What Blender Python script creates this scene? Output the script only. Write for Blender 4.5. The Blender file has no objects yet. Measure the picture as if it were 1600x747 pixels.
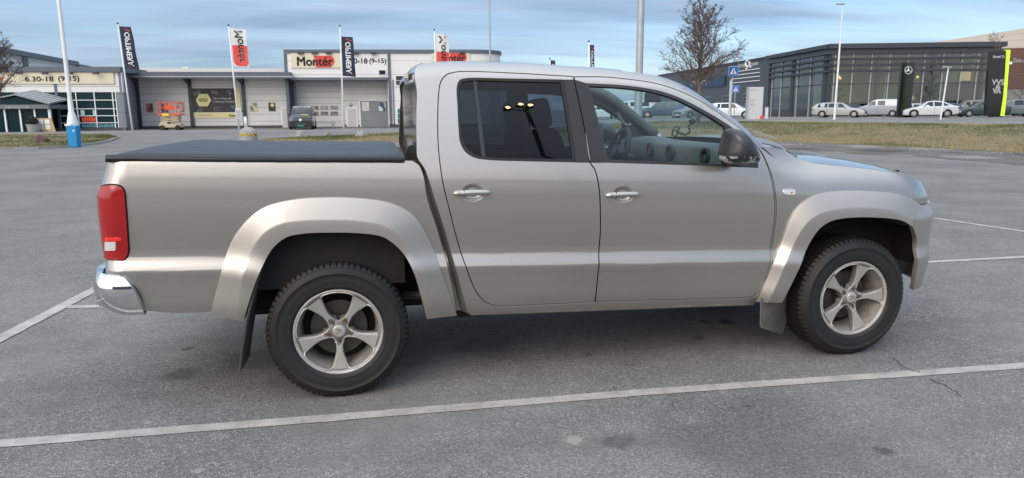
import bpy, bmesh, math, random
import numpy as np
from mathutils import Vector, Matrix, noise
from mathutils.geometry import tessellate_polygon
random.seed(7)
D = bpy.data
SC = bpy.context.scene
COL = SC.collection
rad = math.radians

# ------------------------------------------------------------------ camera
FPX = 1110.0                       # focal length in pixels of the 1600 px wide photograph
CAMP = np.array([0.1577, -4.6607, 1.5177])
YAW, PIT, ROLL = 0.2069, 0.1791, -0.0046
_fw = np.array([math.sin(YAW)*math.cos(PIT), math.cos(YAW)*math.cos(PIT), -math.sin(PIT)])
_rt = np.array([math.cos(YAW), -math.sin(YAW), 0.0])
_up = np.cross(_rt, _fw)
R_ = _rt*math.cos(ROLL) + _up*math.sin(ROLL)
U_ = -_rt*math.sin(ROLL) + _up*math.cos(ROLL)
cam_d = D.cameras.new('camera'); cam = D.objects.new('camera', cam_d); COL.objects.link(cam)
cam_d.sensor_width = 36; cam_d.lens = FPX/1600*36; cam_d.clip_start = 0.05; cam_d.clip_end = 6000
M = Matrix(((R_[0], U_[0], -_fw[0], CAMP[0]), (R_[1], U_[1], -_fw[1], CAMP[1]), (R_[2], U_[2], -_fw[2], CAMP[2]), (0, 0, 0, 1)))
cam.matrix_world = M
SC.camera = cam

# ------------------------------------------------------------------ light, sky, exposure
SUN_EL, SUN_AZ = rad(34), rad(222)        # azimuth clockwise from +Y (north); the sun stands behind the camera
w = D.worlds.new('World'); SC.world = w; w.use_nodes = True
nt = w.node_tree; nt.nodes.clear()
N = nt.nodes.new; L = nt.links.new
out = N('ShaderNodeOutputWorld'); bg = N('ShaderNodeBackground'); bg.inputs['Strength'].default_value = 0.13
sky = N('ShaderNodeTexSky'); sky.sky_type = 'NISHITA'; sky.sun_disc = False
sky.sun_elevation = SUN_EL; sky.sun_rotation = SUN_AZ; sky.air_density = 1.0; sky.dust_density = 0.6; sky.ozone_density = 2.0
tc = N('ShaderNodeTexCoord'); sep = N('ShaderNodeSeparateXYZ'); L(tc.outputs['Generated'], sep.inputs[0])
def wm(op, a, b=None, c=None):
    n = N('ShaderNodeMath'); n.operation = op
    for i, v in enumerate((a, b, c)):
        if v is None: continue
        if isinstance(v, (int, float)): n.inputs[i].default_value = v
        else: L(v, n.inputs[i])
    return n.outputs[0]
zz = wm('ADD', wm('MAXIMUM', sep.outputs[2], 0.0), 0.10)
cx = wm('DIVIDE', sep.outputs[0], zz); cy = wm('DIVIDE', sep.outputs[1], zz)
comb = N('ShaderNodeCombineXYZ'); L(wm('MULTIPLY', cx, 0.42), comb.inputs[0]); L(wm('MULTIPLY', cy, 1.15), comb.inputs[1])
n1 = N('ShaderNodeTexNoise'); n1.inputs['Scale'].default_value = 0.62; n1.inputs['Detail'].default_value = 6; n1.inputs['Roughness'].default_value = 0.52; n1.inputs['Distortion'].default_value = 0.5
L(comb.outputs[0], n1.inputs['Vector'])
cr = N('ShaderNodeValToRGB'); cr.color_ramp.elements[0].position = 0.32; cr.color_ramp.elements[1].position = 0.56
cr.color_ramp.elements[0].color = (0, 0, 0, 1); cr.color_ramp.elements[1].color = (1, 1, 1, 1); L(n1.outputs['Fac'], cr.inputs[0])
n2 = N('ShaderNodeTexNoise'); n2.inputs['Scale'].default_value = 0.8; n2.inputs['Detail'].default_value = 5; L(comb.outputs[0], n2.inputs['Vector'])
cr2 = N('ShaderNodeValToRGB'); cr2.color_ramp.elements[0].position = 0.35; cr2.color_ramp.elements[1].position = 0.7
cr2.color_ramp.elements[0].color = (2.1, 2.7, 3.6, 1); cr2.color_ramp.elements[1].color = (5.0, 5.4, 6.0, 1); L(n2.outputs['Fac'], cr2.inputs[0])
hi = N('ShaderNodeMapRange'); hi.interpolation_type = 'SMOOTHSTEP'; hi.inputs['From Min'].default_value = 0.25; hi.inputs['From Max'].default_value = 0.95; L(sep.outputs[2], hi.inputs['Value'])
cl = N('ShaderNodeMix'); cl.data_type = 'RGBA'; L(hi.outputs[0], cl.inputs['Factor']); L(cr2.outputs[0], cl.inputs['A']); cl.inputs['B'].default_value = (14.0, 13.9, 14.0, 1)  # overhead cloud, out of view, made brighter to light the ground and truck
mx = N('ShaderNodeMix'); mx.data_type = 'RGBA'
# warm cloud glow added behind the viewer, unseen, to brighten the truck's doors
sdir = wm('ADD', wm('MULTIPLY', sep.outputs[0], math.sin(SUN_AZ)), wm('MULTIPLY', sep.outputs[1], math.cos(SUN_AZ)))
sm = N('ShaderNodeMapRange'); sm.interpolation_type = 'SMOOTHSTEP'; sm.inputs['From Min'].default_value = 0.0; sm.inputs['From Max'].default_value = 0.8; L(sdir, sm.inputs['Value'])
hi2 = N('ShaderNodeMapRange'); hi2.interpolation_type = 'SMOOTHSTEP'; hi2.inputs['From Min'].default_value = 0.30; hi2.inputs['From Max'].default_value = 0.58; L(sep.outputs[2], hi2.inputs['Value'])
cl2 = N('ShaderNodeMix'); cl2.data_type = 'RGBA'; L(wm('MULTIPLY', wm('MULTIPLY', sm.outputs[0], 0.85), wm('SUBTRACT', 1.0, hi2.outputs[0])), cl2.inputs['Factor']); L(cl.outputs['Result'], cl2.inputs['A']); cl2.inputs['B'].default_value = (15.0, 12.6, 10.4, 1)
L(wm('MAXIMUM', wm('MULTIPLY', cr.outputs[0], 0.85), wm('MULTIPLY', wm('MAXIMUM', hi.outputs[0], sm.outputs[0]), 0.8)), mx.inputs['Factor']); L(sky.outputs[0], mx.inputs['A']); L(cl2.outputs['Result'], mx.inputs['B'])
tn = N('ShaderNodeMix'); tn.data_type = 'RGBA'; tn.blend_type = 'MULTIPLY'; tn.inputs['Factor'].default_value = 1.0; tn.inputs['B'].default_value = (0.635, 0.71, 0.80, 1)
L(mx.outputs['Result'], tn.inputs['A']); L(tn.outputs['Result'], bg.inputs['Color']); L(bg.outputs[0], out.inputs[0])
sl = D.lights.new('sun', 'SUN'); sl.energy = 1.35; sl.angle = rad(46); sl.color = (1.0, 0.87, 0.73)
so = D.objects.new('sun', sl); COL.objects.link(so)
sd = Vector((math.sin(SUN_AZ)*math.cos(SUN_EL), math.cos(SUN_AZ)*math.cos(SUN_EL), math.sin(SUN_EL)))
so.rotation_euler = sd.to_track_quat('Z', 'Y').to_euler()
SC.view_settings.view_transform = 'Standard'; SC.view_settings.look = 'None'; SC.view_settings.gamma = 1
SC.view_settings.exposure = 0.58

# ------------------------------------------------------------------ helpers: photo geometry
def ray(px, py): return _fw + R_*(px-800)/FPX - U_*(py-373.5)/FPX
def atY(px, py, Y):
    d = ray(px, py); return CAMP + d*(Y-CAMP[1])/d[1]
def atZ(px, py, Z=0.0):
    d = ray(px, py); return CAMP + d*(Z-CAMP[2])/d[2]
def proj(P):
    d = np.asarray(P, float)-CAMP; Z = d @ _fw
    return np.array([800+FPX*(d@R_)/Z, 373.5-FPX*(d@U_)/Z])
HF = np.array([math.sin(YAW), math.cos(YAW), 0.0]); HR = np.array([math.cos(YAW), -math.sin(YAW), 0.0])
def atD(px, py, dist):
    d = ray(px, py); return CAMP + d*dist/(d@HF)
def frame(lat, dep, z=0.0):       # a point given by metres to the right of and ahead of the camera
    p = CAMP + HR*lat + HF*dep; return np.array([p[0], p[1], z])

# ------------------------------------------------------------------ helpers: objects
def link(o, parent=None):
    COL.objects.link(o)
    if parent is not None: o.parent = parent
    return o
def tag(o, label=None, cat=None, group=None, kind=None):
    if label: o['label'] = label
    if cat: o['category'] = cat
    if group: o['group'] = group
    if kind: o['kind'] = kind
    return o
def empty(name, loc=(0, 0, 0), rz=0.0, label=None, cat=None, group=None):
    o = D.objects.new(name, None); o.empty_display_size = 0.3; COL.objects.link(o)
    o.location = tuple(float(v) for v in loc); o.rotation_euler = (0, 0, rz)
    return tag(o, label, cat, group)
def copy_tree(o, parent=None):
    c = o.copy(); COL.objects.link(c)
    if parent is not None: c.parent = parent
    for ch in list(o.children): copy_tree(ch, c)
    return c

class MB:
    def __init__(s): s.v = []; s.f = []; s.n = []; s.m = []
    def add(s, vs, fs, ns=None, mi=0):
        b = len(s.v); s.v += [tuple(map(float, p)) for p in vs]; s.f += [tuple(b+i for i in f) for f in fs]
        s.n += [tuple(map(float, p)) for p in ns] if ns is not None else [None]*len(vs); s.m += [mi]*len(fs)
        return s
    def box(s, a, b, mi=0, T=None):
        (x0, y0, z0), (x1, y1, z1) = a, b
        vs = [(x, y, z) for z in (z0, z1) for (x, y) in ((x0, y0), (x1, y0), (x1, y1), (x0, y1))]
        if T is not None: vs = [T(v) for v in vs]
        return s.add(vs, [(3, 2, 1, 0), (4, 5, 6, 7), (0, 1, 5, 4), (1, 2, 6, 5), (2, 3, 7, 6), (3, 0, 4, 7)], mi=mi)
    def prism(s, poly, axis, a, b, mi=0, T=None):
        # polygon of 2-D points extruded along an axis: 'y' -> points are (x,z)
        n = len(poly)
        def P(p, t):
            v = {'y': (p[0], t, p[1]), 'x': (t, p[0], p[1]), 'z': (p[0], p[1], t)}[axis]
            return T(v) if T else v
        vs = [P(p, a) for p in poly]+[P(p, b) for p in poly]
        return s.add(vs, [tuple(range(n)), tuple(range(2*n-1, n-1, -1))]+[(i, i+n, (i+1) % n+n, (i+1) % n) for i in range(n)], mi=mi)
    def tube(s, pts, r, seg=8, mi=0, cap=True, closed=False):
        pts = [Vector(tuple(map(float, p))) for p in pts]; n = len(pts); rs = r if isinstance(r, (list, tuple)) else [r]*n
        b = len(s.v); ref = None; rings = []
        for i, p in enumerate(pts):
            if closed: t = (pts[(i+1) % n]-pts[i-1])
            else: t = pts[min(i+1, n-1)]-pts[max(i-1, 0)]
            t.normalize()
            if ref is None:
                ref = t.orthogonal().normalized()
            ref = (ref-t*ref.dot(t)); ref = ref.normalized() if ref.length > 1e-6 else t.orthogonal().normalized()
            q = t.cross(ref)
            rings.append([p+(ref*math.cos(a)+q*math.sin(a))*rs[i] for a in [2*math.pi*k/seg for k in range(seg)]])
        vs = [v for r_ in rings for v in r_]; fs = []
        m = n if closed else n-1
        for i in range(m):
            j = (i+1) % n
            for k in range(seg): fs.append((i*seg+k, i*seg+(k+1) % seg, j*seg+(k+1) % seg, j*seg+k))
        if cap and not closed: fs += [tuple(range(seg-1, -1, -1)), tuple((n-1)*seg+k for k in range(seg))]
        return s.add(vs, fs, mi=mi)
    def lathe(s, prof, seg=32, mi=0, T=None, closed=False):
        # profile of (radius, height) about the z axis
        n = len(prof); vs = []; fs = []
        for k in range(seg):
            a = 2*math.pi*k/seg
            for r, h in prof:
                v = (r*math.cos(a), r*math.sin(a), h); vs.append(T(v) if T else v)
        m = n if closed else n-1
        for k in range(seg):
            l = (k+1) % seg
            for i in range(m):
                j = (i+1) % n; fs.append((k*n+i, l*n+i, l*n+j, k*n+j))
        return s.add(vs, fs, mi=mi)
    def grid(s, rows, mi=0, flip=False, ns=None):
        nr, nc = len(rows), len(rows[0]); fs = []
        for i in range(nr-1):
            for j in range(nc-1):
                q = (i*nc+j, i*nc+j+1, (i+1)*nc+j+1, (i+1)*nc+j)
                fs.append(q[::-1] if flip else q)
        return s.add([p for r in rows for p in r], fs, mi=mi, ns=ns)
    def build(s, name, mats, parent=None, smooth=False, angle=None, recalc=False):
        me = D.meshes.new(name); me.from_pydata(s.v, [], s.f); 
        if not isinstance(mats, (list, tuple)): mats = [mats]
        for m in mats: me.materials.append(m)
        me.polygons.foreach_set('material_index', s.m)
        if recalc:
            bm = bmesh.new(); bm.from_mesh(me); bmesh.ops.recalc_face_normals(bm, faces=bm.faces); bm.to_mesh(me); bm.free()
        me.update()
        if smooth or angle:
            me.polygons.foreach_set('use_smooth', [True]*len(me.polygons))
            if angle: me.set_sharp_from_angle(angle=rad(angle))
        if any(n is not None for n in s.n):
            me.polygons.foreach_set('use_smooth', [True]*len(me.polygons))
            me.normals_split_custom_set_from_vertices([n if n is not None else (0, 0, 0) for n in s.n])
        o = D.objects.new(name, me); link(o, parent)
        return o
def build_sides(mb, name, m, parent=None, **k):
    """one object for the near side (y < 0) and one for the far side"""
    outp = []
    for s in (-1, 1):
        q = MB(); mp = {}
        for f, mi in zip(mb.f, mb.m):
            c = sum(mb.v[i][1] for i in f)/len(f)
            if (c < 0) == (s < 0):
                for i in f:
                    if i not in mp: mp[i] = len(q.v); q.v.append(mb.v[i]); q.n.append(mb.n[i])
                q.f.append(tuple(mp[i] for i in f)); q.m.append(mi)
        if q.f: outp.append(q.build(name, m, parent, **k))
    return outp
def build_parts(mb, name, m, parent=None, root=None, **k):
    """every connected piece of the collector becomes an object of its own"""
    par = list(range(len(mb.v)))
    def find(a):
        while par[a] != a: par[a] = par[par[a]]; a = par[a]
        return a
    for f in mb.f:
        for i in f[1:]: par[find(i)] = find(f[0])
    groups = {}
    for f, mi in zip(mb.f, mb.m): groups.setdefault(find(f[0]), []).append((f, mi))
    res = []
    for g in groups.values():
        q = MB(); mp = {}
        for f, mi in g:
            for i in f:
                if i not in mp: mp[i] = len(q.v); q.v.append(mb.v[i]); q.n.append(mb.n[i])
            q.f.append(tuple(mp[i] for i in f)); q.m.append(mi)
        o = q.build(name, m, None if root is not None else parent, **k); res.append(o)
        if root is not None: o.parent = root; o.matrix_parent_inverse = Matrix.Translation(root.location).inverted()
    return res
def bevel(o, w=0.01, seg=2, ang=35):
    m = o.modifiers.new('bevel', 'BEVEL'); m.width = w; m.segments = seg; m.limit_method = 'ANGLE'; m.angle_limit = rad(ang); m.harden_normals = False
    return o
_fontcache = {}
def text_geo(body, size=1.0, align='CENTER', bold=0.0, shear=0.0, extr=0.01):
    key = (body, align, bold, shear, extr)
    if key not in _fontcache:
        cu = D.curves.new('lettering', 'FONT'); cu.body = body; cu.align_x = align; cu.align_y = 'CENTER'
        cu.shear = shear; cu.extrude = extr; cu.resolution_u = 3
        ob = D.objects.new('lettering', cu); COL.objects.link(ob)
        dg = bpy.context.evaluated_depsgraph_get(); me = ob.evaluated_get(dg).to_mesh()
        _fontcache[key] = ([tuple(v.co) for v in me.vertices], [tuple(p.vertices) for p in me.polygons])
        V0, F0 = _fontcache[key]
        if bold:       # heavier strokes: the letters repeated with small shifts
            V2, F2 = list(V0), list(F0)
            for i, (ax, ay) in enumerate(((1, 0), (-1, 0), (0, 1), (0, -1), (.7, .7), (-.7, -.7))):
                n0 = len(V2); V2 += [(a+ax*bold, b+ay*bold, c*(1+.02*(i+1))+(.0004*(i+1) if extr == 0 else 0)) for a, b, c in V0]; F2 += [tuple(n0+j for j in f) for f in F0]
            _fontcache[key] = (V2, F2)
        ob.evaluated_get(dg).to_mesh_clear(); D.objects.remove(ob); D.curves.remove(cu)
    v, f = _fontcache[key]
    return [(a*size, b*size, c) for a, b, c in v], f
def text_box(body, W, H, **k):
    """lettering scaled to a box of W x H centred on the origin"""
    v, f = text_geo(body, **k); a = np.array(v)
    mn, mxx = a.min(0), a.max(0); sx = W/(mxx[0]-mn[0]); sy = H/(mxx[1]-mn[1])
    a[:, 0] = (a[:, 0]-(mn[0]+mxx[0])/2)*sx; a[:, 1] = (a[:, 1]-(mn[1]+mxx[1])/2)*sy
    return a, f

# ------------------------------------------------------------------ helpers: materials
def mat(name, base=(.5, .5, .5), rough=.6, metal=0.0, spec=.5, coat=0.0, emit=None, es=0.0, bump=None, var=None, alpha=1.0):
    m = D.materials.new(name); m.use_nodes = True; t = m.node_tree; b = t.nodes['Principled BSDF']
    b.inputs['Base Color'].default_value = (*base, 1); b.inputs['Roughness'].default_value = rough; b.inputs['Metallic'].default_value = metal
    b.inputs['Specular IOR Level'].default_value = spec; b.inputs['Coat Weight'].default_value = coat; b.inputs['Coat Roughness'].default_value = 0.04
    if emit: b.inputs['Emission Color'].default_value = (*emit, 1); b.inputs['Emission Strength'].default_value = es
    if var:      # (scale, amount, second colour)
        tcn = t.nodes.new('ShaderNodeTexCoord'); nz = t.nodes.new('ShaderNodeTexNoise'); nz.inputs['Scale'].default_value = var[0]; nz.inputs['Detail'].default_value = 6
        t.links.new(tcn.outputs['Object'], nz.inputs['Vector'])
        r = t.nodes.new('ShaderNodeValToRGB'); r.color_ramp.elements[0].position = .5-var[1]; r.color_ramp.elements[1].position = .5+var[1]
        r.color_ramp.elements[0].color = (*base, 1); r.color_ramp.elements[1].color = (*var[2], 1)
        t.links.new(nz.outputs['Fac'], r.inputs[0]); t.links.new(r.outputs[0], b.inputs['Base Color'])
    if bump:     # (scale, strength, distance)
        tcn = t.nodes.new('ShaderNodeTexCoord'); nz = t.nodes.new('ShaderNodeTexNoise'); nz.inputs['Scale'].default_value = bump[0]; nz.inputs['Detail'].default_value = 5
        t.links.new(tcn.outputs['Object'], nz.inputs['Vector'])
        bp = t.nodes.new('ShaderNodeBump'); bp.inputs['Strength'].default_value = bump[1]; bp.inputs['Distance'].default_value = bump[2]
        t.links.new(nz.outputs['Fac'], bp.inputs['Height']); t.links.new(bp.outputs[0], b.inputs['Normal'])
    return m
def glass(name, tint=(.8, .9, .9), refl=1.5, rough=0.0):
    m = D.materials.new(name); m.use_nodes = True; t = m.node_tree; t.nodes.clear()
    o = t.nodes.new('ShaderNodeOutputMaterial'); tr = t.nodes.new('ShaderNodeBsdfTransparent'); tr.inputs[0].default_value = (*tint, 1)
    gl = t.nodes.new('ShaderNodeBsdfGlossy'); gl.inputs['Roughness'].default_value = rough; gl.inputs['Color'].default_value = (1, 1, 1, 1)
    fr = t.nodes.new('ShaderNodeFresnel'); fr.inputs['IOR'].default_value = refl
    # the back of a pane reflects like its front
    geo = t.nodes.new('ShaderNodeNewGeometry'); mx = t.nodes.new('ShaderNodeMixShader')
    iv = t.nodes.new('ShaderNodeMix'); iv.data_type = 'FLOAT'; iv.inputs['A'].default_value = refl; iv.inputs['B'].default_value = 1/refl
    t.links.new(geo.outputs['Backfacing'], iv.inputs['Factor']); t.links.new(iv.outputs['Result'], fr.inputs['IOR'])
    t.links.new(fr.outputs[0], mx.inputs[0]); t.links.new(tr.outputs[0], mx.inputs[1]); t.links.new(gl.outputs[0], mx.inputs[2]); t.links.new(mx.outputs[0], o.inputs[0])
    return m
class NT:
    """small node-writing helper"""
    def __init__(s, m): s.t = m.node_tree
    def n(s, kind, **k):
        x = s.t.nodes.new(kind)
        for a, b in k.items(): setattr(x, a, b)
        return x
    def l(s, a, b): s.t.links.new(a, b)
    def m(s, op, a, b=None, c=None, clamp=False):
        n = s.t.nodes.new('ShaderNodeMath'); n.operation = op; n.use_clamp = clamp
        for i, v in enumerate((a, b, c)):
            if v is None: continue
            if isinstance(v, (int, float)): n.inputs[i].default_value = v
            else: s.l(v, n.inputs[i])
        return n.outputs[0]
    def mix(s, f, a, b):
        n = s.t.nodes.new('ShaderNodeMix'); n.data_type = 'RGBA'
        for sock, v in (('Factor', f), ('A', a), ('B', b)):
            if isinstance(v, tuple): n.inputs[sock].default_value = (*v, 1) if len(v) == 3 else v
            elif isinstance(v, (int, float)): n.inputs[sock].default_value = v
            else: s.l(v, n.inputs[sock])
        return n.outputs['Result']
    def ramp(s, f, stops):
        n = s.t.nodes.new('ShaderNodeValToRGB'); r = n.color_ramp
        while len(r.elements) < len(stops): r.elements.new(.5)
        for e, (p, c) in zip(r.elements, stops): e.position = p; e.color = (*c, 1) if isinstance(c, tuple) else (c, c, c, 1)
        s.l(f, n.inputs[0]); return n.outputs[0]
    def noise(s, vec, scale, detail=5, rough=.5, dist=0.0):
        n = s.n('ShaderNodeTexNoise'); n.inputs['Scale'].default_value = scale; n.inputs['Detail'].default_value = detail
        n.inputs['Roughness'].default_value = rough; n.inputs['Distortion'].default_value = dist; s.l(vec, n.inputs['Vector']); return n.outputs['Fac']
# ================================================================== materials of the ground
def asphalt_mat(name, dark, light, scale=1.0, stains=(), warm=None):
    m = mat(name, dark, .85); q = NT(m); b = m.node_tree.nodes['Principled BSDF']
    g = q.n('ShaderNodeNewGeometry'); P = g.outputs['Position']
    vo = q.n('ShaderNodeTexVoronoi'); vo.inputs['Scale'].default_value = 105*scale; q.l(P, vo.inputs['Vector'])
    sepc = q.n('ShaderNodeSeparateColor'); q.l(vo.outputs['Color'], sepc.inputs[0])
    stone = q.ramp(sepc.outputs[0], [(0.0, tuple(a*.5 for a in dark)), (.30, dark), (.65, tuple(a*.5+b_*.5 for a, b_ in zip(dark, light))), (.93, light), (1.0, tuple(min(.6, c*2.2) for c in light))])
    fine = q.noise(P, 150*scale, 3, .8)
    c = q.mix(q.ramp(fine, [(.40, 0.0), (.60, 1.0)]), tuple(a*.40 for a in dark), stone)
    big = q.noise(P, .55, 5, .6, .4)
    c = q.mix(q.m('MULTIPLY', q.ramp(big, [(.35, 0.0), (.7, 1.0)]), .45), c, tuple((a+b_)*.5*1.12 for a, b_ in zip(dark, light)))
    mid = q.noise(P, 5.0, 4, .6)
    c = q.mix(q.m('MULTIPLY', q.ramp(mid, [(.42, 0.0), (.75, 1.0)]), .38), c, tuple(a*.65 for a in dark))
    mp = q.n('ShaderNodeMapping'); mp.inputs['Scale'].default_value = (.25, 1.6, 1); mp.inputs['Rotation'].default_value = (0, 0, .5); q.l(P, mp.inputs[0])
    stk = q.noise(mp.outputs[0], 1.1, 6, .65, .6); c = q.mix(q.m('MULTIPLY', q.ramp(stk, [(.50, 0.0), (.66, 1.0)]), .28), c, tuple(a*.62 for a in dark))
    drip = q.noise(P, 13, 2, .4); c = q.mix(q.m('MULTIPLY', q.m('MULTIPLY', q.ramp(drip, [(.70, 0.0), (.74, 1.0)]), q.ramp(q.noise(P, .8, 2), [(.5, 0.0), (.6, 1.0)])), .6), c, (.03, .03, .03))
    for (x, y, r, col, k) in stains:
        sub = q.n('ShaderNodeVectorMath', operation='SUBTRACT'); q.l(P, sub.inputs[0]); sub.inputs[1].default_value = (x, y, 0)
        ln = q.n('ShaderNodeVectorMath', operation='LENGTH'); q.l(sub.outputs[0], ln.inputs[0])
        d = q.m('ADD', q.m('DIVIDE', ln.outputs['Value'], r), q.m('MULTIPLY', q.m('SUBTRACT', q.noise(P, 2.2/r*.5, 4), .5), 1.5))
        c = q.mix(q.m('MULTIPLY', q.ramp(d, [(.55, 1.0), (1.0, 0.0)]), k), c, col)
    q.l(c, b.inputs['Base Color'])
    bp = q.n('ShaderNodeBump'); bp.inputs['Strength'].default_value = .8; bp.inputs['Distance'].default_value = .005/scale
    q.l(q.m('ADD', vo.outputs['Distance'], q.m('MULTIPLY', fine, .6)), bp.inputs['Height']); q.l(bp.outputs[0], b.inputs['Normal'])
    return m
def S0(px, py): p = atZ(px, py); return float(p[0]), float(p[1])
stains = []
for (px, py, r, c, k) in [(897, 688, .05, (.36, .32, .26), .75), (1135, 503, .07, (.02, .02, .02), .8), (1168, 634, .022, (.02, .02, .02), .7), (292, 545, .05, (.03, .03, .028), .7),
                          (285, 585, .12, (.035, .033, .03), .5), (970, 690, .10, (.04, .04, .04), .5), (1380, 705, .05, (.03, .03, .03), .6), (1100, 503, .04, (.02, .02, .02), .7),
                          (1090, 528, .05, (.03, .03, .03), .5), (760, 540, .25, (.06, .055, .05), .5), (560, 640, .5, (.16, .15, .14), .4), (310, 735, .03, (.35, .34, .33), .6), (230, 660, .02, (.4, .4, .4), .7),
                          (1200, 690, .6, (.06, .06, .06), .35), (400, 560, .25, (.05, .045, .04), .5), (60, 620, .4, (.14, .14, .14), .3)]:
    x, y = S0(px, py); stains.append((x, y, r, c, k))
M_asph = asphalt_mat('asphalt', (.175, .170, .158), (.42, .408, .378), 1.0, stains)
M_road = asphalt_mat('road_asphalt', (.24, .235, .23), (.38, .375, .365), .5)
_wst = []
for i in range(14):
    px_, py_ = 1230+i*29, 226+(i*7) % 25; x_, y_ = S0(px_, py_); _wst.append((x_, y_, .5+.35*(i % 3), ((.05, .045, .04) if i % 2 else (.30, .275, .25)), .8))
M_gravel = asphalt_mat('worn_edge', (.135, .118, .10), (.28, .25, .215), .6, _wst)
def paint_mat():
    m = mat('line_paint', (.55, .54, .50), .8); q = NT(m); b = m.node_tree.nodes['Principled BSDF']
    P = q.n('ShaderNodeNewGeometry').outputs['Position']
    f1 = q.noise(P, 160, 4, .7); f2 = q.noise(P, 7, 5, .65)
    w_ = q.ramp(q.m('ADD', q.m('MULTIPLY', f1, .6), q.m('MULTIPLY', f2, .55)), [(.50, 0.0), (.72, 1.0)])
    c = q.mix(q.m('MULTIPLY', w_, .85), (.47, .45, .405), (.21, .20, .185)); q.l(c, b.inputs['Base Color'])
    bp = q.n('ShaderNodeBump'); bp.inputs['Strength'].default_value = .5; bp.inputs['Distance'].default_value = .003; q.l(f1, bp.inputs['Height']); q.l(bp.outputs[0], b.inputs['Normal'])
    return m
M_line = paint_mat()

# ================================================================== ground
def sstep(a, b, x): t = min(1, max(0, (x-a)/(b-a))); return t*t*(3-2*t)
# near edge of the grass verge and its crest, as (metres right of the camera, metres ahead)
FOOT = [(-60, 35.5), (-13.2, 37.5), (-12.4, 36.2), (-7, 35.2), (0, 35), (5, 35.4), (9, 35), (13.2, 33.5), (15.2, 29.5), (17.6, 24.3), (20.5, 17), (24, 8), (27, 0), (30, -10)]
def foot_dep(lat):      # depth of the verge edge for a lateral position
    for (a, b) in zip(FOOT[:-1], FOOT[1:]):
        if a[0] <= lat <= b[0]: return a[1]+(b[1]-a[1])*(lat-a[0])/(b[0]-a[0])
    return FOOT[0][1] if lat < FOOT[0][0] else -10.0-(lat-30)*1.5
def hgt(lat, dep):
    """height of the ground"""
    side = sstep(-2, 13, lat)
    e = (dep-foot_dep(lat))
    # distance across the verge, measured square to its edge on the right-hand side
    k = 1.0 if lat < 13 else .55
    h = .67*side*sstep(.6, 7.5, e*k if lat < 13 else e*.45)
    h -= .32*side*sstep(78, 108, dep)
    return h
def gz(x, y):
    d = np.array([x, y, 0])-CAMP; return hgt(float(d@HR), float(d@HF))
mb = MB(); rows = []
lats = [-3000, -600, -200, -90, -60, -45, -30, -20]+[-15+.9*i for i in range(87)]+[66, 72, 80, 100, 200, 600, 3000]
deps = [-600, -80, -20, -8, 0, 4]+[6+.8*i for i in range(72)]+[66, 70, 75, 80, 85, 90, 95, 100, 105, 110, 120, 130, 170, 260, 600, 1500, 4000]
for dp in deps:
    rows.append([tuple(frame(la, dp, hgt(la, dp) if -90 < la < 101 and dp < 125 else (hgt(min(80, la), 120) if la > -5 else 0))) for la in lats])
mb.grid(rows); tag(mb.build('ground', M_asph, smooth=True), kind='structure')

def strip_on_ground(name, pts, width, m, z=.004, rag=0.0, step=.05, kind='structure'):
    """painted strip along a polyline on flat ground, with slightly uneven edges"""
    mbx = MB(); P = [Vector((a[0], a[1])) for a in pts]; L_, R2 = [], []
    for i in range(len(P)-1):
        d = P[i+1]-P[i]; n = max(1, int(d.length/step)); nrm = Vector((-d.y, d.x)).normalized()
        for k in range(n+(i == len(P)-2)):
            p = P[i]+d*k/n
            a = noise.noise((p.x*9, p.y*9, 1))*rag+noise.noise((p.x*40, p.y*40, 1))*rag*.7; b_ = noise.noise((p.x*9, p.y*9, 7))*rag+noise.noise((p.x*40, p.y*40, 5))*rag*.7
            L_.append((*(p+nrm*(width/2+a)), z)); R2.append((*(p-nrm*(width/2+b_)), z))
    mbx.grid([R2, L_], flip=False); return tag(mbx.build(name, m), kind=kind)
def gline(name, pxs, width, ext=(0, 0), **k):
    P = [Vector(S0(*p)) for p in pxs]
    if ext[0]: P[0] = P[0]+(P[0]-P[1]).normalized()*ext[0]
    if ext[1]: P[-1] = P[-1]+(P[-1]-P[-2]).normalized()*ext[1]
    return strip_on_ground(name, P, width, M_line, rag=.004, **k)
gline('parking_line', [(0, 694), (500, 655), (1000, 614), (1600, 572)], .085, (3, 3))
gline('parking_line', [(0, 530), (146, 454)], .11, (2, 1.9), z=.006)
gline('parking_line', [(100, 480), (170, 479)], .085, (0, 1.0))
gline('parking_line', [(1350, 325), (1600, 362)], .09, (3, 5), z=.0045)
gline('parking_line', [(1300, 418), (1452, 410), (1600, 402)], .085, (0, 4), z=.005)
M_crack = mat('asphalt_crack', (.018, .017, .016), .95)
for pts in ([(1396, 562), (1412, 573), (1424, 580), (1437, 583)], [(1455, 594), (1476, 603), (1492, 612), (1503, 620)], [(1120, 500), (1140, 504), (1152, 507)]):
    P = []
    for (a, b_) in zip(pts[:-1], pts[1:]):
        for k in range(4): t = k/4; P.append(S0(a[0]+(b_[0]-a[0])*t+random.uniform(-1.5, 1.5), a[1]+(b_[1]-a[1])*t+random.uniform(-1.2, 1.2)))
    P.append(S0(*pts[-1])); strip_on_ground('asphalt_crack', P, .0055, M_crack, z=.0035 if pts[0][0] != 1396 else .0055, rag=.003, step=.02)
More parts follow.
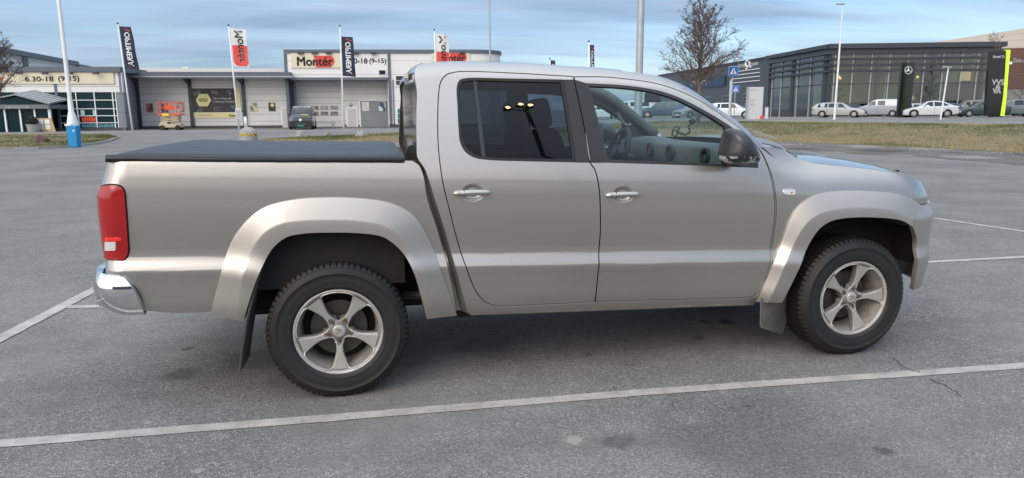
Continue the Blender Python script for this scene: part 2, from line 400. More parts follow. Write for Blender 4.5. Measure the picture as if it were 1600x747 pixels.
# ================================================================== pickup truck: body surface
TILT = .034
def pchip(xs, ys):
    xs = np.array(xs, float); ys = np.array(ys, float); h = np.diff(xs); d = np.diff(ys)/h
    m = np.zeros(len(xs)); m[0] = d[0]; m[-1] = d[-1]
    for i in range(1, len(xs)-1):
        if d[i-1]*d[i] > 0:
            w1 = 2*h[i]+h[i-1]; w2 = h[i]+2*h[i-1]; m[i] = (w1+w2)/(w1/d[i-1]+w2/d[i])
    def f(x):
        x = min(max(x, xs[0]), xs[-1]); i = min(int(np.searchsorted(xs, x, 'right'))-1, len(xs)-2)
        t = (x-xs[i])/h[i]; return float((1+2*t)*(1-t)**2*ys[i]+t*(1-t)**2*h[i]*m[i]+t*t*(3-2*t)*ys[i+1]+t*t*(t-1)*h[i]*m[i+1])
    return f
W_LOW = pchip([.25, .38, .43, .455, .50, .55, .62, .665, .676, .69, .735, .752, .772, .80, .86, .93, 1.0, 1.07, 1.14, 1.20, 1.26],
              [.80, .862, .884, .893, .9035, .909, .919, .9275, .9285, .9255, .911, .9082, .9085, .9115, .919, .9265, .9305, .931, .927, .9195, .906])
def W_prof(x, z):
    zp = z+TILT*(x-.94)
    if zp <= 1.26: w_ = W_LOW(zp)
    else:
        d = zp-1.26; w_ = .906-.31*d-.09*d*d
    return w_
R_F, R_R = .46, .11
HANDLES = []       # (x, z) of the two pulls; their finger bowls are pressed into the doors
ROOF = None        # roof edge line z(x), set below
def round_top(x, z):
    if ROOF is None or x < .2 or x > 2.7: return 0.0
    d = ROOF(x)-z
    return 0.0 if d > .085 else .085*(1-max(d, -.02)/.085)**2.3
def W_(x, z):
    w_ = W_prof(x, z)
    zp = z+TILT*(x-.94)
    if z > 1.30: w_ -= round_top(x, z)
    if x > 2.3 and zp > 1.06:
        s = sstep(2.35, 2.8, x); w_ -= s*1.6*(zp-1.06)**2
    for hx, hz in HANDLES:
        d = math.hypot((x-hx)/.058, (z-hz)/.043)
        if d < 1.25: w_ -= .021*(1-sstep(.55, 1.12, d))
    return w_
def xs_f(z): return 3.36-.52*max(0, z-.97)-.10*max(0, .5-z)
def xs_r(z): return -1.0-.03*(1.2-z)+.035*sstep(1.10, 1.27, z)
def SURF(u, z, off=0.0, end=True):
    """side skin of the truck: (distance along it, height) -> a point; runs round both corners"""
    a, b = xs_f(z), xs_r(z)
    if end and u > a:
        s = u-a; r = R_F+off; w0 = W_(a, z)+off
        if s < r*math.pi/2: x = a+r*math.sin(s/r); y = w0-r*(1-math.cos(s/r))
        else:
            y = max(0.0, w0-r-(s-r*math.pi/2)); k = w0-r; x = a+r+.06*(1-(max(y, 0)/k)**2)
        return np.array([x, -y, z])
    if end and u < b:
        s = b-u; r = R_R+off; w0 = W_(b, z)+off
        if s < r*math.pi/2: x = b-r*math.sin(s/r); y = w0-r*(1-math.cos(s/r))
        else: x = b-r; y = w0-r-(s-r*math.pi/2)
        return np.array([x, -y, z])
    return np.array([u, -(W_(u, z)+off), z])
def unproj(px, py, off=0.0):
    g = atY(px, py, -.93-off); q = np.array([g[0], g[2]]); q[0] = min(max(q[0], -1.1), 3.95)
    t = np.array([px, py], float)
    for it in range(14):
        p0 = proj(SURF(q[0], q[1], off)); e = t-p0
        J = np.stack([(proj(SURF(q[0]+1e-4, q[1], off))-p0)/1e-4, (proj(SURF(q[0], q[1]+1e-4, off))-p0)/1e-4], -1)
        A = J.T@J+np.eye(2)*80.0*(1 if it < 10 else .2); st = np.linalg.solve(A, J.T@e)
        q = q+np.clip(st, -.08, .08)
        if np.abs(e).max() < .05: break
    return float(q[0]), float(q[1])

def spline(pts, step=.02, closed=True):
    """2-D points; a third item 1 marks a corner; everything else is passed through smoothly"""
    P = [np.array(p[:2], float) for p in pts]; Cn = [len(p) > 2 and p[2] == 1 for p in pts]; n = len(P); out_ = []
    rng = range(n) if closed else range(n-1)
    for i in rng:
        j = (i+1) % n; p1, p2 = P[i], P[j]; ln = np.linalg.norm(p2-p1)
        p0 = p1+(p1-p2) if (Cn[i] or (not closed and i == 0)) else P[i-1]
        p3 = p2+(p2-p1) if (Cn[j] or (not closed and j == n-1)) else P[(j+1) % n]
        if Cn[i]: p0 = p1-(p2-p1)
        if Cn[j]: p3 = p2+(p2-p1)
        # centripetal catmull-rom
        t0 = 0; t1 = t0+max(1e-5, np.linalg.norm(p1-p0)**.5); t2 = t1+max(1e-5, ln**.5); t3 = t2+max(1e-5, np.linalg.norm(p3-p2)**.5)
        k = max(1, int(round(ln/step)))
        for m_ in range(k):
            t = t1+(t2-t1)*m_/k
            A1 = (t1-t)/(t1-t0)*p0+(t-t0)/(t1-t0)*p1; A2 = (t2-t)/(t2-t1)*p1+(t-t1)/(t2-t1)*p2; A3 = (t3-t)/(t3-t2)*p2+(t-t2)/(t3-t2)*p3
            B1 = (t2-t)/(t2-t0)*A1+(t-t0)/(t2-t0)*A2; B2 = (t3-t)/(t3-t1)*A2+(t-t1)/(t3-t1)*A3
            out_.append((t2-t)/(t2-t1)*B1+(t-t1)/(t2-t1)*B2)
    if not closed: out_.append(P[-1])
    return out_
def area2(P): return sum(P[i-1][0]*P[i][1]-P[i][0]*P[i-1][1] for i in range(len(P)))/2
def offset(P, g):
    """move a closed outline inwards by g (outwards when negative)"""
    n = len(P); s = 1 if area2(P) > 0 else -1; o_ = []
    for i in range(n):
        a, b, c = P[i-1], P[i], P[(i+1) % n]; d1 = b-a; d2 = c-b
        d1 = d1/max(1e-9, np.linalg.norm(d1)); d2 = d2/max(1e-9, np.linalg.norm(d2)); t = d1+d2; l = np.linalg.norm(t)
        t = t/l if l > 1e-6 else d1; nn = np.array([-t[1], t[0]])*s; o_.append(b+nn*g/max(.5, l/2))
    return o_
def px2uv(pts, off=0.0): return [(*unproj(p[0], p[1], off), *(p[2:] if len(p) > 2 else ())) for p in pts]

def panel_geo(outer, holes=(), surf=None, grid=(.05, .02), fine=(), flange=.012, side=-1, th=0.0):
    """curved sheet: outline (u,z) -> mesh on the surface, edges turned in; side -1 near, +1 far"""
    surf = surf or SURF
    loops = [outer]+list(holes)
    flat = [v for lp in loops for v in lp]
    tris = tessellate_polygon([[Vector((float(p[0]), float(p[1]), 0)) for p in lp] for lp in loops])
    bm = bmesh.new(); vs = [bm.verts.new((float(p[0]), float(p[1]), 0)) for p in flat]
    for t in tris:
        try: bm.faces.new([vs[i] for i in t])
        except ValueError: pass
    us = [p[0] for p in outer]; zs = [p[1] for p in outer]
    cu = list(np.arange(math.floor(min(us)/grid[0])*grid[0], max(us), grid[0])); cz = list(np.arange(math.floor(min(zs)/grid[1])*grid[1], max(zs), grid[1]))
    for (a, b, c, d, s) in fine: 
        cu += list(np.arange(a, b, s)); cz += list(np.arange(c, d, s))
    for c in cu:
        if min(us)+1e-3 < c < max(us)-1e-3: bmesh.ops.bisect_plane(bm, geom=bm.verts[:]+bm.edges[:]+bm.faces[:], plane_co=(float(c), 0, 0), plane_no=(1, 0, 0), dist=1e-5)
    for c in cz:
        if min(zs)+1e-3 < c < max(zs)-1e-3: bmesh.ops.bisect_plane(bm, geom=bm.verts[:]+bm.edges[:]+bm.faces[:], plane_co=(0, float(c), 0), plane_no=(0, 1, 0), dist=1e-5)
    bmesh.ops.recalc_face_normals(bm, faces=bm.faces)
    if bm.faces and sum(f.normal.z for f in bm.faces) < 0: bmesh.ops.reverse_faces(bm, faces=bm.faces)
    bm.verts.ensure_lookup_table()
    S3, N3 = [], []
    for v in bm.verts:
        u, z = v.co.x, v.co.y; p = surf(u, z); e = 1.5e-3
        du = surf(u+e, z)-surf(u-e, z); dz = surf(u, z+e)-surf(u, z-e); nn = np.cross(du, dz); l = np.linalg.norm(nn); nn = nn/l if l > 0 else np.array([0, -1, 0])
        S3.append(p); N3.append(nn)
    faces = [tuple(v.index for v in f.verts) for f in bm.faces]
    V, NN, F_ = list(S3), list(N3), list(faces)
    if flange:
        acc = {}
        edges = []
        for e_ in bm.edges:
            if len(e_.link_faces) == 1:
                f = e_.link_faces[0]; a, b = e_.verts[0].index, e_.verts[1].index
                # order as in the face
                idx = [v.index for v in f.verts]; ia = idx.index(a)
                if idx[(ia+1) % len(idx)] != b: a, b = b, a
                d = S3[b]-S3[a]; o = np.cross(d, N3[a]); l = np.linalg.norm(o)
                if l < 1e-9: continue
                o = o/l; edges.append((a, b))
                for k in (a, b): acc[k] = acc.get(k, 0)+o*l
        ring = {}
        for k, o in acc.items():
            o = o/max(1e-9, np.linalg.norm(o)); i0 = len(V)
            b1 = (N3[k]+o); b1 /= np.linalg.norm(b1)
            V += [S3[k], S3[k]+o*.0012-N3[k]*.0015, S3[k]+o*.0012-N3[k]*flange]; NN += [N3[k]*.8+o*.5, b1*.3+o, o]; ring[k] = i0
        for a, b in edges:
            A, B = ring[a], ring[b]
            F_ += [(B, A, A+1, B+1), (B+1, A+1, A+2, B+2)]
    bm.free()
    V = np.array(V); NN = np.array(NN); NN /= np.maximum(1e-9, np.linalg.norm(NN, axis=1))[:, None]
    if side > 0:
        V = V*np.array([1, -1, 1]); NN = NN*np.array([1, -1, 1]); F_ = [f[::-1] for f in F_]
    return V, F_, NN
def panel(name, m, parent, outer, holes=(), both=False, merge=False, side=-1, **k):
    res = []
    if merge:
        mb = MB(); key = {}
        for s in (-1, 1):
            V, F_, NN = panel_geo(outer, holes, side=s, **k); mp = []
            for i, p in enumerate(V):
                if abs(p[1]) < .004:
                    kk = (round(p[0], 3), round(p[2], 3))
                    if kk in key: mp.append(key[kk]); continue
                    key[kk] = len(mb.v)
                mp.append(len(mb.v)); mb.v.append(tuple(map(float, p))); mb.n.append(tuple(map(float, NN[i])))
            for f in F_:
                g = [mp[i] for i in f]
                if len(set(g)) == len(g): mb.f.append(tuple(g)); mb.m.append(0)
        return [mb.build(name, m, parent)]
    for s in ((-1, 1) if both else (side,)):
        V, F_, NN = panel_geo(outer, holes, side=s, **k); mb = MB(); mb.add(V, F_, NN); res.append(mb.build(name, m, parent))
    return res
def offs(o): return lambda u, z: SURF(u, z, o)

# ------------------------------------------------------------------ truck materials
def car_paint(name, col, metal=.55, rough=.34, dirt=0.0):
    m = mat(name, col, rough, metal, coat=1.0); q = NT(m); b = m.node_tree.nodes['Principled BSDF']
    tcn = q.n('ShaderNodeTexCoord'); fl = q.noise(tcn.outputs['Object'], 900, 2, .5)
    c = q.mix(q.ramp(fl, [(.35, 0.0), (.65, 1.0)]), tuple(a*.86 for a in col), tuple(min(1, a*1.12) for a in col))
    if dirt:
        sp = q.n('ShaderNodeSeparateXYZ'); q.l(tcn.outputs['Object'], sp.inputs[0])
        low = q.ramp(q.m('ADD', sp.outputs[2], q.m('MULTIPLY', q.noise(tcn.outputs['Object'], 3, 6, .65), .25)), [(.52, 1.0), (.75, 0.0)])
        c = q.mix(q.m('MULTIPLY', low, dirt), c, (.17, .145, .12))
        rr = q.mix(q.m('MULTIPLY', low, dirt), (rough,)*3, (.7,)*3); q.l(rr, b.inputs['Roughness'])
        b.inputs['Coat Weight'].default_value = .85
    q.l(c, b.inputs['Base Color'])
    # faint orange peel of the clear coat
    bp = q.n('ShaderNodeBump'); bp.inputs['Strength'].default_value = .035; bp.inputs['Distance'].default_value = .002
    q.l(q.noise(tcn.outputs['Object'], 160, 2, .5), bp.inputs['Height']); q.l(bp.outputs[0], b.inputs['Coat Normal'])
    return m
M_paint = car_paint('silver_beige_paint', (.49, .46, .425), .86, .32, dirt=.32)
M_flare = car_paint('wheel_arch_paint', (.50, .47, .435), .86, .45, dirt=.32)
M_flare.node_tree.nodes['Principled BSDF'].inputs['Coat Weight'].default_value = .5
M_black = mat('black_trim', (.025, .025, .027), .45)
M_pillar = mat('pillar_trim', (.020, .021, .024), .5, bump=(500, .1, .001))
M_rubber = mat('seal_rubber', (.012, .012, .012), .7)
M_under = mat('underbody', (.006, .006, .006), .9, var=(6, .25, (.016, .0145, .013)))
M_gap = mat('shut_line', (.006, .006, .006), .9)
M_glass = glass('window_glass', (.68, .82, .84), 1.52)
M_tint = glass('tinted_glass', (.15, .18, .22), 1.42)
M_chrome = mat('chrome', (.78, .79, .80), .06, 1.0)
M_steel = mat('dull_steel', (.35, .35, .34), .45, .9)
M_int = mat('cabin_plastic', (.035, .038, .042), .6)
M_int2 = mat('cabin_grey', (.17, .175, .17), .8)
M_seat = mat('seat_cloth', (.045, .045, .05), .9, bump=(300, .3, .002))
M_head = mat('headliner', (.32, .33, .33), .9)
M_red = mat('lamp_red', (.34, .003, .004), .2, coat=.6)
M_redd = mat('lamp_red_dark', (.16, .004, .006), .15, coat=1.0)
M_white = mat('lamp_clear', (.62, .60, .58), .12, coat=1.0)
M_tyre = mat('tyre_rubber', (.0065, .0065, .007), .62, bump=(60, .25, .002), var=(9, .3, (.016, .015, .014)))
M_tonneau = mat('tonneau_vinyl', (.020, .021, .023), .40, bump=(9, .5, .02))
def alloy(name, col, dirt=(.20, .13, .08), amt=.5):
    m = mat(name, col, .48, .45); q = NT(m); b = m.node_tree.nodes['Principled BSDF']
    tcn = q.n('ShaderNodeTexCoord'); f = q.noise(tcn.outputs['Object'], 14, 6, .7)
    msk = q.m('MULTIPLY', q.ramp(f, [(.48, 0.0), (.72, 1.0)]), amt)
    q.l(q.mix(msk, col, dirt), b.inputs['Base Color']); q.l(q.mix(msk, (.36,)*3, (.8,)*3), b.inputs['Roughness']); return m
M_alloy = alloy('alloy', (.50, .48, .455)); M_alloy_in = alloy('alloy_inner', (.42, .39, .36), amt=.9)
M_rust = mat('rusty_steel', (.10, .045, .028), .8, .3, var=(30, .2, (.16, .09, .06)))
M_disc = mat('brake_disc', (.10, .09, .08), .5, .8)

TR = empty('pickup_truck', (1.4, 0, 0), 0, 'silver-beige double cab pickup truck with black bed cover, parked across the bay lines', 'pickup truck')
TRV = Matrix.Translation((-1.4, 0, 0))
TRUCK_PARTS = []
_old_link = link
def link(o, parent=None):          # parts of the truck are modelled in world metres; hang them below its base point
    _old_link(o, parent)
    if parent is TR: o.matrix_parent_inverse = TRV
    return o

# ------------------------------------------------------------------ outlines read off the truck side
ROOF_PX = [(651, 113), (656, 103), (672, 97.5), (700, 96.5), (760, 98), (830, 100), (900, 105), (948, 108), (990, 113), (1025, 118), (1054, 127), (1080, 140), (1106, 158), (1131, 175.5), (1157, 193), (1179.5, 211), (1204, 228.5)]
_r = []
for (a, b) in ROOF_PX[2:]:
    y0 = -.64 if a < 1000 else -.64-.22*sstep(1000, 1204, a)
    g = atY(a, b, y0)
    for _ in range(3): g = atY(a, b, -(W_prof(g[0], g[2])-.085))
    _r.append((g[0], g[2]))
_rx = [p[0] for p in _r]; _rz = [p[1] for p in _r]
_roofz = pchip([.30, .40]+_rx+[2.9], [_rz[0]-.06, _rz[0]-.012]+_rz+[_rz[-1]-.12])
ROOF = _roofz
HANDLES[:] = [unproj(739, 301), unproj(974, 304)]

gapR = [(686, 140), (689, 127), (697, 117), (712, 112.5), (730, 111.5), (800, 114), (895, 119.5, 1), (897, 128), (903, 152), (912, 195), (922, 254), (929, 264), (934, 281), (937, 303), (938, 330), (937.5, 371), (936, 414), (932.5, 447), (929.5, 471.5, 1),
        (890, 474), (841, 476), (772, 477.5), (756, 470), (743, 454), (727, 414), (714, 374), (702, 327), (691, 280), (685, 230), (684, 180)]
gapF = [(897, 120, 1), (940, 120), (980, 123.5), (1028, 131), (1073, 147), (1106, 165), (1141, 189), (1167, 210.5), (1184, 230), (1191, 241), (1202, 267), (1208, 293), (1211, 325), (1209, 352), (1204, 403), (1196, 436), (1188, 456), (1178, 463.5), (1160, 465),
        (930, 471.5, 1), (932.5, 447), (936, 414), (937.5, 371), (938, 330), (937, 303), (934, 281), (929, 264), (922, 254), (912, 195), (903, 152), (898, 128)]
frR = [(714, 135), (718, 125.5), (727, 122.5), (800, 123), (880, 124.5, 1), (889, 175), (900, 253.5, 1), (830, 252), (761, 249.5), (741, 246), (727, 237), (719, 222), (717, 205), (715, 165)]
glR = [(718, 137), (721, 129.5), (730, 126.5), (800, 127), (876, 128.5, 1), (884, 175), (895, 249, 1), (830, 248), (762, 245.5), (744, 242), (731, 233), (723, 219), (720.5, 203), (718.5, 165)]
frF = [(915, 130, 1), (980, 134), (1028, 141.5), (1061, 152.5), (1093, 168.5), (1125, 187), (1152, 206), (1172, 228), (1183, 248), (1184.5, 262, 1), (1060, 257.5), (947, 254, 1), (935, 205), (923, 158)]
glF = [(920, 134.5, 1), (980, 138), (1026, 145.5), (1059, 156.5), (1090, 172), (1116, 187), (1133, 198, 1), (1136, 225), (1132, 257, 1), (1060, 253.5), (950, 250, 1), (938, 202), (927, 160)]
ui = lambda pts, off=0.0, step=.02: spline(px2uv(pts, off), step)
U_gapR, U_gapF, U_frR, U_glR, U_frF, U_glF = map(ui, (gapR, gapF, frR, glR, frF, glF))

flareR_o = [(329, 487), (343, 432), (361, 377), (384, 345), (411, 324), (456, 311.5), (511, 307.5), (575, 310), (616, 318), (648, 337), (675, 382), (693, 432), (714.5, 493)]
flareR_k = [(369, 500), (378, 440), (392, 395), (411, 366), (438, 350), (470, 345), (511, 343.5), (557, 345), (594, 351), (622, 367), (645, 400), (660, 436), (681, 497)]
flareR_i = [(380, 502), (396, 450), (409, 418), (426, 388), (447, 371), (475, 365), (511, 363.5), (560, 364.5), (600, 371), (630, 396), (647, 427), (658, 464), (667, 499)]
flareF_o = [(1181, 471), (1201, 425), (1216, 387), (1231, 348), (1247, 322), (1270, 305), (1296, 299), (1347, 297.5), (1392, 301), (1420, 308), (1439, 321)]
flareF_k = [(1200, 473), (1216, 440), (1234, 397), (1250, 364), (1267, 343), (1288, 331.5), (1316, 326), (1350, 324.5), (1386, 327), (1409, 334), (1427, 345)]
flareF_i = [(1222, 473), (1250, 417), (1261, 388), (1280, 358), (1299, 345.5), (1320, 341), (1345, 339.5), (1372, 340), (1396, 342), (1413, 346), (1426, 355)]

BEDTOP = [(168, 249.5), (300, 251.5), (450, 252), (645, 251.5)]
def rs(P, n):
    P = [np.array(p, float) for p in P]; l = np.cumsum([0]+[np.linalg.norm(P[i+1]-P[i]) for i in range(len(P)-1)]); t = np.linspace(0, l[-1], n)
    return [np.array([np.interp(a, l, [p[k] for p in P]) for k in range(len(P[0]))]) for a in t]
# bed side: runs round the rear corner; wheel opening cut half way under the flare
zb = unproj(200, 250)[1]
arch = [(p, q_) for p, q_ in [(345, 486), (352, 455), (368, 410), (384, 372), (410, 345), (440, 332), (500, 326), (560, 327), (610, 335), (640, 360), (662, 400), (676, 440), (695, 492)]]
bed_uv = [(xs_r(zb)-R_R*1.57-.03, zb-.006, 1)]+[(*unproj(*p),) for p in BEDTOP[1:-1]]+[(*unproj(643, 251.5), 1)]+px2uv([(654, 258), (661, 274), (667, 309), (682, 356), (694, 398), (707, 453)])+[(*unproj(713, 488), 1)]
bed_uv += [(*unproj(*p), 1) if i in (0,) else (*unproj(*p),) for i, p in enumerate(arch[::-1])]
bed_uv[-1] = (*bed_uv[-1][:2], 1)
zlow = unproj(280, 489)[1]
bed_uv += [(*unproj(280, 489),), (*unproj(225, 485), 1), (xs_r(.6)-R_R*1.57-.02, unproj(225, 485)[1], 1)]
panel('bed_side', M_paint, TR, spline(bed_uv, .02), both=True, grid=(.05, .02), fine=[(-1.25, -.98, 0, 0, .012)], flange=.02)
# deep channel between the bed and the cab
def channel(side):
    a = [(643, 251.5), (654, 258), (661, 274), (667, 309), (682, 356), (694, 398), (707, 453), (713, 488)]
    b = [(652, 249), (663, 262), (670, 280), (679, 309), (694, 356), (706, 398), (719, 444), (731, 489)]
    A = rs([unproj(*p) for p in a], 30); B = rs([unproj(*p) for p in b], 30); mb = MB(); rows = []
    for p, q_ in zip(A, B):
        P, Q = SURF(*p), SURF(*q_); row = []
        for t in np.linspace(0, 1, 14):
            X = P*(1-t)+Q*t; dep = .045*min(1, (1-t)*1.7)**.9; X = X+np.array([0, dep*(1-t*.2) if t < 1 else 0, 0])
            X[1] = min(X[1], -.5); X[1] *= -side; row.append(X)
        rows.append(row)
    mb.grid(rows, flip=side > 0); return mb
for s in (-1, 1): channel(s).build('cab_edge', M_paint, TR, smooth=True)

# cab shell: one skin with the two door openings cut out of it
shell = [(652, 249, 1), (651, 200), (651, 140), (651.5, 118), (656, 106), (668, 99.5)]
shell_uv = px2uv(shell)
top_ = [(x, ROOF(x)-.001) for x in np.linspace(.52, _rx[-1], 40)]
sh = [(.46, unproj(652, 249)[1], 1)]
sh = [(*unproj(731, 490), 1)]+px2uv([(719, 444), (706, 398), (694, 356), (679, 309), (670, 280), (663, 262), (653, 247), (651.5, 225), (651, 180), (651.5, 140)])
zt = ROOF(.45)
sh += [(.452, 1.70), (.458, zt-.035), (.478, zt-.012), (.51, ROOF(.51)-.002)]+[(x, z) for x, z in top_[1:]]
sh[-1] = (*sh[-1][:2], 1)
sh += [(*unproj(1184.5, 231.5), 1), *px2uv([(1192, 243), (1203, 268), (1209.5, 293), (1212.5, 325), (1210.5, 352), (1206, 403), (1198, 436), (1190, 456)]), (*unproj(1180, 474), 1), (*unproj(950, 482), 1)]
U_shell = spline(sh, .02)
M_sill = M_paint
panel('cab_shell', M_paint, TR, U_shell, holes=[offset(U_gapR, -.003), offset(U_gapF, -.003)], both=True, flange=.03, grid=(.06, .02))
# dark jamb behind the shut lines
mbj = MB()
def jamb(outer, hole, side, off=-.022):
    V, F_, NN = panel_geo(offset(outer, -.02), [offset(hole, -.01)], surf=offs(off), side=side, flange=0, grid=(.3, .06)); mbj.add(V, F_, NN)
for s in (-1, 1): jamb(U_gapR, U_frR, s); jamb(U_gapF, U_frF, s)
build_sides(mbj, 'door_jamb', M_gap, TR)
# sill rail under the doors
mbx = MB()
for s in (-1, 1):
    rows = []
    for t in np.linspace(0, 1, 20):
        a = np.array(unproj(735, 490))*(1-t)+np.array(unproj(1180, 474))*t
        rows.append([(a[0], s*(W_(a[0], a[1])-.01+dy), a[1]+dz) for dy, dz in ((0, .002), (.004, -.008), (-.012, -.018), (-.06, -.022), (-.15, .0))])
    mbx.grid(rows, flip=s < 0)
build_sides(mbx, 'sill', alloy('sill_metal', (.30, .29, .27), amt=.6), TR, smooth=True)

# doors
def door(U_gap, U_fr, U_gl, hd, tint, divider):
    for s in (-1, 1):
        fine = [(hd[0]-.075, hd[0]+.075, hd[1]-.055, hd[1]+.055, .007)]
        d = panel('door', M_paint, TR, offset(U_gap, .0035), holes=[offset(U_fr, -.001)], side=s, fine=fine, grid=(.07, .016))[0]
        def sub(o): o.parent = d; o.matrix_parent_inverse = Matrix.Identity(4)
        fr = panel('window_frame', M_rubber if tint else M_black, None, U_fr, holes=[U_gl], side=s, surf=offs(.001), grid=(.2, .04), flange=.02)[0]; sub(fr)
        gl = panel('window', M_tint if tint else M_glass, None, offset(U_gl, -.006), side=s, surf=offs(-.008), grid=(.12, .04), flange=0)[0]; sub(gl)
        # pull handle: bar, lock barrel end
        m1 = MB(); x0, z0 = hd; yy = W_prof(x0, z0)
        pts = []
        for t in np.linspace(-1, 1, 17):
            pts.append((x0-.004+t*.105, t))
        rows = []
        for X, t in pts:
            e = math.sqrt(max(0, 1-abs(t)**6)); hh = .0165*e*(1 if t < .2 else 1-.12*(t-.2)); dd = .016*e
            bow = .024+.008*(1-t*t)
            rows.append([(X, s*(yy-.002+bow*1+dd*math.cos(a)-.012), z0-.002+hh*math.sin(a)+.004*(1-t*t)) for a in np.linspace(0, 2*math.pi, 15)])
        m1.grid(rows, flip=s > 0); h = m1.build('handle', M_paint, None, smooth=True); sub(h)
        m2 = MB(); X = x0-.073
        m2.lathe([(.0, .004), (.0085, .003), (.011, .0), (.011, -.004)], 20, T=lambda v: (X+v[0]*1.9, s*(yy+.0265+v[2]), z0-.001+v[1]))
        o = m2.build('lock', M_steel, None, smooth=True); sub(o); o.parent = h
        m3 = MB(); m3.box((x0-.052, yy+.006, z0-.0155), (x0-.0495, yy+.0312, z0+.0165), T=lambda v: (v[0], s*v[1], v[2])); o = m3.build('handle_seam', M_gap, None); o.parent = h
        if divider:
            a = [unproj(742, 126.5), unproj(756, 246)]
            w_ = .010; pl = [np.array((a[0][0]-w_*.8, a[0][1])), np.array((a[1][0]-w_, a[1][1])), np.array((a[1][0]+w_, a[1][1])), np.array((a[0][0]+w_*.8, a[0][1]))]
            o = panel('window_divider', M_black, None, pl, side=s, surf=offs(-.002), grid=(.5, .05), flange=.015)[0]; sub(o)
        # inner skin of the door
        ins = panel('door_card', M_int2, None, offset(U_gap, .02), holes=[offset(U_gl, -.02)], side=s, surf=offs(-.075), grid=(.3, .08), flange=0)[0]; sub(ins)
door(U_gapR, U_frR, U_glR, HANDLES[0], True, True)
door(U_gapF, U_frF, U_glF, HANDLES[1], False, False)
# satin black pillar strips between the windows
pB1 = [(880.5, 124.5, 1), (896, 124.5, 1), (902, 152), (911, 195), (921, 253.8, 1), (900.5, 253.8, 1), (889.5, 175)]
pB2 = [(898, 124.5, 1), (915, 130, 1), (923, 158), (935, 205), (947, 254, 1), (923, 254, 1), (913, 195), (904, 152)]
for pb in (pB1, pB2): panel('pillar_trim', M_pillar, TR, spline(px2uv(pb), .03), both=True, surf=offs(.0018), grid=(.2, .03), flange=.008)

# front wing
fw_ = [(*unproj(1186, 231.5), 1), (*unproj(1204, 229.5), 1), (*unproj(1227, 234.8), 1)]+px2uv([(1246, 247), (1272, 254.6), (1329, 261), (1370, 265.6), (1400, 270.6)])
uc, zc = unproj(1428, 280)
fw_ += [(uc+.02, zc, 1), (uc+.16, zc-.04, 1), (unproj(1444, 318)[0]+.25, unproj(1439, 319)[1]+.002, 1), (*unproj(1440, 319), 1)]
fw_ += px2uv([(1425, 318), (1405, 312), (1385, 310), (1340, 309), (1300, 312), (1280, 318), (1262, 333), (1248, 358), (1230, 395), (1212, 437)])+[(*unproj(1196, 470), 1), (*unproj(1183, 470.5), 1)]
fw_ += px2uv([(1192, 456), (1200, 436), (1207.5, 403), (1212, 352), (1214, 325), (1211, 293), (1204.5, 267), (1193.5, 242)])
U_wing = spline(fw_, .02)
WING = panel('front_wing', M_paint, TR, U_wing, both=True, grid=(.06, .02), flange=.02)
# side repeater
ru = [(*unproj(1233+9.5*c, 300+5*s_),) for c, s_ in [(math.copysign(abs(math.cos(a))**.5, math.cos(a)), math.copysign(abs(math.sin(a))**.6, math.sin(a))) for a in np.linspace(0, 2*math.pi, 25)[:-1]]]
ru = [np.array(p) for p in ru]
for s in (-1, 1):
    o = panel('side_repeater', M_chrome, TR, ru, side=s, surf=offs(.004), flange=.01)[0]
    o2 = panel('lens', M_white, None, offset(ru, .006), side=s, surf=offs(.007), flange=.004)[0]; o2.parent = o
    rx, rz = unproj(1236, 300.5); m4 = MB(); m4.lathe([(.0, .011), (.006, .009), (.009, .004), (.009, -.002)], 16, T=lambda v: (rx+v[0]*1.2, s*(W_(rx, rz)+v[2]), rz+v[1]*.7)); o3 = m4.build('amber_bulb', mat('bulb_amber', (.6, .10, .03), .2) if s < 0 else D.materials['bulb_amber'], None, smooth=True); o3.parent = o

# wheel-arch flares
def flare(o, k, i, side, end_front=False):
    n = 70
    A = rs([unproj(*p, .002) for p in spline(o, 8, False)], n); K = rs([unproj(*p, .052) for p in spline(k, 8, False)], n); I = rs([unproj(*p, .056) for p in spline(i, 8, False)], n)
    rows = []
    for a, b, c in zip(A, K, I):
        P0, P1, P2 = SURF(*a, -.008), SURF(*b, .052), SURF(*c, .056)
        Pa = SURF(*(a*.97+b*.03), .012); Pb = SURF(*(a*.5+b*.5), .031); Pk = SURF(*(b*.94+a*.06), .0497); Pk2 = SURF(*(b*.92+c*.08), .0528)
        cen = np.array([0, 0])
        P3 = P2+np.array([0, .012, .004]); P4 = P2+np.array([0, .055, .0]); P5 = P2+np.array([0, .17, .0])
        row = [P0, Pa, (Pa*.6+Pb*.4)+np.array([0, -.001, 0]), Pb, Pk, P1, Pk2, (P1*.4+P2*.6)+np.array([0, -.001, 0]), P2, P3, P4, P5]
        rows.append([p*np.array([1, -side, 1]) for p in row])
    return rows
for s in (-1, 1):
    for nm, (o, k, i) in (('wheel_arch_flare', (flareR_o, flareR_k, flareR_i)), ('wheel_arch_flare', (flareF_o, flareF_k, flareF_i))):
        rows = flare(o, k, i, s); mb = MB(); mb.grid([r[:10] for r in rows], flip=s > 0)
        for e in (rows[0], rows[-1]): mb.add(e[:10]+[e[9]+np.array([0, .03*-s*-1*0, 0])], [tuple(range(10))])
        fo = mb.build(nm, M_flare, TR, smooth=True); fo.data.set_sharp_from_angle(angle=rad(38))
        m2 = MB(); m2.grid([[r[9], r[10], r[11], r[11]*np.array([1, .62, 1])] for r in rows], flip=s > 0)
        lo = m2.build('arch_liner', M_under, None, smooth=True); lo.parent = fo

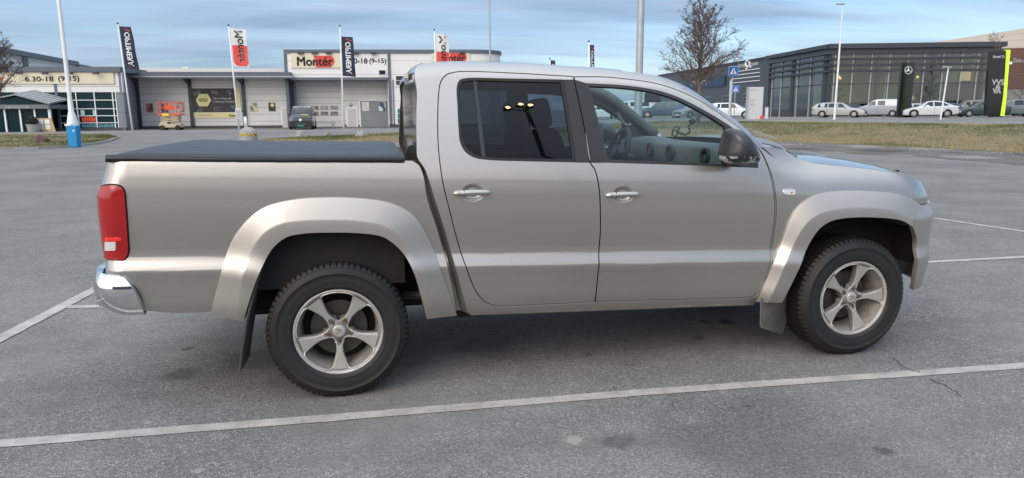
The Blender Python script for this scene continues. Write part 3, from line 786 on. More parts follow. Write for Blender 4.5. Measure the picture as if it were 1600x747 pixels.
# front bumper (side piece visible behind the wheel opening, then round to the front)
ub = unproj(1439, 321)[0]; zbt = unproj(1441, 320)[1]; zbb = unproj(1432, 453, .045)[1]
fb = [(*unproj(1426.5, 354, .046), 1), (*unproj(1427.5, 345, .042), 1), (*unproj(1439.5, 321.5, .01), 1), (ub+.35, zbt+.003), (4.9, zbt+.003, 1), (4.9, zbb+.03, 1), (3.95, zbb), (*unproj(1428, 453, .045), 1),
      *px2uv([(1433, 425), (1435.5, 400), (1433, 375)], .045)]
fb = spline(fb, .02)
def fbs(u, z):
    return SURF(u, z, .012+.033*sstep(zbt+.01, zbt-.09, z))
# clip at the centre line
def clampu(P, z0=None):
    o_ = []
    for p in P:
        lim = xs_f(p[1])+ (R_F+.04)*math.pi/2+(W_(xs_f(p[1]), p[1])-R_F)+.05
        o_.append(np.array((min(p[0], lim), p[1])))
    return o_
panel('front_bumper', M_flare, TR, clampu(fb), merge=True, surf=fbs, grid=(.05, .03), flange=.03)
# grille and headlamps on the nose
gz0, gz1 = zbt+.01, zc-.05
def rectuv(u0, u1, z0, z1, r=.02): return [np.array(p) for p in ((u0, z0), (u1, z0), (u1, z1), (u0, z1))]
hl = unproj(1444, 300)[0]
lim0 = xs_f(1.0)+R_F*math.pi/2+(W_(xs_f(1.0), 1.0)-R_F)
panel('headlamp', M_white, TR, spline([(4.12, zc-.105, 1), (4.11, zc-.07), (4.14, zc-.06), (4.28, zc-.07, 1), (4.28, gz0+.02, 1), (4.12, gz0+.03)], .02), both=True, surf=offs(.006), grid=(.05, .03), flange=.02)
panel('grille', M_black, TR, rectuv(4.29, lim0-.001, gz0+.01, zc-.06), merge=True, surf=offs(.004), grid=(.05, .03), flange=.02)
mg = MB()
for k in range(3):
    zz_ = gz0+.03+k*.05
    for s in (-1, 1): mg.grid([[SURF(u, zz_+d, .004+b)*np.array([1, -s, 1]) for d, b in ((-.008, 0), (-.008, .012), (.008, .012), (.008, 0))] for u in np.linspace(4.30, lim0-.001, 6)], flip=s < 0)
mg.build('grille_bar', M_chrome, TR)

# bonnet
H = [unproj(*p) for p in [(1229, 234.3), (1246, 246.5), (1272, 254), (1329, 260.5), (1370, 265), (1400, 270), (1428, 279.5)]]
H = spline([(u, z) for u, z in H], .03, False); rows = []
def W_edge(u, z): return SURF(u, z)
nS = len(H)
for i, (u, z) in enumerate(H):
    P = SURF(u, z-.001); t = i/(nS-1); w0 = -P[1]
    xc = P[0]+(.10-.02*t) if t < .85 else P[0]+.09+.06*(t-.85)/.15; crown = .062-.02*t
    row = []
    for s in np.linspace(-1, 1, 41):
        f = 1-abs(s)**2.6; bulge = .012*sstep(.15, .35, 1-abs(s)*1.0)
        row.append((P[0]+(xc-P[0])*f, w0*s, P[2]+crown*f+bulge*(1-t)*0))
    rows.append(row)
last = rows[-1]
for k in range(1, 6):
    a = k/5*math.pi/2; rows.append([(x+.05*math.sin(a)*(1-abs(2*j/40-1)**2.6), y*(1+.0*k), z-.05*(1-math.cos(a))-.02*k/5) for j, (x, y, z) in enumerate(last)])
first = rows[0]; rows.insert(0, [(x-.02, y, z-.03) for x, y, z in first])
mb = MB(); mb.grid(rows, flip=False); hood = mb.build('bonnet', M_paint, TR, smooth=True, angle=50)
# scuttle behind the bonnet
mb = MB(); g0 = SURF(*unproj(1204, 229.5)); g1 = SURF(*unproj(1227, 235.5)); rows = []
for t in np.linspace(0, 1, 6):
    P = g0*(1-t)+g1*t; rows.append([(P[0]+(.12)*(1-abs(s)**2.6), -P[1]*s, P[2]-.004+(.05)*(1-abs(s)**2.6)*(.5+.5*t)-.02*math.sin(t*math.pi)) for s in np.linspace(-1, 1, 31)])
mb.grid(rows); mb.build('scuttle', M_black, TR, smooth=True)

BKD = .012
def back_pt(s, z):
    # lateral share -1..1, height
    wv = W_(.46, z)-.012; b = .478-BKD*(1-abs(s)**2.6)*(1-.55*sstep(1.60, 1.80, z))*(.35+.65*sstep(1.12, 1.32, z))
    return np.array([b if abs(s) < 1 else .47, wv*s, z])
# roof and windscreen: lofted between the two roof edges
XH = 1.66          # header: roof ends, windscreen begins
def edge(x): z = ROOF(x)-.002; return np.array([x, W_(x, z), z])
rows = []
for x in list(np.linspace(.50, XH, 26)):
    P = edge(x); cr = .034*min(1, (x-.42)/.3)**.6
    rows.append([(P[0]+.10*sstep(1.2, XH, x)*(1-abs(s)**2), P[1]*s, P[2]+cr*(1-abs(s)**2.4)) for s in np.linspace(-1, 1, 41)])
r0 = rows[0]
back = []
for k, (f1, dz) in enumerate(((.4, -.006), (.75, -.020), (1.0, -.05))):
    row_ = []
    for j, (x, y, z) in enumerate(r0): q_ = back_pt(-1+2*j/40, min(z+dz, 1.80)); row_.append((x*(1-f1)+(q_[0]-.003)*f1, y, z+dz))
    back.insert(0, row_)
mb = MB(); mb.grid(back+rows); mb.build('roof', M_paint, TR, smooth=True)
mb = MB(); mb.grid([[(x, y, z-.035) for x, y, z in r] for r in rows], flip=True); mb.build('headlining', M_head, TR, smooth=True)
rows = []
for x in np.linspace(XH+.005, 2.46, 22):
    P = edge(x); t = (x-XH)/(2.46-XH)
    rows.append([(P[0]+(.10+.04*t)*(1-abs(s)**2), (P[1]-.012)*s, P[2]-.003+.030*(1-t)*(1-abs(s)**2.4)+.02*t*(1-s*s)) for s in np.linspace(-1, 1, 31)])
mb = MB(); mb.grid(rows); mb.build('windscreen', glass('screen_glass', (.82, .90, .90), 1.5), TR, smooth=True)
# inner pillars
mb = MB()
for s in (-1, 1):
    mb.tube([(x, s*(edge(x)[1]-.045), edge(x)[2]-.04) for x in np.linspace(1.5, 2.46, 14)], .036, 8)
    for (a, b) in ((unproj(890, 128), unproj(935, 256)), (unproj(700, 128), unproj(712, 250))): mb.tube([(a[0], s*(W_(*a)-.06), a[1]), (b[0], s*(W_(*b)-.06), b[1]), (b[0], s*(W_(b[0], .8)-.08), .6)], .045, 8)
build_sides(mb, 'inner_pillar', M_int2, TR, smooth=True)
# cab back wall with rear window
zr_ = list(np.linspace(.55, ROOF(.5)-.045, 30)); mb = MB(); ss = list(np.linspace(-1, 1, 33))
mb.grid([[back_pt(s, z) for s in ss] for z in zr_], flip=True)
bw = mb.build('cab_back', M_paint, TR, smooth=True)
rg = MB(); rg.grid([[back_pt(s, z)+np.array([-.012, 0, 0]) for s in np.linspace(-.85, .85, 31)] for z in np.linspace(1.35, 1.68, 14)], flip=True); o = rg.build('rear_window', mat('rear_glass', (.01, .011, .012), .10, spec=.35), None, smooth=True); o.parent = bw
tb = MB(); a = atY(640, 121, 0.0); bx = back_pt(0, a[2])[0]
xa_, xb_ = atY(635, 121, 0.0)[0], atY(648, 121, 0.0)[0]; tb.box((xa_, -.16, a[2]-.022), (xb_+.02, .16, a[2]+.022)); o = bevel(tb.build('brake_light', mat('brake_lens', (.05, .02, .02), .15, coat=1), TR), .012, 3)

# tonneau cover over the bed
zt0 = unproj(200, 250)[1]
def bt(x): return unproj_z(x)
bz = [(unproj(a, b)[0], unproj(a, b)[1]) for a, b in [(190, 250), (300, 251.5), (450, 252), (640, 251.5)]]
def unproj_z(x): return float(np.interp(x, [p[0] for p in bz], [p[1] for p in bz]))
rows = []; xsn = list(np.linspace(-1.062, .375, 50))
for x in xsn:
    z0 = unproj_z(x); fx = min(1, max(0, (x+1.062)/.12))**.5; fe = .35+.65*fx; row = []; wv = .900-.06*(1-fx)
    for s in np.linspace(-1, 1, 45):
        y = wv*s; e = 1-abs(s); top = .026*fe+.012*(1-s*s)*fe+.003*noise.noise((x*5, y*4, 3))+.0025*noise.noise((x*14, y*3, 9))
        top -= .006*math.exp(-((abs(s)-.93)/.02)**2)
        top *= min(1, (e/.025))**.45 if e < .025 else 1
        row.append((x, y, z0+.003+top))
    rows.append(row)
mb = MB(); mb.grid(rows); ton = mb.build('bed_cover', M_tonneau, TR, smooth=True)
mb = MB()
for s in (-1, 1):
    rows = []
    for x in np.linspace(-1.045, .375, 60):
        z0 = unproj_z(x); jg = .0025*noise.noise((x*22, 3, s))
        rows.append([(x, s*yv, z0+zv+jg) for yv, zv in ((.885, -.012), (.913, -.010), (.917, -.002), (.9165, .012), (.912, .019), (.902, .0245), (.885, .025))])
    mb.grid(rows, flip=s < 0)
for o in build_sides(mb, 'cover_rail', mat('cover_rail_black', (.008, .008, .009), .3), None, smooth=True): o.parent = ton
# tailgate
mb = MB(); xr = xs_r(.9)-R_R-.004
for s in (0,):
    rows = [[(xs_r(z)-R_R-.006, y, z) for y in np.linspace(-.775, .775, 20)] for z in np.linspace(.60, zt0-.01, 14)]
    mb.grid(rows, flip=True)
tg = mb.build('tailgate', M_paint, TR, smooth=True)
mb = MB(); mb.box((xr-.03, -.12, 1.03), (xr+.0, .12, 1.09)); o = bevel(mb.build('handle', M_black, None), .008); o.parent = tg
# bed inner box so nothing shows through
mb = MB(); mb.box((-1.06, -.86, .60), (.36, .86, 1.22)); mb.build('bed_tub', M_under, TR)

# tail lamp
tl = [(153, 292, 1), (165, 290), (184, 290.5), (192, 296), (195.5, 320), (199, 370), (199.5, 396), (194, 405), (180, 405.5), (164, 404, 1)]
tl_uv = px2uv(tl, .006)
ur = xs_r(1.0)-R_R*1.35
tl_uv = [(ur, tl_uv[0][1], 1)]+tl_uv[1:-1]+[(ur, tl_uv[-1][1], 1)]
U_tl = spline(tl_uv, .015)
for s in (-1, 1):
    sur = panel('lamp_surround', M_gap, TR, offset(U_tl, -.006), side=s, surf=offs(.001), grid=(.02, .03), flange=.01)[0]
    tlo = panel('tail_lamp', M_red, TR, U_tl, side=s, surf=lambda u, z: SURF(u, z, .008+.006*max(0, 1-abs((z-.99)/.2)**4)), grid=(.015, .02), flange=.014)[0]
    sur.parent = tlo; sur.matrix_parent_inverse = Matrix.Identity(4)
    rv = [np.array(unproj(*p, .008)) for p in [(165, 378), (181, 378), (181, 391), (165, 391)]]
    o = panel('reversing_lens', M_white, None, rv, side=s, surf=offs(.0165), grid=(.02, .02), flange=.006)[0]; o.parent = tlo
    rv = [np.array(unproj(*p, .008)) for p in [(165, 371), (190, 371), (190, 376), (165, 376)]]
    o = panel('lamp_bar', mat('lamp_red_bright', (.85, .02, .02), .15, coat=1) if s < 0 else D.materials['lamp_red_bright'], None, rv, side=s, surf=offs(.0165), grid=(.02, .02), flange=.006)[0]; o.parent = tlo

# rear bumper: chrome corner pieces and bar
def bs(u, z):
    z0 = .64; k = 1-((z-z0)/.155)**2; off = -.012+.060*max(-1, k)
    a = -.975; R_b = .16
    w0 = .905+off
    if u < a:
        s = a-u
        if s < R_b*math.pi/2: return np.array([a-.03-R_b*1.0*math.sin(s/R_b)-off*.6*min(1, s/.1), -(w0-R_b*(1-math.cos(s/R_b))), z])
        return np.array([a-.03-R_b-off*.6, -(w0-R_b-(s-R_b*math.pi/2)), z])
    return np.array([u-.03*min(1, max(0, 1-(u-a)/.1)), -w0, z])
def unb(px, py):
    g = atY(px, py, -.94); q = np.array([max(g[0], -1.1), g[2]]); t = np.array([px, py], float)
    for it in range(20):
        p0 = proj(bs(*q)); e = t-p0
        J = np.stack([(proj(bs(q[0]+1e-4, q[1]))-p0)/1e-4, (proj(bs(q[0], q[1]+1e-4))-p0)/1e-4], -1)
        q = q+np.clip(np.linalg.solve(J.T@J+np.eye(2)*60, J.T@e), -.05, .05)
    return float(q[0]), float(q[1])
zt_, zl_ = unb(170, 428)[1], unb(190, 489)[1]
bump = [(-2.0, zt_+.012, 1), (-1.25, zt_+.012), (*unb(160, 427),), (*unb(175, 431),), (*unb(193, 434.5),), (*unb(204, 446),), (*unb(214, 465),), (*unb(227, 492), 1), (*unb(205, 492),), (*unb(180, 489),), (*unb(163, 480),), (-1.25, zl_-.0), (-2.0, zl_, 1)]
lim_b = -(.975+.16*math.pi/2+.905+.018-.16)
bump[0] = (lim_b, *bump[0][1:]); bump[-1] = (lim_b, *bump[-1][1:])
panel('rear_bumper', M_chrome, TR, spline(bump, .02), merge=True, surf=bs, grid=(.025, .012), flange=.03)
mb = MB(); mb.box((-1.12, -.80, .60), (-1.0, .80, .74)); mb.build('bumper_mount', M_black, TR)
mb = MB(); Pt = [bs(u, zt_-.004) for u in np.linspace(-.93, -2.1, 40)]; Pt = [p for p in Pt if p[1] < -.02]+[np.array([Pt[-1][0], -.01, zt_])]
for s in (-1, 1): mb.grid([[(p[0]+.004, s*-p[1]*.985, zt_-.012), (max(p[0]+.12, -1.09) if p[0] < -1.0 else p[0]+.0, s*-min(p[1]+.10, 0), zt_-.010)] for p in Pt])
mb.build('step_pad', M_black, TR)

# undercarriage
mb = MB()
for s in (-1, 1): mb.box((-.5, s*.42-.05, .42), (3.5, s*.42+.05, .52))
mb.box((-.45, -.56, .70), (.45, .56, 1.0)); mb.box((.5, -.78, .36), (2.4, .78, .46)); mb.box((2.5, -.5, .30), (3.7, .5, .85)); mb.box((-1.0, -.5, .58), (-.55, .5, .70))
mb.build('chassis', M_under, TR)
mb = MB(); mb.tube([(0, -.80, .365), (0, .80, .365)], .05, 12); mb.tube([(0, -.14, .365), (0, .14, .365)], .14, 14); mb.tube([(3.095, -.75, .36), (3.095, .75, .36)], .035, 8)
for s in (-1, 1):
    mb.box((-.50, s*.58-.035, .40), (.70, s*.58+.035, .43)); mb.tube([(-.10, s*.6, .38), (-.22, s*.55, .80)], .03, 10); mb.tube([(3.05, s*.62, .45), (3.0, s*.55, .95)], .05, 10)
    mb.tube([(2.75, s*.70, .80), (3.0, s*.72, .78), (3.2, s*.66, .80)], .02, 8)
build_parts(mb, 'axle_part', M_under, TR, smooth=True, angle=40)
mb = MB(); mb.tube([(.35, -.62, .47), (.75, -.60, .44), (2.2, -.5, .44)], .03, 10); mb.build('exhaust', M_steel, TR, smooth=True)
# inner wheel-house plates
mb = MB()
for s in (-1, 1):
    for (x0, x1) in ((-.60, .60), (2.55, 3.60)):
        mb = MB(); mb.grid([[(x, s*.60, z) for z in (.42, 1.12)] for x in (x0-.02, x1+.02)])
        rows = [[((x0+x1)/2+(x1-x0)/2*1.03*math.cos(a), s*yv, .53+.55*max(0, math.sin(a))**.7) for yv in (.60, .86)] for a in np.linspace(0, math.pi, 24)]; mb.grid(rows); mb.build('wheel_house', M_under, TR)

# mud flaps
mb = MB()
for s in (-1, 1):
    pr_ = [(406, 414), (397, 448), (384, 500), (376, 550), (372.5, 582)]; rows = []
    for p in pr_:
        a = atY(*p, -.95); rows.append([(a[0]+dx, s*yv, a[2]) for (dx, yv) in ((0, .955), (.006, .958), (.012, .955), (.02, .69), (.008, .69), (0, .955))])
    mb.grid(rows, flip=s < 0); mb.add(rows[-1][:5], [(0, 1, 2, 3, 4)])
fl = build_sides(mb, 'mud_flap', mat('mud_flap_rubber', (.035, .033, .031), .8, var=(7, .3, (.075, .068, .06)), bump=(20, .3, .004)), TR)
mb = MB()
for s in (-1, 1):
    A = atY(1188, 468, -.93); B = atY(1187, 509, -.93); C_ = atY(1190, 513, -.93); Dd = atY(1221, 523, -.74); E_ = atY(1251, 430, -.74)
    pts = [A, B, C_, Dd, E_]; q1 = [(p[0], s*-p[1], p[2]) for p in pts]; q2 = [(p[0]+.008, s*-p[1], p[2]) for p in pts]
    n = 5; mb.add(q1+q2, [tuple(range(n)), tuple(range(2*n-1, n-1, -1))]+[(i, (i+1) % n, (i+1) % n+n, i+n) for i in range(n)])
build_sides(mb, 'mud_flap', mat('mud_flap_dusty', (.085, .08, .075), .85, var=(5, .3, (.14, .13, .12)), bump=(20, .3, .004)), TR)

# door mirrors
MIR = None
for s in (-1, 1):
    c = atY(1156, 234, -1.08); mb = MB(); rows = []
    ol = [atY(a, b, -1.08) for a, b in spline([(1144, 200.8), (1156, 204), (1168, 216), (1176, 229.5), (1181, 242), (1182, 251), (1177, 256), (1165, 258), (1150, 257), (1136, 254.3), (1129, 249), (1128, 241), (1129.5, 231), (1132.5, 218), (1135, 206.5), (1138.5, 202)], 3)]
    for t in list(np.sin(np.linspace(-math.pi/2, math.pi/2, 22))):
        k = max(.02, (1-abs(t)**2.3)**(1/2.3)); row = []
        for p in ol+[ol[0]]:
            dx, dz = p[0]-c[0], p[2]-c[2]; row.append((c[0]+dx*k, s*(1.075-.115*t), c[2]+dz*k))
        rows.append(row)
    mb.grid(rows, flip=s > 0)
    m = D.materials.get('mirror_shell')
    if m is None:
        m = mat('mirror_shell', (.028, .029, .032), .38, coat=.3, bump=(400, .06, .001)); q = NT(m); b = m.node_tree.nodes['Principled BSDF']
        tcn = q.n('ShaderNodeTexCoord'); sp = q.n('ShaderNodeSeparateXYZ'); q.l(tcn.outputs['Object'], sp.inputs[0])
        band = q.ramp(q.m('MULTIPLY', q.m('ABSOLUTE', q.m('SUBTRACT', sp.outputs[2], float(c[2])-.052)), 40), [(.6, 1.0), (1.0, 0.0)])
        sc_ = q.ramp(q.noise(tcn.outputs['Object'], 17, 5, .6, .3), [(.50, 0.0), (.52, 1.0)])
        msk = q.m('MULTIPLY', band, sc_); q.l(q.mix(msk, (.028, .029, .032), (.42, .42, .42)), b.inputs['Base Color'])
    mir = mb.build('door_mirror', m, TR, smooth=True)
    g = MB()
    for a in np.linspace(0, 2*math.pi, 33)[:-1]: pass
    gv = [(c[0]-.062+.7*.045*math.cos(a)+.0, s*(1.015-.7*.045*math.cos(a)), c[2]-.005+.075*math.sin(a)) for a in np.linspace(0, 2*math.pi, 33)[:-1]]
    g.add(gv, [tuple(range(32))]); o = g.build('mirror_glass', mat('mirror_silver', (.8, .82, .83), .02, 1) if s < 0 else D.materials['mirror_silver'], None); o.parent = mir
    g = MB(); a = unproj(1160, 255); g.box((c[0]+.0, .87, c[2]-.10), (c[0]+.06, 1.00, c[2]-.062), T=lambda v: (v[0], s*v[1], v[2])); o = bevel(g.build('mirror_arm', M_black, None), .012); o.parent = mir
# corner sail at the mirror foot
sail = spline(px2uv([(1134, 199, 1), (1152, 206), (1172, 228), (1183, 248), (1184.5, 262, 1), (1132, 259, 1), (1137, 225)], .001), .02)
panel('mirror_foot', M_black, TR, sail, both=True, surf=offs(.003), grid=(.1, .03), flange=.015)

# cabin
mb = MB(); mb.box((.55, -.80, .50), (2.7, .80, .62)); mb.box((.50, -.80, .55), (.56, .80, 1.30)); mb.box((2.45, -.80, .5), (2.60, .80, 1.16)); mb.build('cabin_floor', M_int, TR)
def cushion(mb, c, s, r=.05, T=None, n=10):
    rows = []
    for i in range(n+1):
        ph = -math.pi/2+math.pi*i/n; row = []
        for j in range(2*n+1):
            th = 2*math.pi*j/(2*n); e = .45
            f = lambda v: math.copysign(abs(v)**e, v)
            v = (c[0]+s[0]*f(math.cos(th))*abs(math.cos(ph))**e, c[1]+s[1]*f(math.sin(th))*abs(math.cos(ph))**e, c[2]+s[2]*f(math.sin(ph)))
            row.append(T(v) if T else v)
        rows.append(row)
    mb.grid(rows)
def seatrot(px_, pz, ang): 
    ca, sa = math.cos(ang), math.sin(ang)
    return lambda v: (px_+(v[0]-px_)*ca-(v[2]-pz)*sa, v[1], pz+(v[0]-px_)*sa+(v[2]-pz)*ca)
for yc in (-.40, .40):
    mb = MB(); cushion(mb, (1.62, yc, .80), (.26, .25, .08)); T = seatrot(1.40, .85, .20); cushion(mb, (1.36, yc, 1.12), (.075, .24, .31), T=T)
    st = mb.build('front_seat', M_seat, TR, smooth=True)
    mb = MB(); cushion(mb, (1.36, yc, 1.52), (.05, .125, .09), T=T); mb.tube([T((1.37, yc-.06, 1.38)), T((1.37, yc-.06, 1.5))], .007, 6); mb.tube([T((1.37, yc+.06, 1.38)), T((1.37, yc+.06, 1.5))], .007, 6)
    o = mb.build('headrest', M_seat, None, smooth=True); o.parent = st
mb = MB(); cushion(mb, (.92, 0, .82), (.24, .68, .09)); T = seatrot(.72, .85, .12); cushion(mb, (.70, 0, 1.12), (.07, .68, .30), T=T); rs_ = mb.build('rear_bench', M_seat, TR, smooth=True)
for yc in (-.42, .42):
    mb = MB(); cushion(mb, (.70, yc, 1.50), (.045, .12, .075), T=T); o = mb.build('headrest', M_seat, None, smooth=True); o.parent = rs_
# dashboard
mb = MB(); rows = []
for y in np.linspace(-.865, .865, 33):
    bin_ = .05*math.exp(-((y-.40)/.17)**2)
    cn = .03*math.exp(-(y/.2)**4); rows.append([(2.28, y, .85), (2.26-cn, y, 1.02), (2.225-cn, y, 1.17), (2.225-cn, y, 1.275), (2.26, y, 1.300+bin_*.5), (2.36, y, 1.305+bin_*.3), (2.46, y, 1.298), (2.56, y, 1.22)])
mb.grid(rows, flip=False); dash = mb.build('dashboard', M_int2, TR, smooth=True)
mb = MB(); mb.box((2.175, -.115, .90), (2.22, .115, 1.18)); o = bevel(mb.build('centre_console', M_int, None), .01); o.parent = dash
mb = MB()
for yc, r in ((-.62, .045), (-.17, .045), (.17, .045), (.70, .045)): mb.lathe([(r*.55, 0), (r*.6, .008), (r, .012), (r+.008, .004), (r+.01, -.01)], 20, T=lambda v: (2.218-v[2]-(.03 if abs(yc) < .2 else 0), yc+v[0], 1.235+v[1]))
o = mb.build('air_vent', M_int, None, smooth=True); o.parent = dash
# steering wheel on the far (left-hand) side
sc3 = np.array([2.02, .40, 1.205]); tilt = .38
def stw(v): ca, sa = math.cos(tilt), math.sin(tilt); return (sc3[0]-v[2]*ca+v[1]*sa*1.0, sc3[1]+v[0], sc3[2]+v[1]*ca+v[2]*sa)
mb = MB(); mb.tube([stw((.185*math.cos(a), .185*math.sin(a), 0)) for a in np.linspace(0, 2*math.pi, 37)[:-1]], .016, 8, closed=True)
mb.lathe([(0, .02), (.05, .018), (.065, 0), (.06, -.03)], 20, T=stw)
for a in (0, math.pi, -math.pi/2): mb.tube([stw((.05*math.cos(a), .05*math.sin(a), 0)), stw((.18*math.cos(a), .18*math.sin(a), 0))], .014, 6)
mb.tube([stw((0, 0, -.02)), stw((0, 0, -.25))], .035, 8)
mb.build('steering_wheel', M_black, TR, smooth=True)
# interior mirror and phone holder
mb = MB(); c = atY(1020, 152, .02); mb.box((c[0]-.012, -.11, c[2]-.035), (c[0]+.012, .15, c[2]+.035)); o = bevel(mb.build('rear_view_mirror', M_int, TR), .01, 3)
mb = MB(); mb.tube([(c[0]+.01, .02, c[2]+.02), (c[0]+.07, .02, c[2]+.08)], .012, 8); p = mb.build('mirror_stem', M_int, None, smooth=True); p.parent = o
yv = .05; P = [atY(a, b, yv) for a, b in [(1082, 189), (1076, 197), (1078, 206), (1071, 211), (1062, 208), (1056, 204)]]
mb = MB(); mb.tube(P, .008, 8); mb.tube([atY(1084, 187, yv), atY(1079, 192, yv)], .022, 10)
ph_ = [atY(a, b, yv) for a, b in [(1052, 203), (1050, 210), (1056, 214), (1062, 199), (1055, 198)]]; mb.tube(ph_, .007, 6, closed=True)
mb.build('phone_holder', M_int, TR, smooth=True)
mb = MB(); P = [(1.86+.02*i, -.70+.0*i, 1.35+.07*i) for i in range(2)]
A = [atY(a, b, .70) for a, b in [(966, 174), (968, 183), (976, 194), (982, 196), (986, 193)]]; mb.tube(A, .012, 6); mb.build('grab_handle', M_head, TR, smooth=True)
# ================================================================== wheels
M_alloy_mid = alloy('alloy_shaded_recess', (.27, .26, .245), amt=.35); M_alloy_face = alloy('alloy_face', (.44, .42, .385), amt=.25)  # recess alloy is darkened to paint in the shade of the spoke grooves
def make_wheel(X, s, spin, hub=.3655):
    # local frame: a = across, b = up, c = outwards
    yo = .935
    def T(v): return (X+v[0], s*(yo+v[2]), hub+v[1])
    def flipf(mb_): return mb_
    rr = .232
    # tyre
    R = hub; TW = .245
    prof = [(.218, -.030), (.224, -.012), (.232, .000), (.246, .009), (.250, .0125), (.254, .0115), (.268, .0155), (.295, .017), (.318, .0135), (.320, .0165), (.324, .0150), (.326, .0115), (.340, .004), (.352, -.006), (R-.006, -.020), (R-.001, -.036), (R, -.06), (R+.0005, -.12), (R, -.18), (R-.002, -.205), (R-.014, -.232), (.335, -.25), (.29, -.258), (.24, -.245), (.218, -.215)]
    tm = MB(); tm.lathe(prof, 96, T=T, closed=False)
    ty = tm.build('tyre', M_tyre, None, smooth=True, recalc=True); 
    lm = MB(); nl = 72; rnd = random.Random(5)
    for k in range(nl):
        a0 = 2*math.pi*k/nl; da = 2*math.pi/nl
        def blk(r0, r1, c0, c1, aa, ab, sk=0.0):
            vs = []
            for (r, c_) in ((r0, c0), (r0, c1), (r1, c1), (r1, c0)):
                for a in (aa, ab):
                    aq = a+(sk*(c_+.02)/.2)
                    vs.append(T((r*math.cos(aq), r*math.sin(aq), c_)))
            lm.add(vs, [(0, 1, 3, 2), (2, 3, 5, 4), (4, 5, 7, 6), (6, 7, 1, 0), (0, 2, 4, 6), (7, 5, 3, 1)])
        # shoulder lug, wraps over the edge
        blk(R-.016, R+.0055, -.062, -.024, a0, a0+da*.66)
        vs = [T((r*math.cos(a), r*math.sin(a), c_)) for (r, c_) in ((R+.0055, -.024), (R-.004, -.0125), (R-.022, -.0035), (R-.030, -.006)) for a in (a0, a0+da*.66)]
        vs += [T(((R-.03)*math.cos(a), (R-.03)*math.sin(a), -.024)) for a in (a0, a0+da*.66)]
        lm.add(vs, [(0, 1, 3, 2), (2, 3, 5, 4), (4, 5, 7, 6), (0, 2, 4, 6, 8), (9, 7, 5, 3, 1)])
        blk(R-.01, R+.0055, -.115, -.070, a0+da*.3, a0+da*.95, .15); blk(R-.01, R+.0055, -.170, -.123, a0+da*.1, a0+da*.75, -.15); blk(R-.016, R+.005, -.225, -.178, a0+da*.2, a0+da*.86)
    # rim face with five openings
    def op(k):
        a0 = spin+math.pi/5+2*math.pi*k/5
        hh = [(.054, 0), (.061, .016), (.076, .033), (.095, .048), (.12, .060), (.15, .070), (.174, .077), (.189, .0785), (.199, .069), (.2055, .051), (.2105, .025)]; hp = [(a, b, 0) for a, b in hh]+[(.212, 0, 0)]+[(a, -b, 0) for a, b in hh[:0:-1]]
        return spline([(r*math.cos(a0)-t*math.sin(a0), r*math.sin(a0)+t*math.cos(a0)) for r, t, _ in hp], .008)
    ops = [op(k) for k in range(5)]
    outer = [np.array((.2175*math.cos(a), .2175*math.sin(a))) for a in np.linspace(0, 2*math.pi, 97)[:-1]]
    allp = np.array([p for o in ops for p in o])
    def dist(u, v): return float(np.min(np.hypot(allp[:, 0]-u, allp[:, 1]-v)))
    def surf(u, v):
        r = math.hypot(u, v); d = dist(u, v)
        c_ = -.026+.0*r; c_ = -.034+.020*(r/.215)**2           # dished
        ridge = .006*math.exp(-((d-.005)/.0045)**2)*sstep(.217, .208, r)              # raised border round every opening
        groove = -.007*sstep(.008, .013, d)*sstep(.24, .19, r)*sstep(.05, .075, r)
        mid = .0095*sstep(.0165, .021, d)*sstep(.06, .09, r)*sstep(.215, .20, r)
        edge_ = .010*sstep(.205, .215, r)
        hubd = -.006*math.exp(-((r-.057)/.010)**2)+.012*sstep(.045, .036, r)
        q = (u, v, c_+groove*.8+edge_+hubd)
        return np.array([X+q[0], -(yo+q[2]), hub+q[1]])
    V, F_, NN = panel_geo(outer, ops, surf=surf, grid=(.0055, .0055) if s < 0 else (.014, .014), flange=.035, side=-1)
    if s > 0: V = V*np.array([1, -1, 1]); NN = NN*np.array([1, -1, 1]); F_ = [f[::-1] for f in F_]
    wm_ = MB(); wm_.add(V, F_, NN)
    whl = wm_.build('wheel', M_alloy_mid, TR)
    def face(u, v, off=0.0): p = surf(u, v); q = np.array([p[0]-X, p[2]-hub, -p[1]-yo+off]); return T(q)
    bd = MB()
    for o in ops:
        oo = [p for p in offset(o, -.0052)]; bd.tube([face(p[0], p[1], .001) for p in oo], .0042, 6, closed=True)
    bo = bd.build('opening_border', M_alloy, None, smooth=True); bo.parent = whl
    pl_ = MB()
    for k in range(5):
        a = spin+2*math.pi*k/5; ca, sa = math.cos(a), math.sin(a)
        def W3(r_, t_, c_): return T((r_*ca-t_*sa, r_*sa+t_*ca, c_))
        st_ = [(.078, .009), (.10, .0125), (.13, .0165), (.16, .0225), (.185, .030), (.200, .036), (.2065, .036)]; rows = []
        for r_, hw_ in st_:
            base_ = -.034+.020*(r_/.215)**2; top_ = base_+.0045+.003*sstep(.08, .12, r_)
            rows.append([W3(r_, -hw_-.002, base_-.006), W3(r_, -hw_, top_-.0012), W3(r_, -hw_+.002, top_), W3(r_, hw_-.002, top_), W3(r_, hw_, top_-.0012), W3(r_, hw_+.002, base_-.006)])
        pl_.grid(rows, flip=s > 0); pl_.add(rows[-1], [tuple(range(6))]); pl_.add(rows[0], [tuple(range(6))])
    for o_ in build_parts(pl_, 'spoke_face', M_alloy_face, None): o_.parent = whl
    def sub(mbb, name, m, **k): o = mbb.build(name, m, None, **k); o.parent = whl; return o
    ty.parent = whl
    sub(lm, 'tread', M_tyre)
    lp = MB(); lp.lathe([(.2165, -.014), (.2185, -.004), (.225, .001), (.2325, .0015), (.236, -.003), (.234, -.012)], 96, T=T); sub(lp, 'rim_lip', M_alloy, smooth=True, recalc=True)
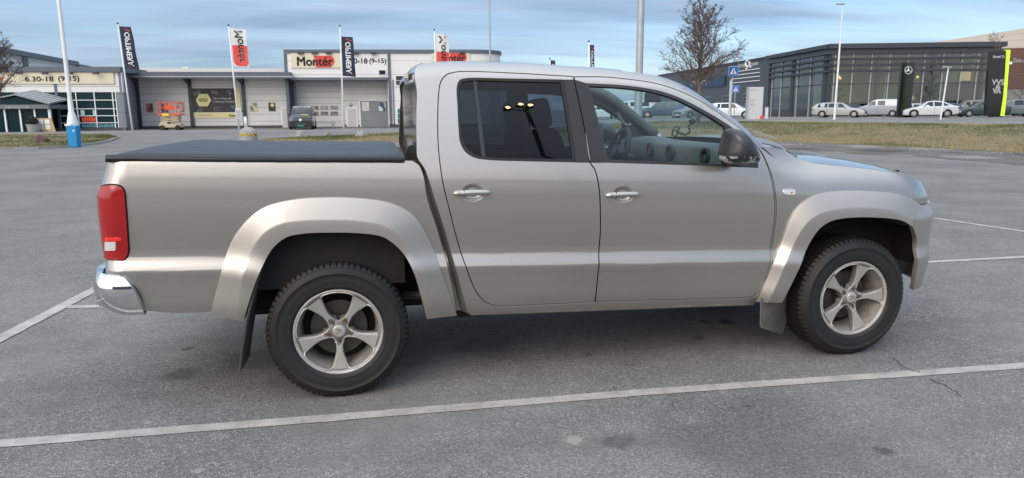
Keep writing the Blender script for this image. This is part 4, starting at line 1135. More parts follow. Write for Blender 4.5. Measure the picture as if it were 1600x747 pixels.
    bl = MB(); bl.lathe([(.2165, -.014), (.212, -.03), (.204, -.05), (.196, -.09), (.192, -.20), (.21, -.24)], 64, T=T); sub(bl, 'rim_barrel', M_alloy_in, smooth=True)
    dm = MB(); dm.lathe([(.0, -.085), (.07, -.085), (.075, -.105), (.150, -.105), (.152, -.13)], 48, T=T); sub(dm, 'brake_disc', M_disc, smooth=True, angle=40)
    bk = MB(); bk.lathe([(.0, -.16), (.197, -.16)], 40, T=T); sub(bk, 'backing_plate', M_under)
    cp = MB(); cp.lathe([(.0, -.0165), (.024, -.017), (.031, -.0185), (.034, -.023), (.034, -.035)], 32, T=T); cap = sub(cp, 'centre_cap', M_alloy, smooth=True)
    # brand mark on the cap: a slanted stroke with a small tail
    mk = MB()
    for pts in ([(-.014, .010), (.004, .012), (-.003, -.002), (-.012, -.012), (-.004, -.012)], [(.004, .002), (.012, .006), (.016, .004)], [(.006, -.006), (.012, -.004), (.018, -.006)]):
        mk.tube([T((a, b, -.0165)) for a, b in pts], .0016, 6)
    sub(mk, 'cap_emblem', M_black, smooth=True)
    for k in range(5):
        a = spin+2*math.pi*k/5; n1_ = MB(); cxx, cyy = .0575*math.cos(a), .0575*math.sin(a)
        n1_.lathe([(.0, -.018), (.0055, -.018), (.0075, -.022), (.0080, -.045)], 6, T=lambda v: T((v[0]+cxx, v[1]+cyy, v[2]))); sub(n1_, 'lug_nut', M_rust)
        n2_ = MB(); n2_.lathe([(.0085, -.040), (.0125, -.029), (.0135, -.0305)], 16, T=lambda v: T((v[0]+cxx, v[1]+cyy, v[2]))); sub(n2_, 'nut_seat', M_alloy_in, smooth=True)
    return whl
for s in (-1, 1):
    make_wheel(0.0, s, -math.pi/2); make_wheel(3.095, s, .02)
# ================================================================== everything beyond the truck
link = _old_link
class Wall:
    """vertical plane through two ground points given as (metres right, metres ahead); s runs along it, d comes out towards the viewer"""
    def __init__(w, p0, p1, z0=0.0):
        w.O = frame(*p0); w.E = frame(*p1); a = w.E-w.O; w.len = np.linalg.norm(a); w.a = a/w.len
        w.n = np.array([w.a[1], -w.a[0], 0.0])
        if w.n @ (CAMP-w.O) < 0: w.n = -w.n
    def uv(w, px, py, d=0.0):
        r = ray(px, py); t = ((w.O+w.n*d-CAMP) @ w.n)/(r @ w.n); P = CAMP+r*t
        return float((P-w.O) @ w.a), float(P[2])
    def T(w, v): return tuple(w.O+w.a*v[0]+w.n*v[1]+np.array([0, 0, v[2]]))      # v = (along, out, up)
    def box(w, mb, s0, s1, z0, z1, d0, d1, mi=0): return mb.box((s0, d0, z0), (s1, d1, z1), T=w.T, mi=mi)
    def px(w, mb, x0, y0, x1, y1, d0, d1, mi=0):
        xm, ym = (x0+x1)/2, (y0+y1)/2
        s0 = w.uv(x0, ym, d1)[0]; s1 = w.uv(x1, ym, d1)[0]; z1 = w.uv(xm, y0, d1)[1]; z0 = w.uv(xm, y1, d1)[1]
        return w.box(mb, min(s0, s1), max(s0, s1), z0, z1, d0, d1, mi)
    def poly(w, mb, pts, d0, d1, mi=0):
        q = [w.uv(x, y, d1) for x, y in pts]; return mb.prism(q, 'y', d0, d1, mi=mi, T=w.T)
    def text(w, mb, body, x0, y0, x1, y1, d, bold=.0, mi=0, mirror=False, thick=.02):
        xm, ym = (x0+x1)/2, (y0+y1)/2
        s0, zc = w.uv(x0, ym, d); s1 = w.uv(x1, ym, d)[0]; zt = w.uv(xm, y0, d)[1]; zb_ = w.uv(xm, y1, d)[1]
        a, f = text_box(body, abs(s1-s0), zt-zb_, bold=bold, extr=.05)
        sc = (s0+s1)/2; sg = 1 if s1 > s0 else -1
        vs = [w.T((sc+sg*p[0], d+(thick if p[2] > 0 else 0), (zt+zb_)/2+p[1])) for p in a]
        return mb.add(vs, f, mi=mi)
def cladding(name, col, col2=None, step=.9, line=.025, vstep=None, rough=.55):
    """panelled wall: horizontal joints every step metres"""
    m = mat(name, col, rough); q = NT(m); b = m.node_tree.nodes['Principled BSDF']
    P = q.n('ShaderNodeNewGeometry').outputs['Position']; sp = q.n('ShaderNodeSeparateXYZ'); q.l(P, sp.inputs[0])
    fz = q.m('FRACT', q.m('DIVIDE', sp.outputs[2], step)); j = q.m('LESS_THAN', fz, line/step*1.6)
    if vstep:
        al = q.m('ADD', sp.outputs[0], sp.outputs[1]); j = q.m('MAXIMUM', j, q.m('LESS_THAN', q.m('FRACT', q.m('DIVIDE', al, vstep)), line/vstep*1.2))
    n_ = q.noise(P, .6, 5, .6); st = q.n('ShaderNodeMapping'); st.inputs['Scale'].default_value = (1.2, 1.2, .12); q.l(P, st.inputs[0]); n2 = q.noise(st.outputs[0], 1.6, 5, .6)
    c = q.mix(q.m('MULTIPLY', q.ramp(q.m('MULTIPLY', q.m('ADD', n_, n2), .5), [(.35, 0.0), (.65, 1.0)]), .5), col, tuple(c_*.84 for c_ in col))
    row = q.n('ShaderNodeTexWhiteNoise'); row.noise_dimensions = '1D'; q.l(q.m('FLOOR', q.m('DIVIDE', sp.outputs[2], step)), row.inputs['W'])
    c = q.mix(q.m('MULTIPLY', row.outputs['Value'], .25), c, tuple(c_*.9 for c_ in col))
    c = q.mix(j, c, col2 or tuple(c_*.45 for c_ in col)); q.l(c, b.inputs['Base Color']); return m
M_wht = cladding('pale_cladding', (.64, .635, .62), step=.62)
M_wht2 = cladding('white_cladding', (.74, .735, .72), step=1.2)
M_gryw = cladding('blue_grey_cladding', (.20, .225, .26), step=1.5)
M_dkclad = cladding('charcoal_cladding', (.060, .068, .082), (.025, .028, .033), step=.95, vstep=2.6, rough=.42)
M_trim = mat('blue_grey_trim', (.095, .115, .145), .5)
M_trimd = mat('dark_trim', (.035, .042, .055), .5)
M_cream = mat('cream_board', (.66, .60, .45), .6)
M_sred = mat('sign_red', (.62, .055, .045), .5)
M_ink = mat('sign_ink', (.035, .03, .03), .6)
M_wp = mat('white_metal', (.74, .75, .76), .4)
M_gp = mat('grey_metal', (.36, .38, .40), .45, .3)
M_plinth = mat('plinth', (.07, .07, .072), .8)
M_concrete = mat('concrete', (.36, .35, .33), .85, var=(3, .2, (.26, .25, .24)), bump=(30, .3, .01))
M_yel = mat('yellow', (.75, .58, .06), .5)
M_lyel = mat('pale_yellow', (.66, .60, .28), .6)
M_dk = mat('banner_dark', (.035, .033, .038), .6)
M_shopglass = mat('shop_glass', (.008, .028, .036), .10, spec=.12)
M_tealglass = mat('teal_glass', (.03, .16, .16), .1, spec=.7)
M_blackw = mat('black_glass', (.008, .009, .011), .08)
M_orange = mat('orange_paint', (.72, .085, .02), .45)
M_beigem = mat('beige_paint', (.50, .42, .28), .6)
M_blue = mat('blue_plastic', (.004, .22, .50), .45)
M_signblue = mat('sign_blue', (.005, .13, .50), .4)
M_wood = mat('raw_timber', (.48, .33, .18), .7)
M_plainwhite = mat('poster_paper', (.72, .73, .75), .6)
def pt(mb, name, m, parent, **k): return mb.build(name, m, parent, **k)

def LD(px, dep): return (float((atD(px, 180, dep)-CAMP) @ HR), dep)
# ---------------------------------------------------------------- building supply store, long low part with shop front
B1 = Wall(LD(-250, 58.0), LD(196, 60.4)); B2 = Wall(LD(196, 60.4), LD(216, 66.0)); B3 = Wall(LD(216, 65.6), LD(458, 67.2)); 
st = empty('store_building', frame(-38, 62), 0, 'long low pale store with glass shop front, cream opening-hours board and yellow outlet banner', 'building')
def sub(o, p): o.parent = p; o.matrix_parent_inverse = Matrix.Identity(4); return o
def part(mb, name, m, root, **k):
    o = mb.build(name, m, None, **k); o.parent = root; o.matrix_parent_inverse = Matrix.LocRotScale(root.location, root.rotation_euler, None).inverted(); return o
zr1 = B1.uv(100, 112.5)[1]; zb1 = B1.uv(100, 131)[1]; zg = B1.uv(130, 144)[1]
mb = MB(); B1.box(mb, 0, B1.len, zg, zr1, -.3, 0); part(mb, 'upper_wall', M_wht2, st)
mb = MB(); B1.box(mb, -.1, B1.len+.02, zr1, zr1+.42, -8, .25); part(mb, 'roof_edge', M_trim, st)
s_g = B1.uv(183, 180)[0]
mb = MB(); B1.box(mb, s_g+.02, B1.len, 0, zg-.003, -.3, .0); B2.box(mb, .01, B2.len, 0, zr1-.003, -.25, 0); part(mb, 'corner_wall', M_gryw, st)
mb = MB(); B1.px(mb, 0, 113, 177.5, 131, .01, .12); hb = part(mb, 'sign_board', M_cream, st)
mb = MB(); B1.text(mb, '6.30-18', 39, 119.5, 83.5, 127.5, .125, bold=.012); B1.text(mb, '(9-15)', 91, 118.5, 124, 129, .125, bold=.012); sub(mb.build('lettering', M_ink), hb)
mb = MB(); q0 = [B1.uv(0+5*math.cos(a)-3, 123.5+5.8*math.sin(a), .12) for a in np.linspace(0, 2*math.pi, 20)[:-1]]; mb.prism(q0, 'y', .121, .14, T=B1.T); sub(mb.build('red_mark', M_sred), hb)
for x in (35, 75, 114, 154):
    mb = MB(); s, z = B1.uv(x, 115, .3); mb.tube([B1.T((s, .05, z+.15)), B1.T((s, .5, z+.1))], .03, 6); mb.box((s-.35, .42, z-.08), (s+.1, .6, z+.08), T=B1.T); sub(mb.build('spotlight', M_trimd), hb)
# shop glass with mullions
mb = MB(); B1.box(mb, 0, s_g, .25, zg-.003, -.12, -.08); gl_ = part(mb, 'shop_window', M_shopglass, st)
mb = MB(); B1.box(mb, 0, B1.len, 0, .25, -.25, .02); part(mb, 'plinth', M_plinth, st)
mb = MB()
for x in (92, 121, 149.5, 178, 183): s = B1.uv(x, 172)[0]; B1.box(mb, s-.035, s+.035, .25, zg-.01, -.08, .03)
for y in (156.5, 170, 181, 192): s0 = B1.uv(92, y)[0]; z = B1.uv(137, y)[1]; B1.box(mb, s0, s_g, z-.03, z+.03, -.07, .02)
for x in (8, 24, 50): s = B1.uv(x, 172)[0]; B1.box(mb, s-.04, s+.04, .25, B1.uv(x, 170)[1], -.08, .03)
build_parts(mb, 'mullion', M_wp, root=st)
mb = MB(); B1.px(mb, 88, 131, 92, 205, .0, .05); part(mb, 'grey_pilaster', M_trim, st)
rnd = random.Random(3)
mb = MB()
for k in range(7): x = 128+k*3.6; B1.px(mb, x, 184-rnd.random()*3, x+2.9, 190, -.079, -.05)
build_parts(mb, 'orange_goods', M_orange, root=st)
mb = MB()
for k in range(14): x = 128+k*3.8; B1.px(mb, x, 195-rnd.random()*1.5, x+2.9, 199, -.079, -.05)
for k in range(3): B1.px(mb, 8, 176+6*k, 16, 180+6*k, -.079, -.05)
build_parts(mb, 'stacked_goods', mat('blue_goods', (.10, .26, .32), .6), root=st)
mb = MB(); B1.px(mb, 126, 172, 132, 180, -.079, -.06); B1.px(mb, 145, 172, 151, 180, -.079, -.06); build_parts(mb, 'window_notice', mat('notice_paper', (.42, .60, .55), .6), root=st)
# entrance porch
pr0, pr1 = B1.uv(-40, 180, 3)[0], B1.uv(77, 170, 3)[0]
zf = B1.uv(40, 163.5, 3)[1]; zf0 = B1.uv(40, 170, 3)[1]
mb = MB(); B1.box(mb, pr0, pr1, zf0, zf, .02, 3.0); pf = part(mb, 'porch_fascia', mat('porch_grey', (.13, .15, .18), .5), st)
mb = MB(); B1.text(mb, 'velkommen', 8, 164.5, 46, 169.5, 3.005, bold=.02); sub(mb.build('lettering', M_plainwhite), pf)
apx = B1.uv(25, 146, 1.5); mb = MB()
pL, pA, pR = (pr0-.3, zf), (B1.uv(25, 150, 3)[0], B1.uv(25, 149, 3)[1]), (pr1+.1, zf)
for (p, q_) in ((pL, pA), (pA, pR)):
    mb.add([B1.T((p[0], 3.15, p[1])), B1.T((q_[0], 3.15, q_[1])), B1.T((q_[0], .0, q_[1]+.35)), B1.T((p[0]+(1.8 if q_ is pR else 0)*0, .0, p[1]+.35)),
            B1.T((p[0], 3.15, p[1]+.12)), B1.T((q_[0], 3.15, q_[1]+.12)), B1.T((q_[0], .0, q_[1]+.47)), B1.T((p[0], .0, p[1]+.47))], [(0, 1, 2, 3), (7, 6, 5, 4), (0, 4, 5, 1), (1, 5, 6, 2), (3, 7, 4, 0), (2, 6, 7, 3)])
pr_roof = part(mb, 'porch_roof', mat('porch_roof_metal', (.24, .26, .27), .45), st)
mb = MB()
for k in range(9):
    t = k/8; a = B1.T((pA[0]*(1-t)+pR[0]*t, 3.16, pA[1]*(1-t)+pR[1]*t+.14)); b = B1.T((pA[0]*(1-t)+pR[0]*t, .02, pA[1]*(1-t)+pR[1]*t+.49)); mb.tube([a, b], .03, 5)
sub(mb.build('roof_seam', M_wp), pr_roof)
mb = MB(); mb.prism([(pL[0]+.2, pL[1]), (pR[0]-.2, pR[1]), (pA[0], pA[1]-.1)], 'y', 2.9, 2.95, T=B1.T); part(mb, 'gable_glass', M_shopglass, st)
mb = MB()
for x in (5, 29, 52, 76): s = B1.uv(x, 185, 3)[0]; B1.box(mb, s-(.06 if x < 76 else .13), s+.06, 0, zf0, 2.62, 2.75)
build_parts(mb, 'porch_post', M_wp, root=st)
mb = MB(); B1.box(mb, pr0, pr1, .02, zf0-.003, 2.55, 2.6); part(mb, 'entrance_glass', M_shopglass, st)
# low part: wall under a deep eave
mb = MB(); B3.box(mb, 0, B3.len, .25, 5.4, -.3, 0); part(mb, 'long_wall', M_wht, st)
mb = MB(); B3.box(mb, 0, B3.len, 0, .245, -.3, .06); part(mb, 'long_plinth', M_plinth, st)
ze1, ze0 = B3.uv(320, 114.5, 2)[1], B3.uv(320, 121.5, 2)[1]
mb = MB(); B3.box(mb, -.3, B3.len+.3, ze0, ze1, -8, 2.0); part(mb, 'eave', M_wp, st)
mb = MB(); B3.box(mb, -.3, B3.len+.3, ze1-.22, ze1+.12, -8, 2.06); B3.box(mb, -.3, B3.len+.3, ze0-.05, ze0+.08, 1.9, 2.04); part(mb, 'eave_capping', M_trim, st)
for xt, xb in ((216, 218), (297, 300.5), (380, 383), (458, 459)):
    s = B3.uv((xt+xb)/2, 160)[0]; mb = MB(); B3.box(mb, s-.14, s+.14, .2, ze0-.01, .0, .22); mb.prism([(.2, ze0-.02), (1.9, ze0-.02), (.2, ze0-.55)], 'x', s-.1, s+.1, T=lambda v: B3.T((v[0], v[1], v[2]))); part(mb, 'wall_post', M_trimd, st)
# outlet banner
mb = MB(); B3.px(mb, 299.5, 136.5, 376, 185, .01, .06); bn = part(mb, 'banner', M_plainwhite, st)
mb = MB(); B3.px(mb, 301, 138, 369, 175.5, .061, .08); sub(mb.build('banner_field', M_dk), bn)
mb = MB(); B3.px(mb, 304, 176.3, 376, 184, .061, .08); B3.px(mb, 370, 138, 375.4, 176.2, .061, .08); sub(mb.build('banner_border', M_lyel), bn)
mb = MB(); B3.poly(mb, [(306, 156.5), (311, 146.8), (324.5, 146.8), (330, 156.5), (324.5, 166.2), (311, 166.2)], .081, .10); sub(mb.build('hexagon', M_lyel), bn)
mb = MB(); B3.text(mb, 'OUTLET', 311, 154, 325, 159, .101, bold=.02); B3.text(mb, 'Montér', 358, 178.5, 368, 182.5, .081, bold=.01); sub(mb.build('lettering', M_ink), bn)
mb = MB(); B3.text(mb, 'Gjør et kupp på', 333, 152, 361, 156, .081, bold=.02); B3.text(mb, 'kvalitetsprodukter', 333, 157.5, 367.5, 161, .081, bold=.02); sub(mb.build('slogan', M_plainwhite), bn)
mb = MB()
for pts in ([(302, 146), (312, 141), (313, 144), (304, 149)], [(331, 142), (340, 144), (339, 147), (331, 145)], [(355, 142), (362, 147), (358, 149), (361, 140)], [(308, 174), (316, 168), (318, 171), (311, 176)], [(335, 168), (335, 174), (338, 174), (338, 167), (341, 174), (344, 174), (344, 168)], [(361, 166), (367, 167), (366, 170)]):
    mb.tube([B3.T((*[B3.uv(*p, .09)[0]], .09, B3.uv(*p, .09)[1])) for p in pts+[pts[0]]], .025, 4)
sub(mb.build('tool_drawing', M_gp), bn)
mb = MB(); B3.px(mb, 310, 179.5, 330, 181, .081, .09); sub(mb.build('small_print', M_gp), bn)
# framed posters on the wall
def poster(W, x0, y0, x1, y1, m, lab, fr=M_lyel, inner=None, d=0.0):
    xm, ym = (x0+x1)/2, (y0+y1)/2; P = W.T((W.uv(xm, y1)[0], 0.0, W.uv(xm, y1)[1])); t = empty('poster', P, 0, lab, 'poster', 'posters hung along the store walls')
    mb = MB(); W.px(mb, x0-.4, y0-.3, x1+.4, y1+.3, d+.005, d+.05); part(mb, 'frame', fr, t)
    mb = MB(); W.px(mb, x0, y0, x1, y1, d+.051, d+.06); part(mb, 'print', m, t)
    if inner: mb = MB(); W.poly(mb, inner, d+.061, d+.07); part(mb, 'motif', M_lyel if m is M_dk else M_plainwhite, t)
def postermat(name, c1, c2, sc):
    m = mat(name, c1, .5, var=(sc, .06, c2)); return m
poster(B3, 228.5, 161.5, 239, 175.5, postermat('print_red', (.10, .05, .05), (.45, .16, .12), 1.9), 'dark red poster on the pale wall just left of the scissor lift')
poster(B3, 252, 161, 262, 175.5, postermat('print_sky', (.07, .16, .30), (.6, .62, .62), 1.4), 'blue and white poster on the wall behind the scissor lift, left one')
poster(B3, 277, 161, 287.5, 174.5, postermat('print_snow', (.08, .12, .20), (.7, .7, .7), 1.4), 'blue and white poster on the wall behind the scissor lift, right one')
poster(B3, 391, 160.5, 401, 173.5, postermat('print_green', (.12, .13, .06), (.5, .5, .42), 2.5), 'green and white patterned poster right of the outlet banner')
poster(B3, 419.5, 160.5, 430, 173.5, M_dk, 'black poster with a yellow hexagon beside the grey door', inner=[(422, 164), (424, 161.5), (427, 161.5), (428.5, 164), (427, 167), (424, 167)])
mb = MB(); B3.px(mb, 439.5, 167.8, 456.5, 200, .0, .06); dr = part(mb, 'door', M_wp, st)
mb = MB(); B3.px(mb, 441.3, 169.5, 455.5, 199.5, .061, .08); sub(mb.build('door_leaf', mat('door_grey', (.50, .51, .52), .5)), dr)
for x, h in ((288, 13), (293, 13), (296, 6), (215, 9)):
    mb = MB(); s, z = B3.uv(x, 114, -2); mb.box((s-.13, -2.2, ze1), (s+.13, -1.9, ze1+h/1110*66), T=B3.T); part(mb, 'roof_vent', M_wp, st)
# tall grey hall behind the shop
BH = Wall(LD(0, 73), LD(147, 101)); zh = BH.uv(0, 74)[1]
hall = empty('rear_hall', frame(-62, 90), 0, 'grey hall with dark blue roof edge rising behind the shop front at far left', 'building')
mb = MB(); BH.box(mb, -20, BH.len, 0, zh-.5, -14, 0); part(mb, 'wall', M_wht2, hall)
mb = MB(); BH.box(mb, -20.1, BH.len-5, zh-.5, zh, -14.1, .4); BH.box(mb, BH.len-5.0, BH.len+.2, zh-.75, zh-.3, -14.1, .3); part(mb, 'roof_edge', M_trim, hall)
for x in (38, 125): s = BH.uv(x, 90)[0]; mb = MB(); BH.box(mb, s-.6, s+.6, 0, zh-.6, .0, .12); part(mb, 'downpipe_panel', M_trim, hall)

# ---------------------------------------------------------------- tall warehouse with the red word sign
W1 = Wall(LD(451, 66.2), LD(768, 67.3)); W1b = Wall(LD(457, 68.0), LD(609, 68.5))
wh = empty('warehouse_building', frame(-12, 70), 0, 'tall pale warehouse with blue-grey roof edge, red lettered sign, loading doors and rounded corner', 'building')
ztop = W1.uv(560, 77.5)[1]; zcan = W1.uv(530, 121)[1]; sR = W1.uv(607, 160)[0]
s_end = W1.uv(741, 90)[0]
mb = MB(); W1.box(mb, 0.15, s_end, zcan, ztop-.3, -.3, 0); W1.box(mb, sR, s_end, .3, zcan-.002, -.3, 0); part(mb, 'front_wall', M_wht2, wh)
mb = MB(); rows = []; cr_ = 2.5
for a in np.linspace(0, math.pi*.62, 14): s = s_end+cr_*math.sin(a); d = -cr_*(1-math.cos(a)); rows.append([W1.T((s, d, 0.3)), W1.T((s, d, ztop-.3))])
e = rows[-1]; mb.grid(rows); W1.box(mb, s_end-.3, s_end+.4, .3, ztop-.35, -14, -4.2); part(mb, 'corner_wall', M_wht2, wh, smooth=True)
mb = MB(); rows = []
for k in (0, 1, 2, 3):
    pass
prof_ = [(0.12, -.32), (.12, 0), (-.2, 0.02)]
rows = [[W1.T((s, .12, ztop-.32)), W1.T((s, .12, ztop)), W1.T((s, -.4, ztop+.02))] for s in (-.1, s_end)]
for a in np.linspace(0, math.pi*.62, 14): rows.append([W1.T((s_end+(cr_+.12)*math.sin(a), .12-(cr_+.12)*(1-math.cos(a)), ztop-.32)), W1.T((s_end+(cr_+.12)*math.sin(a), .12-(cr_+.12)*(1-math.cos(a)), ztop)), W1.T((s_end+(cr_-.4)*math.sin(a), -.4-(cr_-.4)*(1-math.cos(a)), ztop+.02))])
mb.grid(rows, flip=False); W1.box(mb, 0, s_end, ztop-.1, ztop-.02, -14, -.35); part(mb, 'roof_edge', M_trim, wh)
mb = MB(); W1.box(mb, -.12, .15, 0, ztop-.33, -12, .06); sx = W1.uv(608, 100)[0]; W1.box(mb, sx-.12, sx+.12, .3, ztop-.33, .003, .1); W1.box(mb, sx+.25, sx+.33, .3, zcan-.2, .003, .1); build_parts(mb, 'dark_post', M_trim, root=wh)
mb = MB(); W1.box(mb, -.1, sR, zcan-.26, zcan-.02, -2.0, .35); part(mb, 'canopy', M_trim, wh)
mb = MB(); W1b.box(mb, 0, W1b.len, .25, zcan-.27, -.3, 0); part(mb, 'recess_wall', M_wht, wh)
mb = MB(); W1b.box(mb, 0, W1b.len, 0, .24, -.3, .03); W1.box(mb, sR, s_end, 0, .29, -.3, -.02); part(mb, 'plinth', M_plinth, wh)
sb = MB(); W1.px(sb, 454.5, 83, 532, 106, .01, .1); sg_ = part(sb, 'sign_board', M_cream, wh)
def monter(W, x0, x1, y0, y1, d, par, full=True):
    f = lambda t: x0+(x1-x0)*t
    mb = MB(); R = [(f(.455), y0-1.5), (f(.93), y0-1.5), (f(1.0), y0+1.5), (f(1.03), (y0+y1)/2), (f(1.0), y1-2.5), (f(.93), y1+2.2), (f(.52), y1+2.2), (f(.50), (y0+y1)/2+2)]
    W.poly(mb, R, d, d+.03); sub(mb.build('red_shape', M_sred), par)
    mb = MB(); W.text(mb, 'Montér', x0, y0+.2, f(.985), y1, d+.031, bold=.022); sub(mb.build('lettering', M_ink), par)
monter(W1, 464, 521, 88.5, 103, .101, sg_)
mb = MB(); W1.text(mb, '6.30-18', 538, 91, 574, 99.5, .01, bold=.014); W1.text(mb, '(9-15)', 577, 91, 603.5, 101, .01, bold=.014); part(mb, 'hours_lettering', M_ink, wh)
sb = MB(); W1.px(sb, 674, 82.5, 734, 100, .01, .1); sg2 = part(sb, 'sign_board', M_cream, wh)
monter(W1, 681, 728, 84.5, 96, .101, sg2)
for x in (469, 491, 513, 555, 583, 722):
    mb = MB(); s, z = W1.uv(x, 82.5, .3); mb.box((s-.25, .01, z-.08), (s+.25, .35, z+.08), T=W1.T); part(mb, 'spotlight', M_trimd, wh)
def win(W, x0, y0, x1, y1, m, root, nv=1, nh=1, fr=M_wp, t=.9):
    mb = MB(); W.px(mb, x0-t, y0-t, x1+t, y1+t, .003, .05); f = part(mb, 'window', fr, root)
    for i in range(nv):
        for j in range(nh):
            a0 = x0+(x1-x0)*j/nh+.3; a1 = x0+(x1-x0)*(j+1)/nh-.3; b0 = y0+(y1-y0)*i/nv+.35; b1 = y0+(y1-y0)*(i+1)/nv-.35
            mb = MB(); W.px(mb, a0, b0, a1, b1, .051, .06); sub(mb.build('pane', m), f)
win(W1, 592, 109.5, 602.5, 117, M_shopglass, wh); win(W1, 618.5, 118.5, 630, 133, M_blackw, wh, 2)
win(W1, 621, 169.5, 633, 193.5, M_tealglass, wh, 3)
# loading door with two rows of windows
mb = MB(); W1b.px(mb, 466, 124, 533, 198.3, .0, .05); gd = part(mb, 'loading_door', cladding('door_panel', (.60, .60, .595), step=.55), wh)
for r in range(2):
    for c_ in range(4):
        x0 = 470.5+c_*15.2; y0 = 165.3+r*9; mb = MB(); W1b.px(mb, x0, y0, x0+12, y0+6.2, .051, .07); f = sub(mb.build('window', mat('door_window', (.16, .165, .16), .12, var=(2.5, .1, (.38, .37, .33))) if (r, c_) == (0, 0) else D.materials['door_window']), gd)
mb = MB(); W1b.px(mb, 464.6, 122, 466, 198.3, .0, .1); W1b.px(mb, 533, 122, 534.4, 198.3, .0, .1); part(mb, 'door_rail', M_wp, wh)
mb = MB(); W1b.px(mb, 541, 167.3, 559, 198.5, .0, .06); dr = part(mb, 'side_door', M_wp, wh)
mb = MB(); W1b.px(mb, 543.5, 169.5, 556.5, 198.3, .061, .08); sub(mb.build('door_leaf', D.materials['door_grey']), dr)
mb = MB(); W1b.px(mb, 561.5, 156, 608, 198.3, .0, .05); dr = part(mb, 'roller_door', M_wp, wh)
mb = MB(); W1b.px(mb, 563.5, 157.5, 606, 198.3, .051, .07); sub(mb.build('shutter', cladding('shutter_grey', (.26, .28, .30), step=.16, line=.03)), dr)
mb = MB(); 
for x in (547.5,): s, z = W1b.uv(x, 164.3, .1); mb.lathe([(0, .16), (.14, .1), (.19, 0)], 14, T=lambda v: W1b.T((s+v[0], v[2], z+v[1])))
part(mb, 'wall_lamp', mat('lamp_globe', (.45, .36, .26), .4), wh)
poster(W1b, 566.5, 159.5, 576.5, 173.5, postermat('print_pale', (.55, .56, .58), (.7, .7, .7), 2), 'pale poster on the left of the grey roller door', fr=M_wp, d=.07)
poster(W1b, 592.5, 158.5, 602.5, 173.5, postermat('print_blue', (.05, .09, .18), (.7, .72, .74), 1.5), 'blue and white poster on the right of the grey roller door', fr=M_wp, d=.07)
pbx = W1b.uv(505, 199, 1.2)[0]
t = empty('bench', W1b.T((pbx, 1.2, 0)), 0, 'low grey bench against the loading door beside the black van', 'bench')
mb = MB(); mb.box((pbx-1.0, .9, .42), (pbx+1.1, 1.3, .50), T=W1b.T); part(mb, 'seat', M_gp, t)
for k in (-.8, .9): mb = MB(); mb.box((pbx+k-.05, 1.0, 0), (pbx+k+.05, 1.2, .42), T=W1b.T); part(mb, 'leg', M_gp, t)

# ---------------------------------------------------------------- glass car showroom
def gl_(lat, dep): return hgt(lat, dep)
cnr = LD(1293, 88.0); S1 = Wall(LD(1200, 106.5), cnr); S2 = Wall(cnr, LD(1548, 86.2)); SA = Wall(LD(1027, 163), LD(1198, 106.5))
ZG = .30
sh_ = empty('showroom_building', (*frame(45, 95)[:2], ZG), 0, 'dark two-storey glass car showroom with long charcoal workshop wing', 'building')
zrf = S2.uv(1400, 68)[1]
mb = MB(); S2.box(mb, -.6, S2.len+.5, zrf-.55, zrf, -20, .9); mb2 = S1.box(mb, -.1, S1.len+.3, zrf-.5, zrf-.02, -1.0, .9); part(mb, 'roof_edge', M_trimd, sh_)
mb = MB(); S2.box(mb, -.3, S2.len+.2, zrf-1.15, zrf-.56, -1, .35); S1.box(mb, 0, S1.len, zrf-1.12, zrf-.55, -.6, .35); part(mb, 'fascia', mat('showroom_fascia', (.05, .055, .065), .35), sh_)
M_sg = glass('showroom_glass', (.80, .86, .84), 1.5)
mb = MB(); S1.box(mb, 0, S1.len, ZG, zrf-1.13, -.06, -.03); S2.box(mb, 0, S2.len, ZG, zrf-1.16, -.06, -.03); part(mb, 'glazing', M_sg, sh_)
# posts and rails
mb = MB()
for x, w_ in ((1302, .06), (1330, .06), (1359, .06), (1387, .06), (1415, .06), (1441, .06), (1470, .06), (1499, .06), (1524, .06)):
    s = S2.uv(x, 130)[0]; S2.box(mb, s-w_, s+w_, ZG, zrf-1.15, -.02, .08)
for x, w_ in ((1207, .14), (1221, .12), (1246, .12), (1266, .12)):
    s = S1.uv(x, 130)[0]; S1.box(mb, s-w_, s+w_, ZG, zrf-1.15, -.02, .08)
build_parts(mb, 'mullion', M_gp, root=sh_)
mb = MB()
for x, w_ in ((1297, .22), (1372, .2), (1456, .2), (1534, .2)): s = S2.uv(x, 130)[0]; S2.box(mb, s-w_, s+w_, ZG, zrf-1.15, -.5, -.1)
for x, w_ in ((1203, .6), (1238, .45), (1288, .5)): s = S1.uv(x, 130)[0]; S1.box(mb, s-w_, s+w_, ZG, zrf-1.15, -.5, .05)
build_parts(mb, 'column', M_trimd, root=sh_)
mb = MB()
for y, w_ in ((91, .12), (100.5, .12), (110, .12), (130.5, .06)):
    z = S2.uv(1420, y)[1]; S2.box(mb, 0, S2.len, z-w_, z+w_, .0, .35 if y < 120 else .09)
    S1.box(mb, 0, S1.len, z-w_, z+w_, .0, .35 if y < 120 else .09)
build_parts(mb, 'louvre', M_trimd, root=sh_)
mb = MB(); S2.box(mb, .2, S2.len, ZG-.02, ZG+.05, -12, -.2); part(mb, 'showroom_floor', M_gp, sh_)
mb = MB(); S2.box(mb, .5, S2.len-.2, ZG, zrf-1.2, -7.5, -7.2); S1.box(mb, 0, S1.len, ZG, zrf-1.2, -7, -6.8); part(mb, 'inner_wall', mat('olive_wall', (.30, .34, .25), .8), sh_)
mb = MB(); zf2 = S2.uv(1420, 134)[1]; S2.box(mb, .5, S2.len-.2, zrf-1.6, zrf-1.3, -12, -.4); part(mb, 'ceiling', mat('ceiling_grey', (.32, .30, .30), .8), sh_)
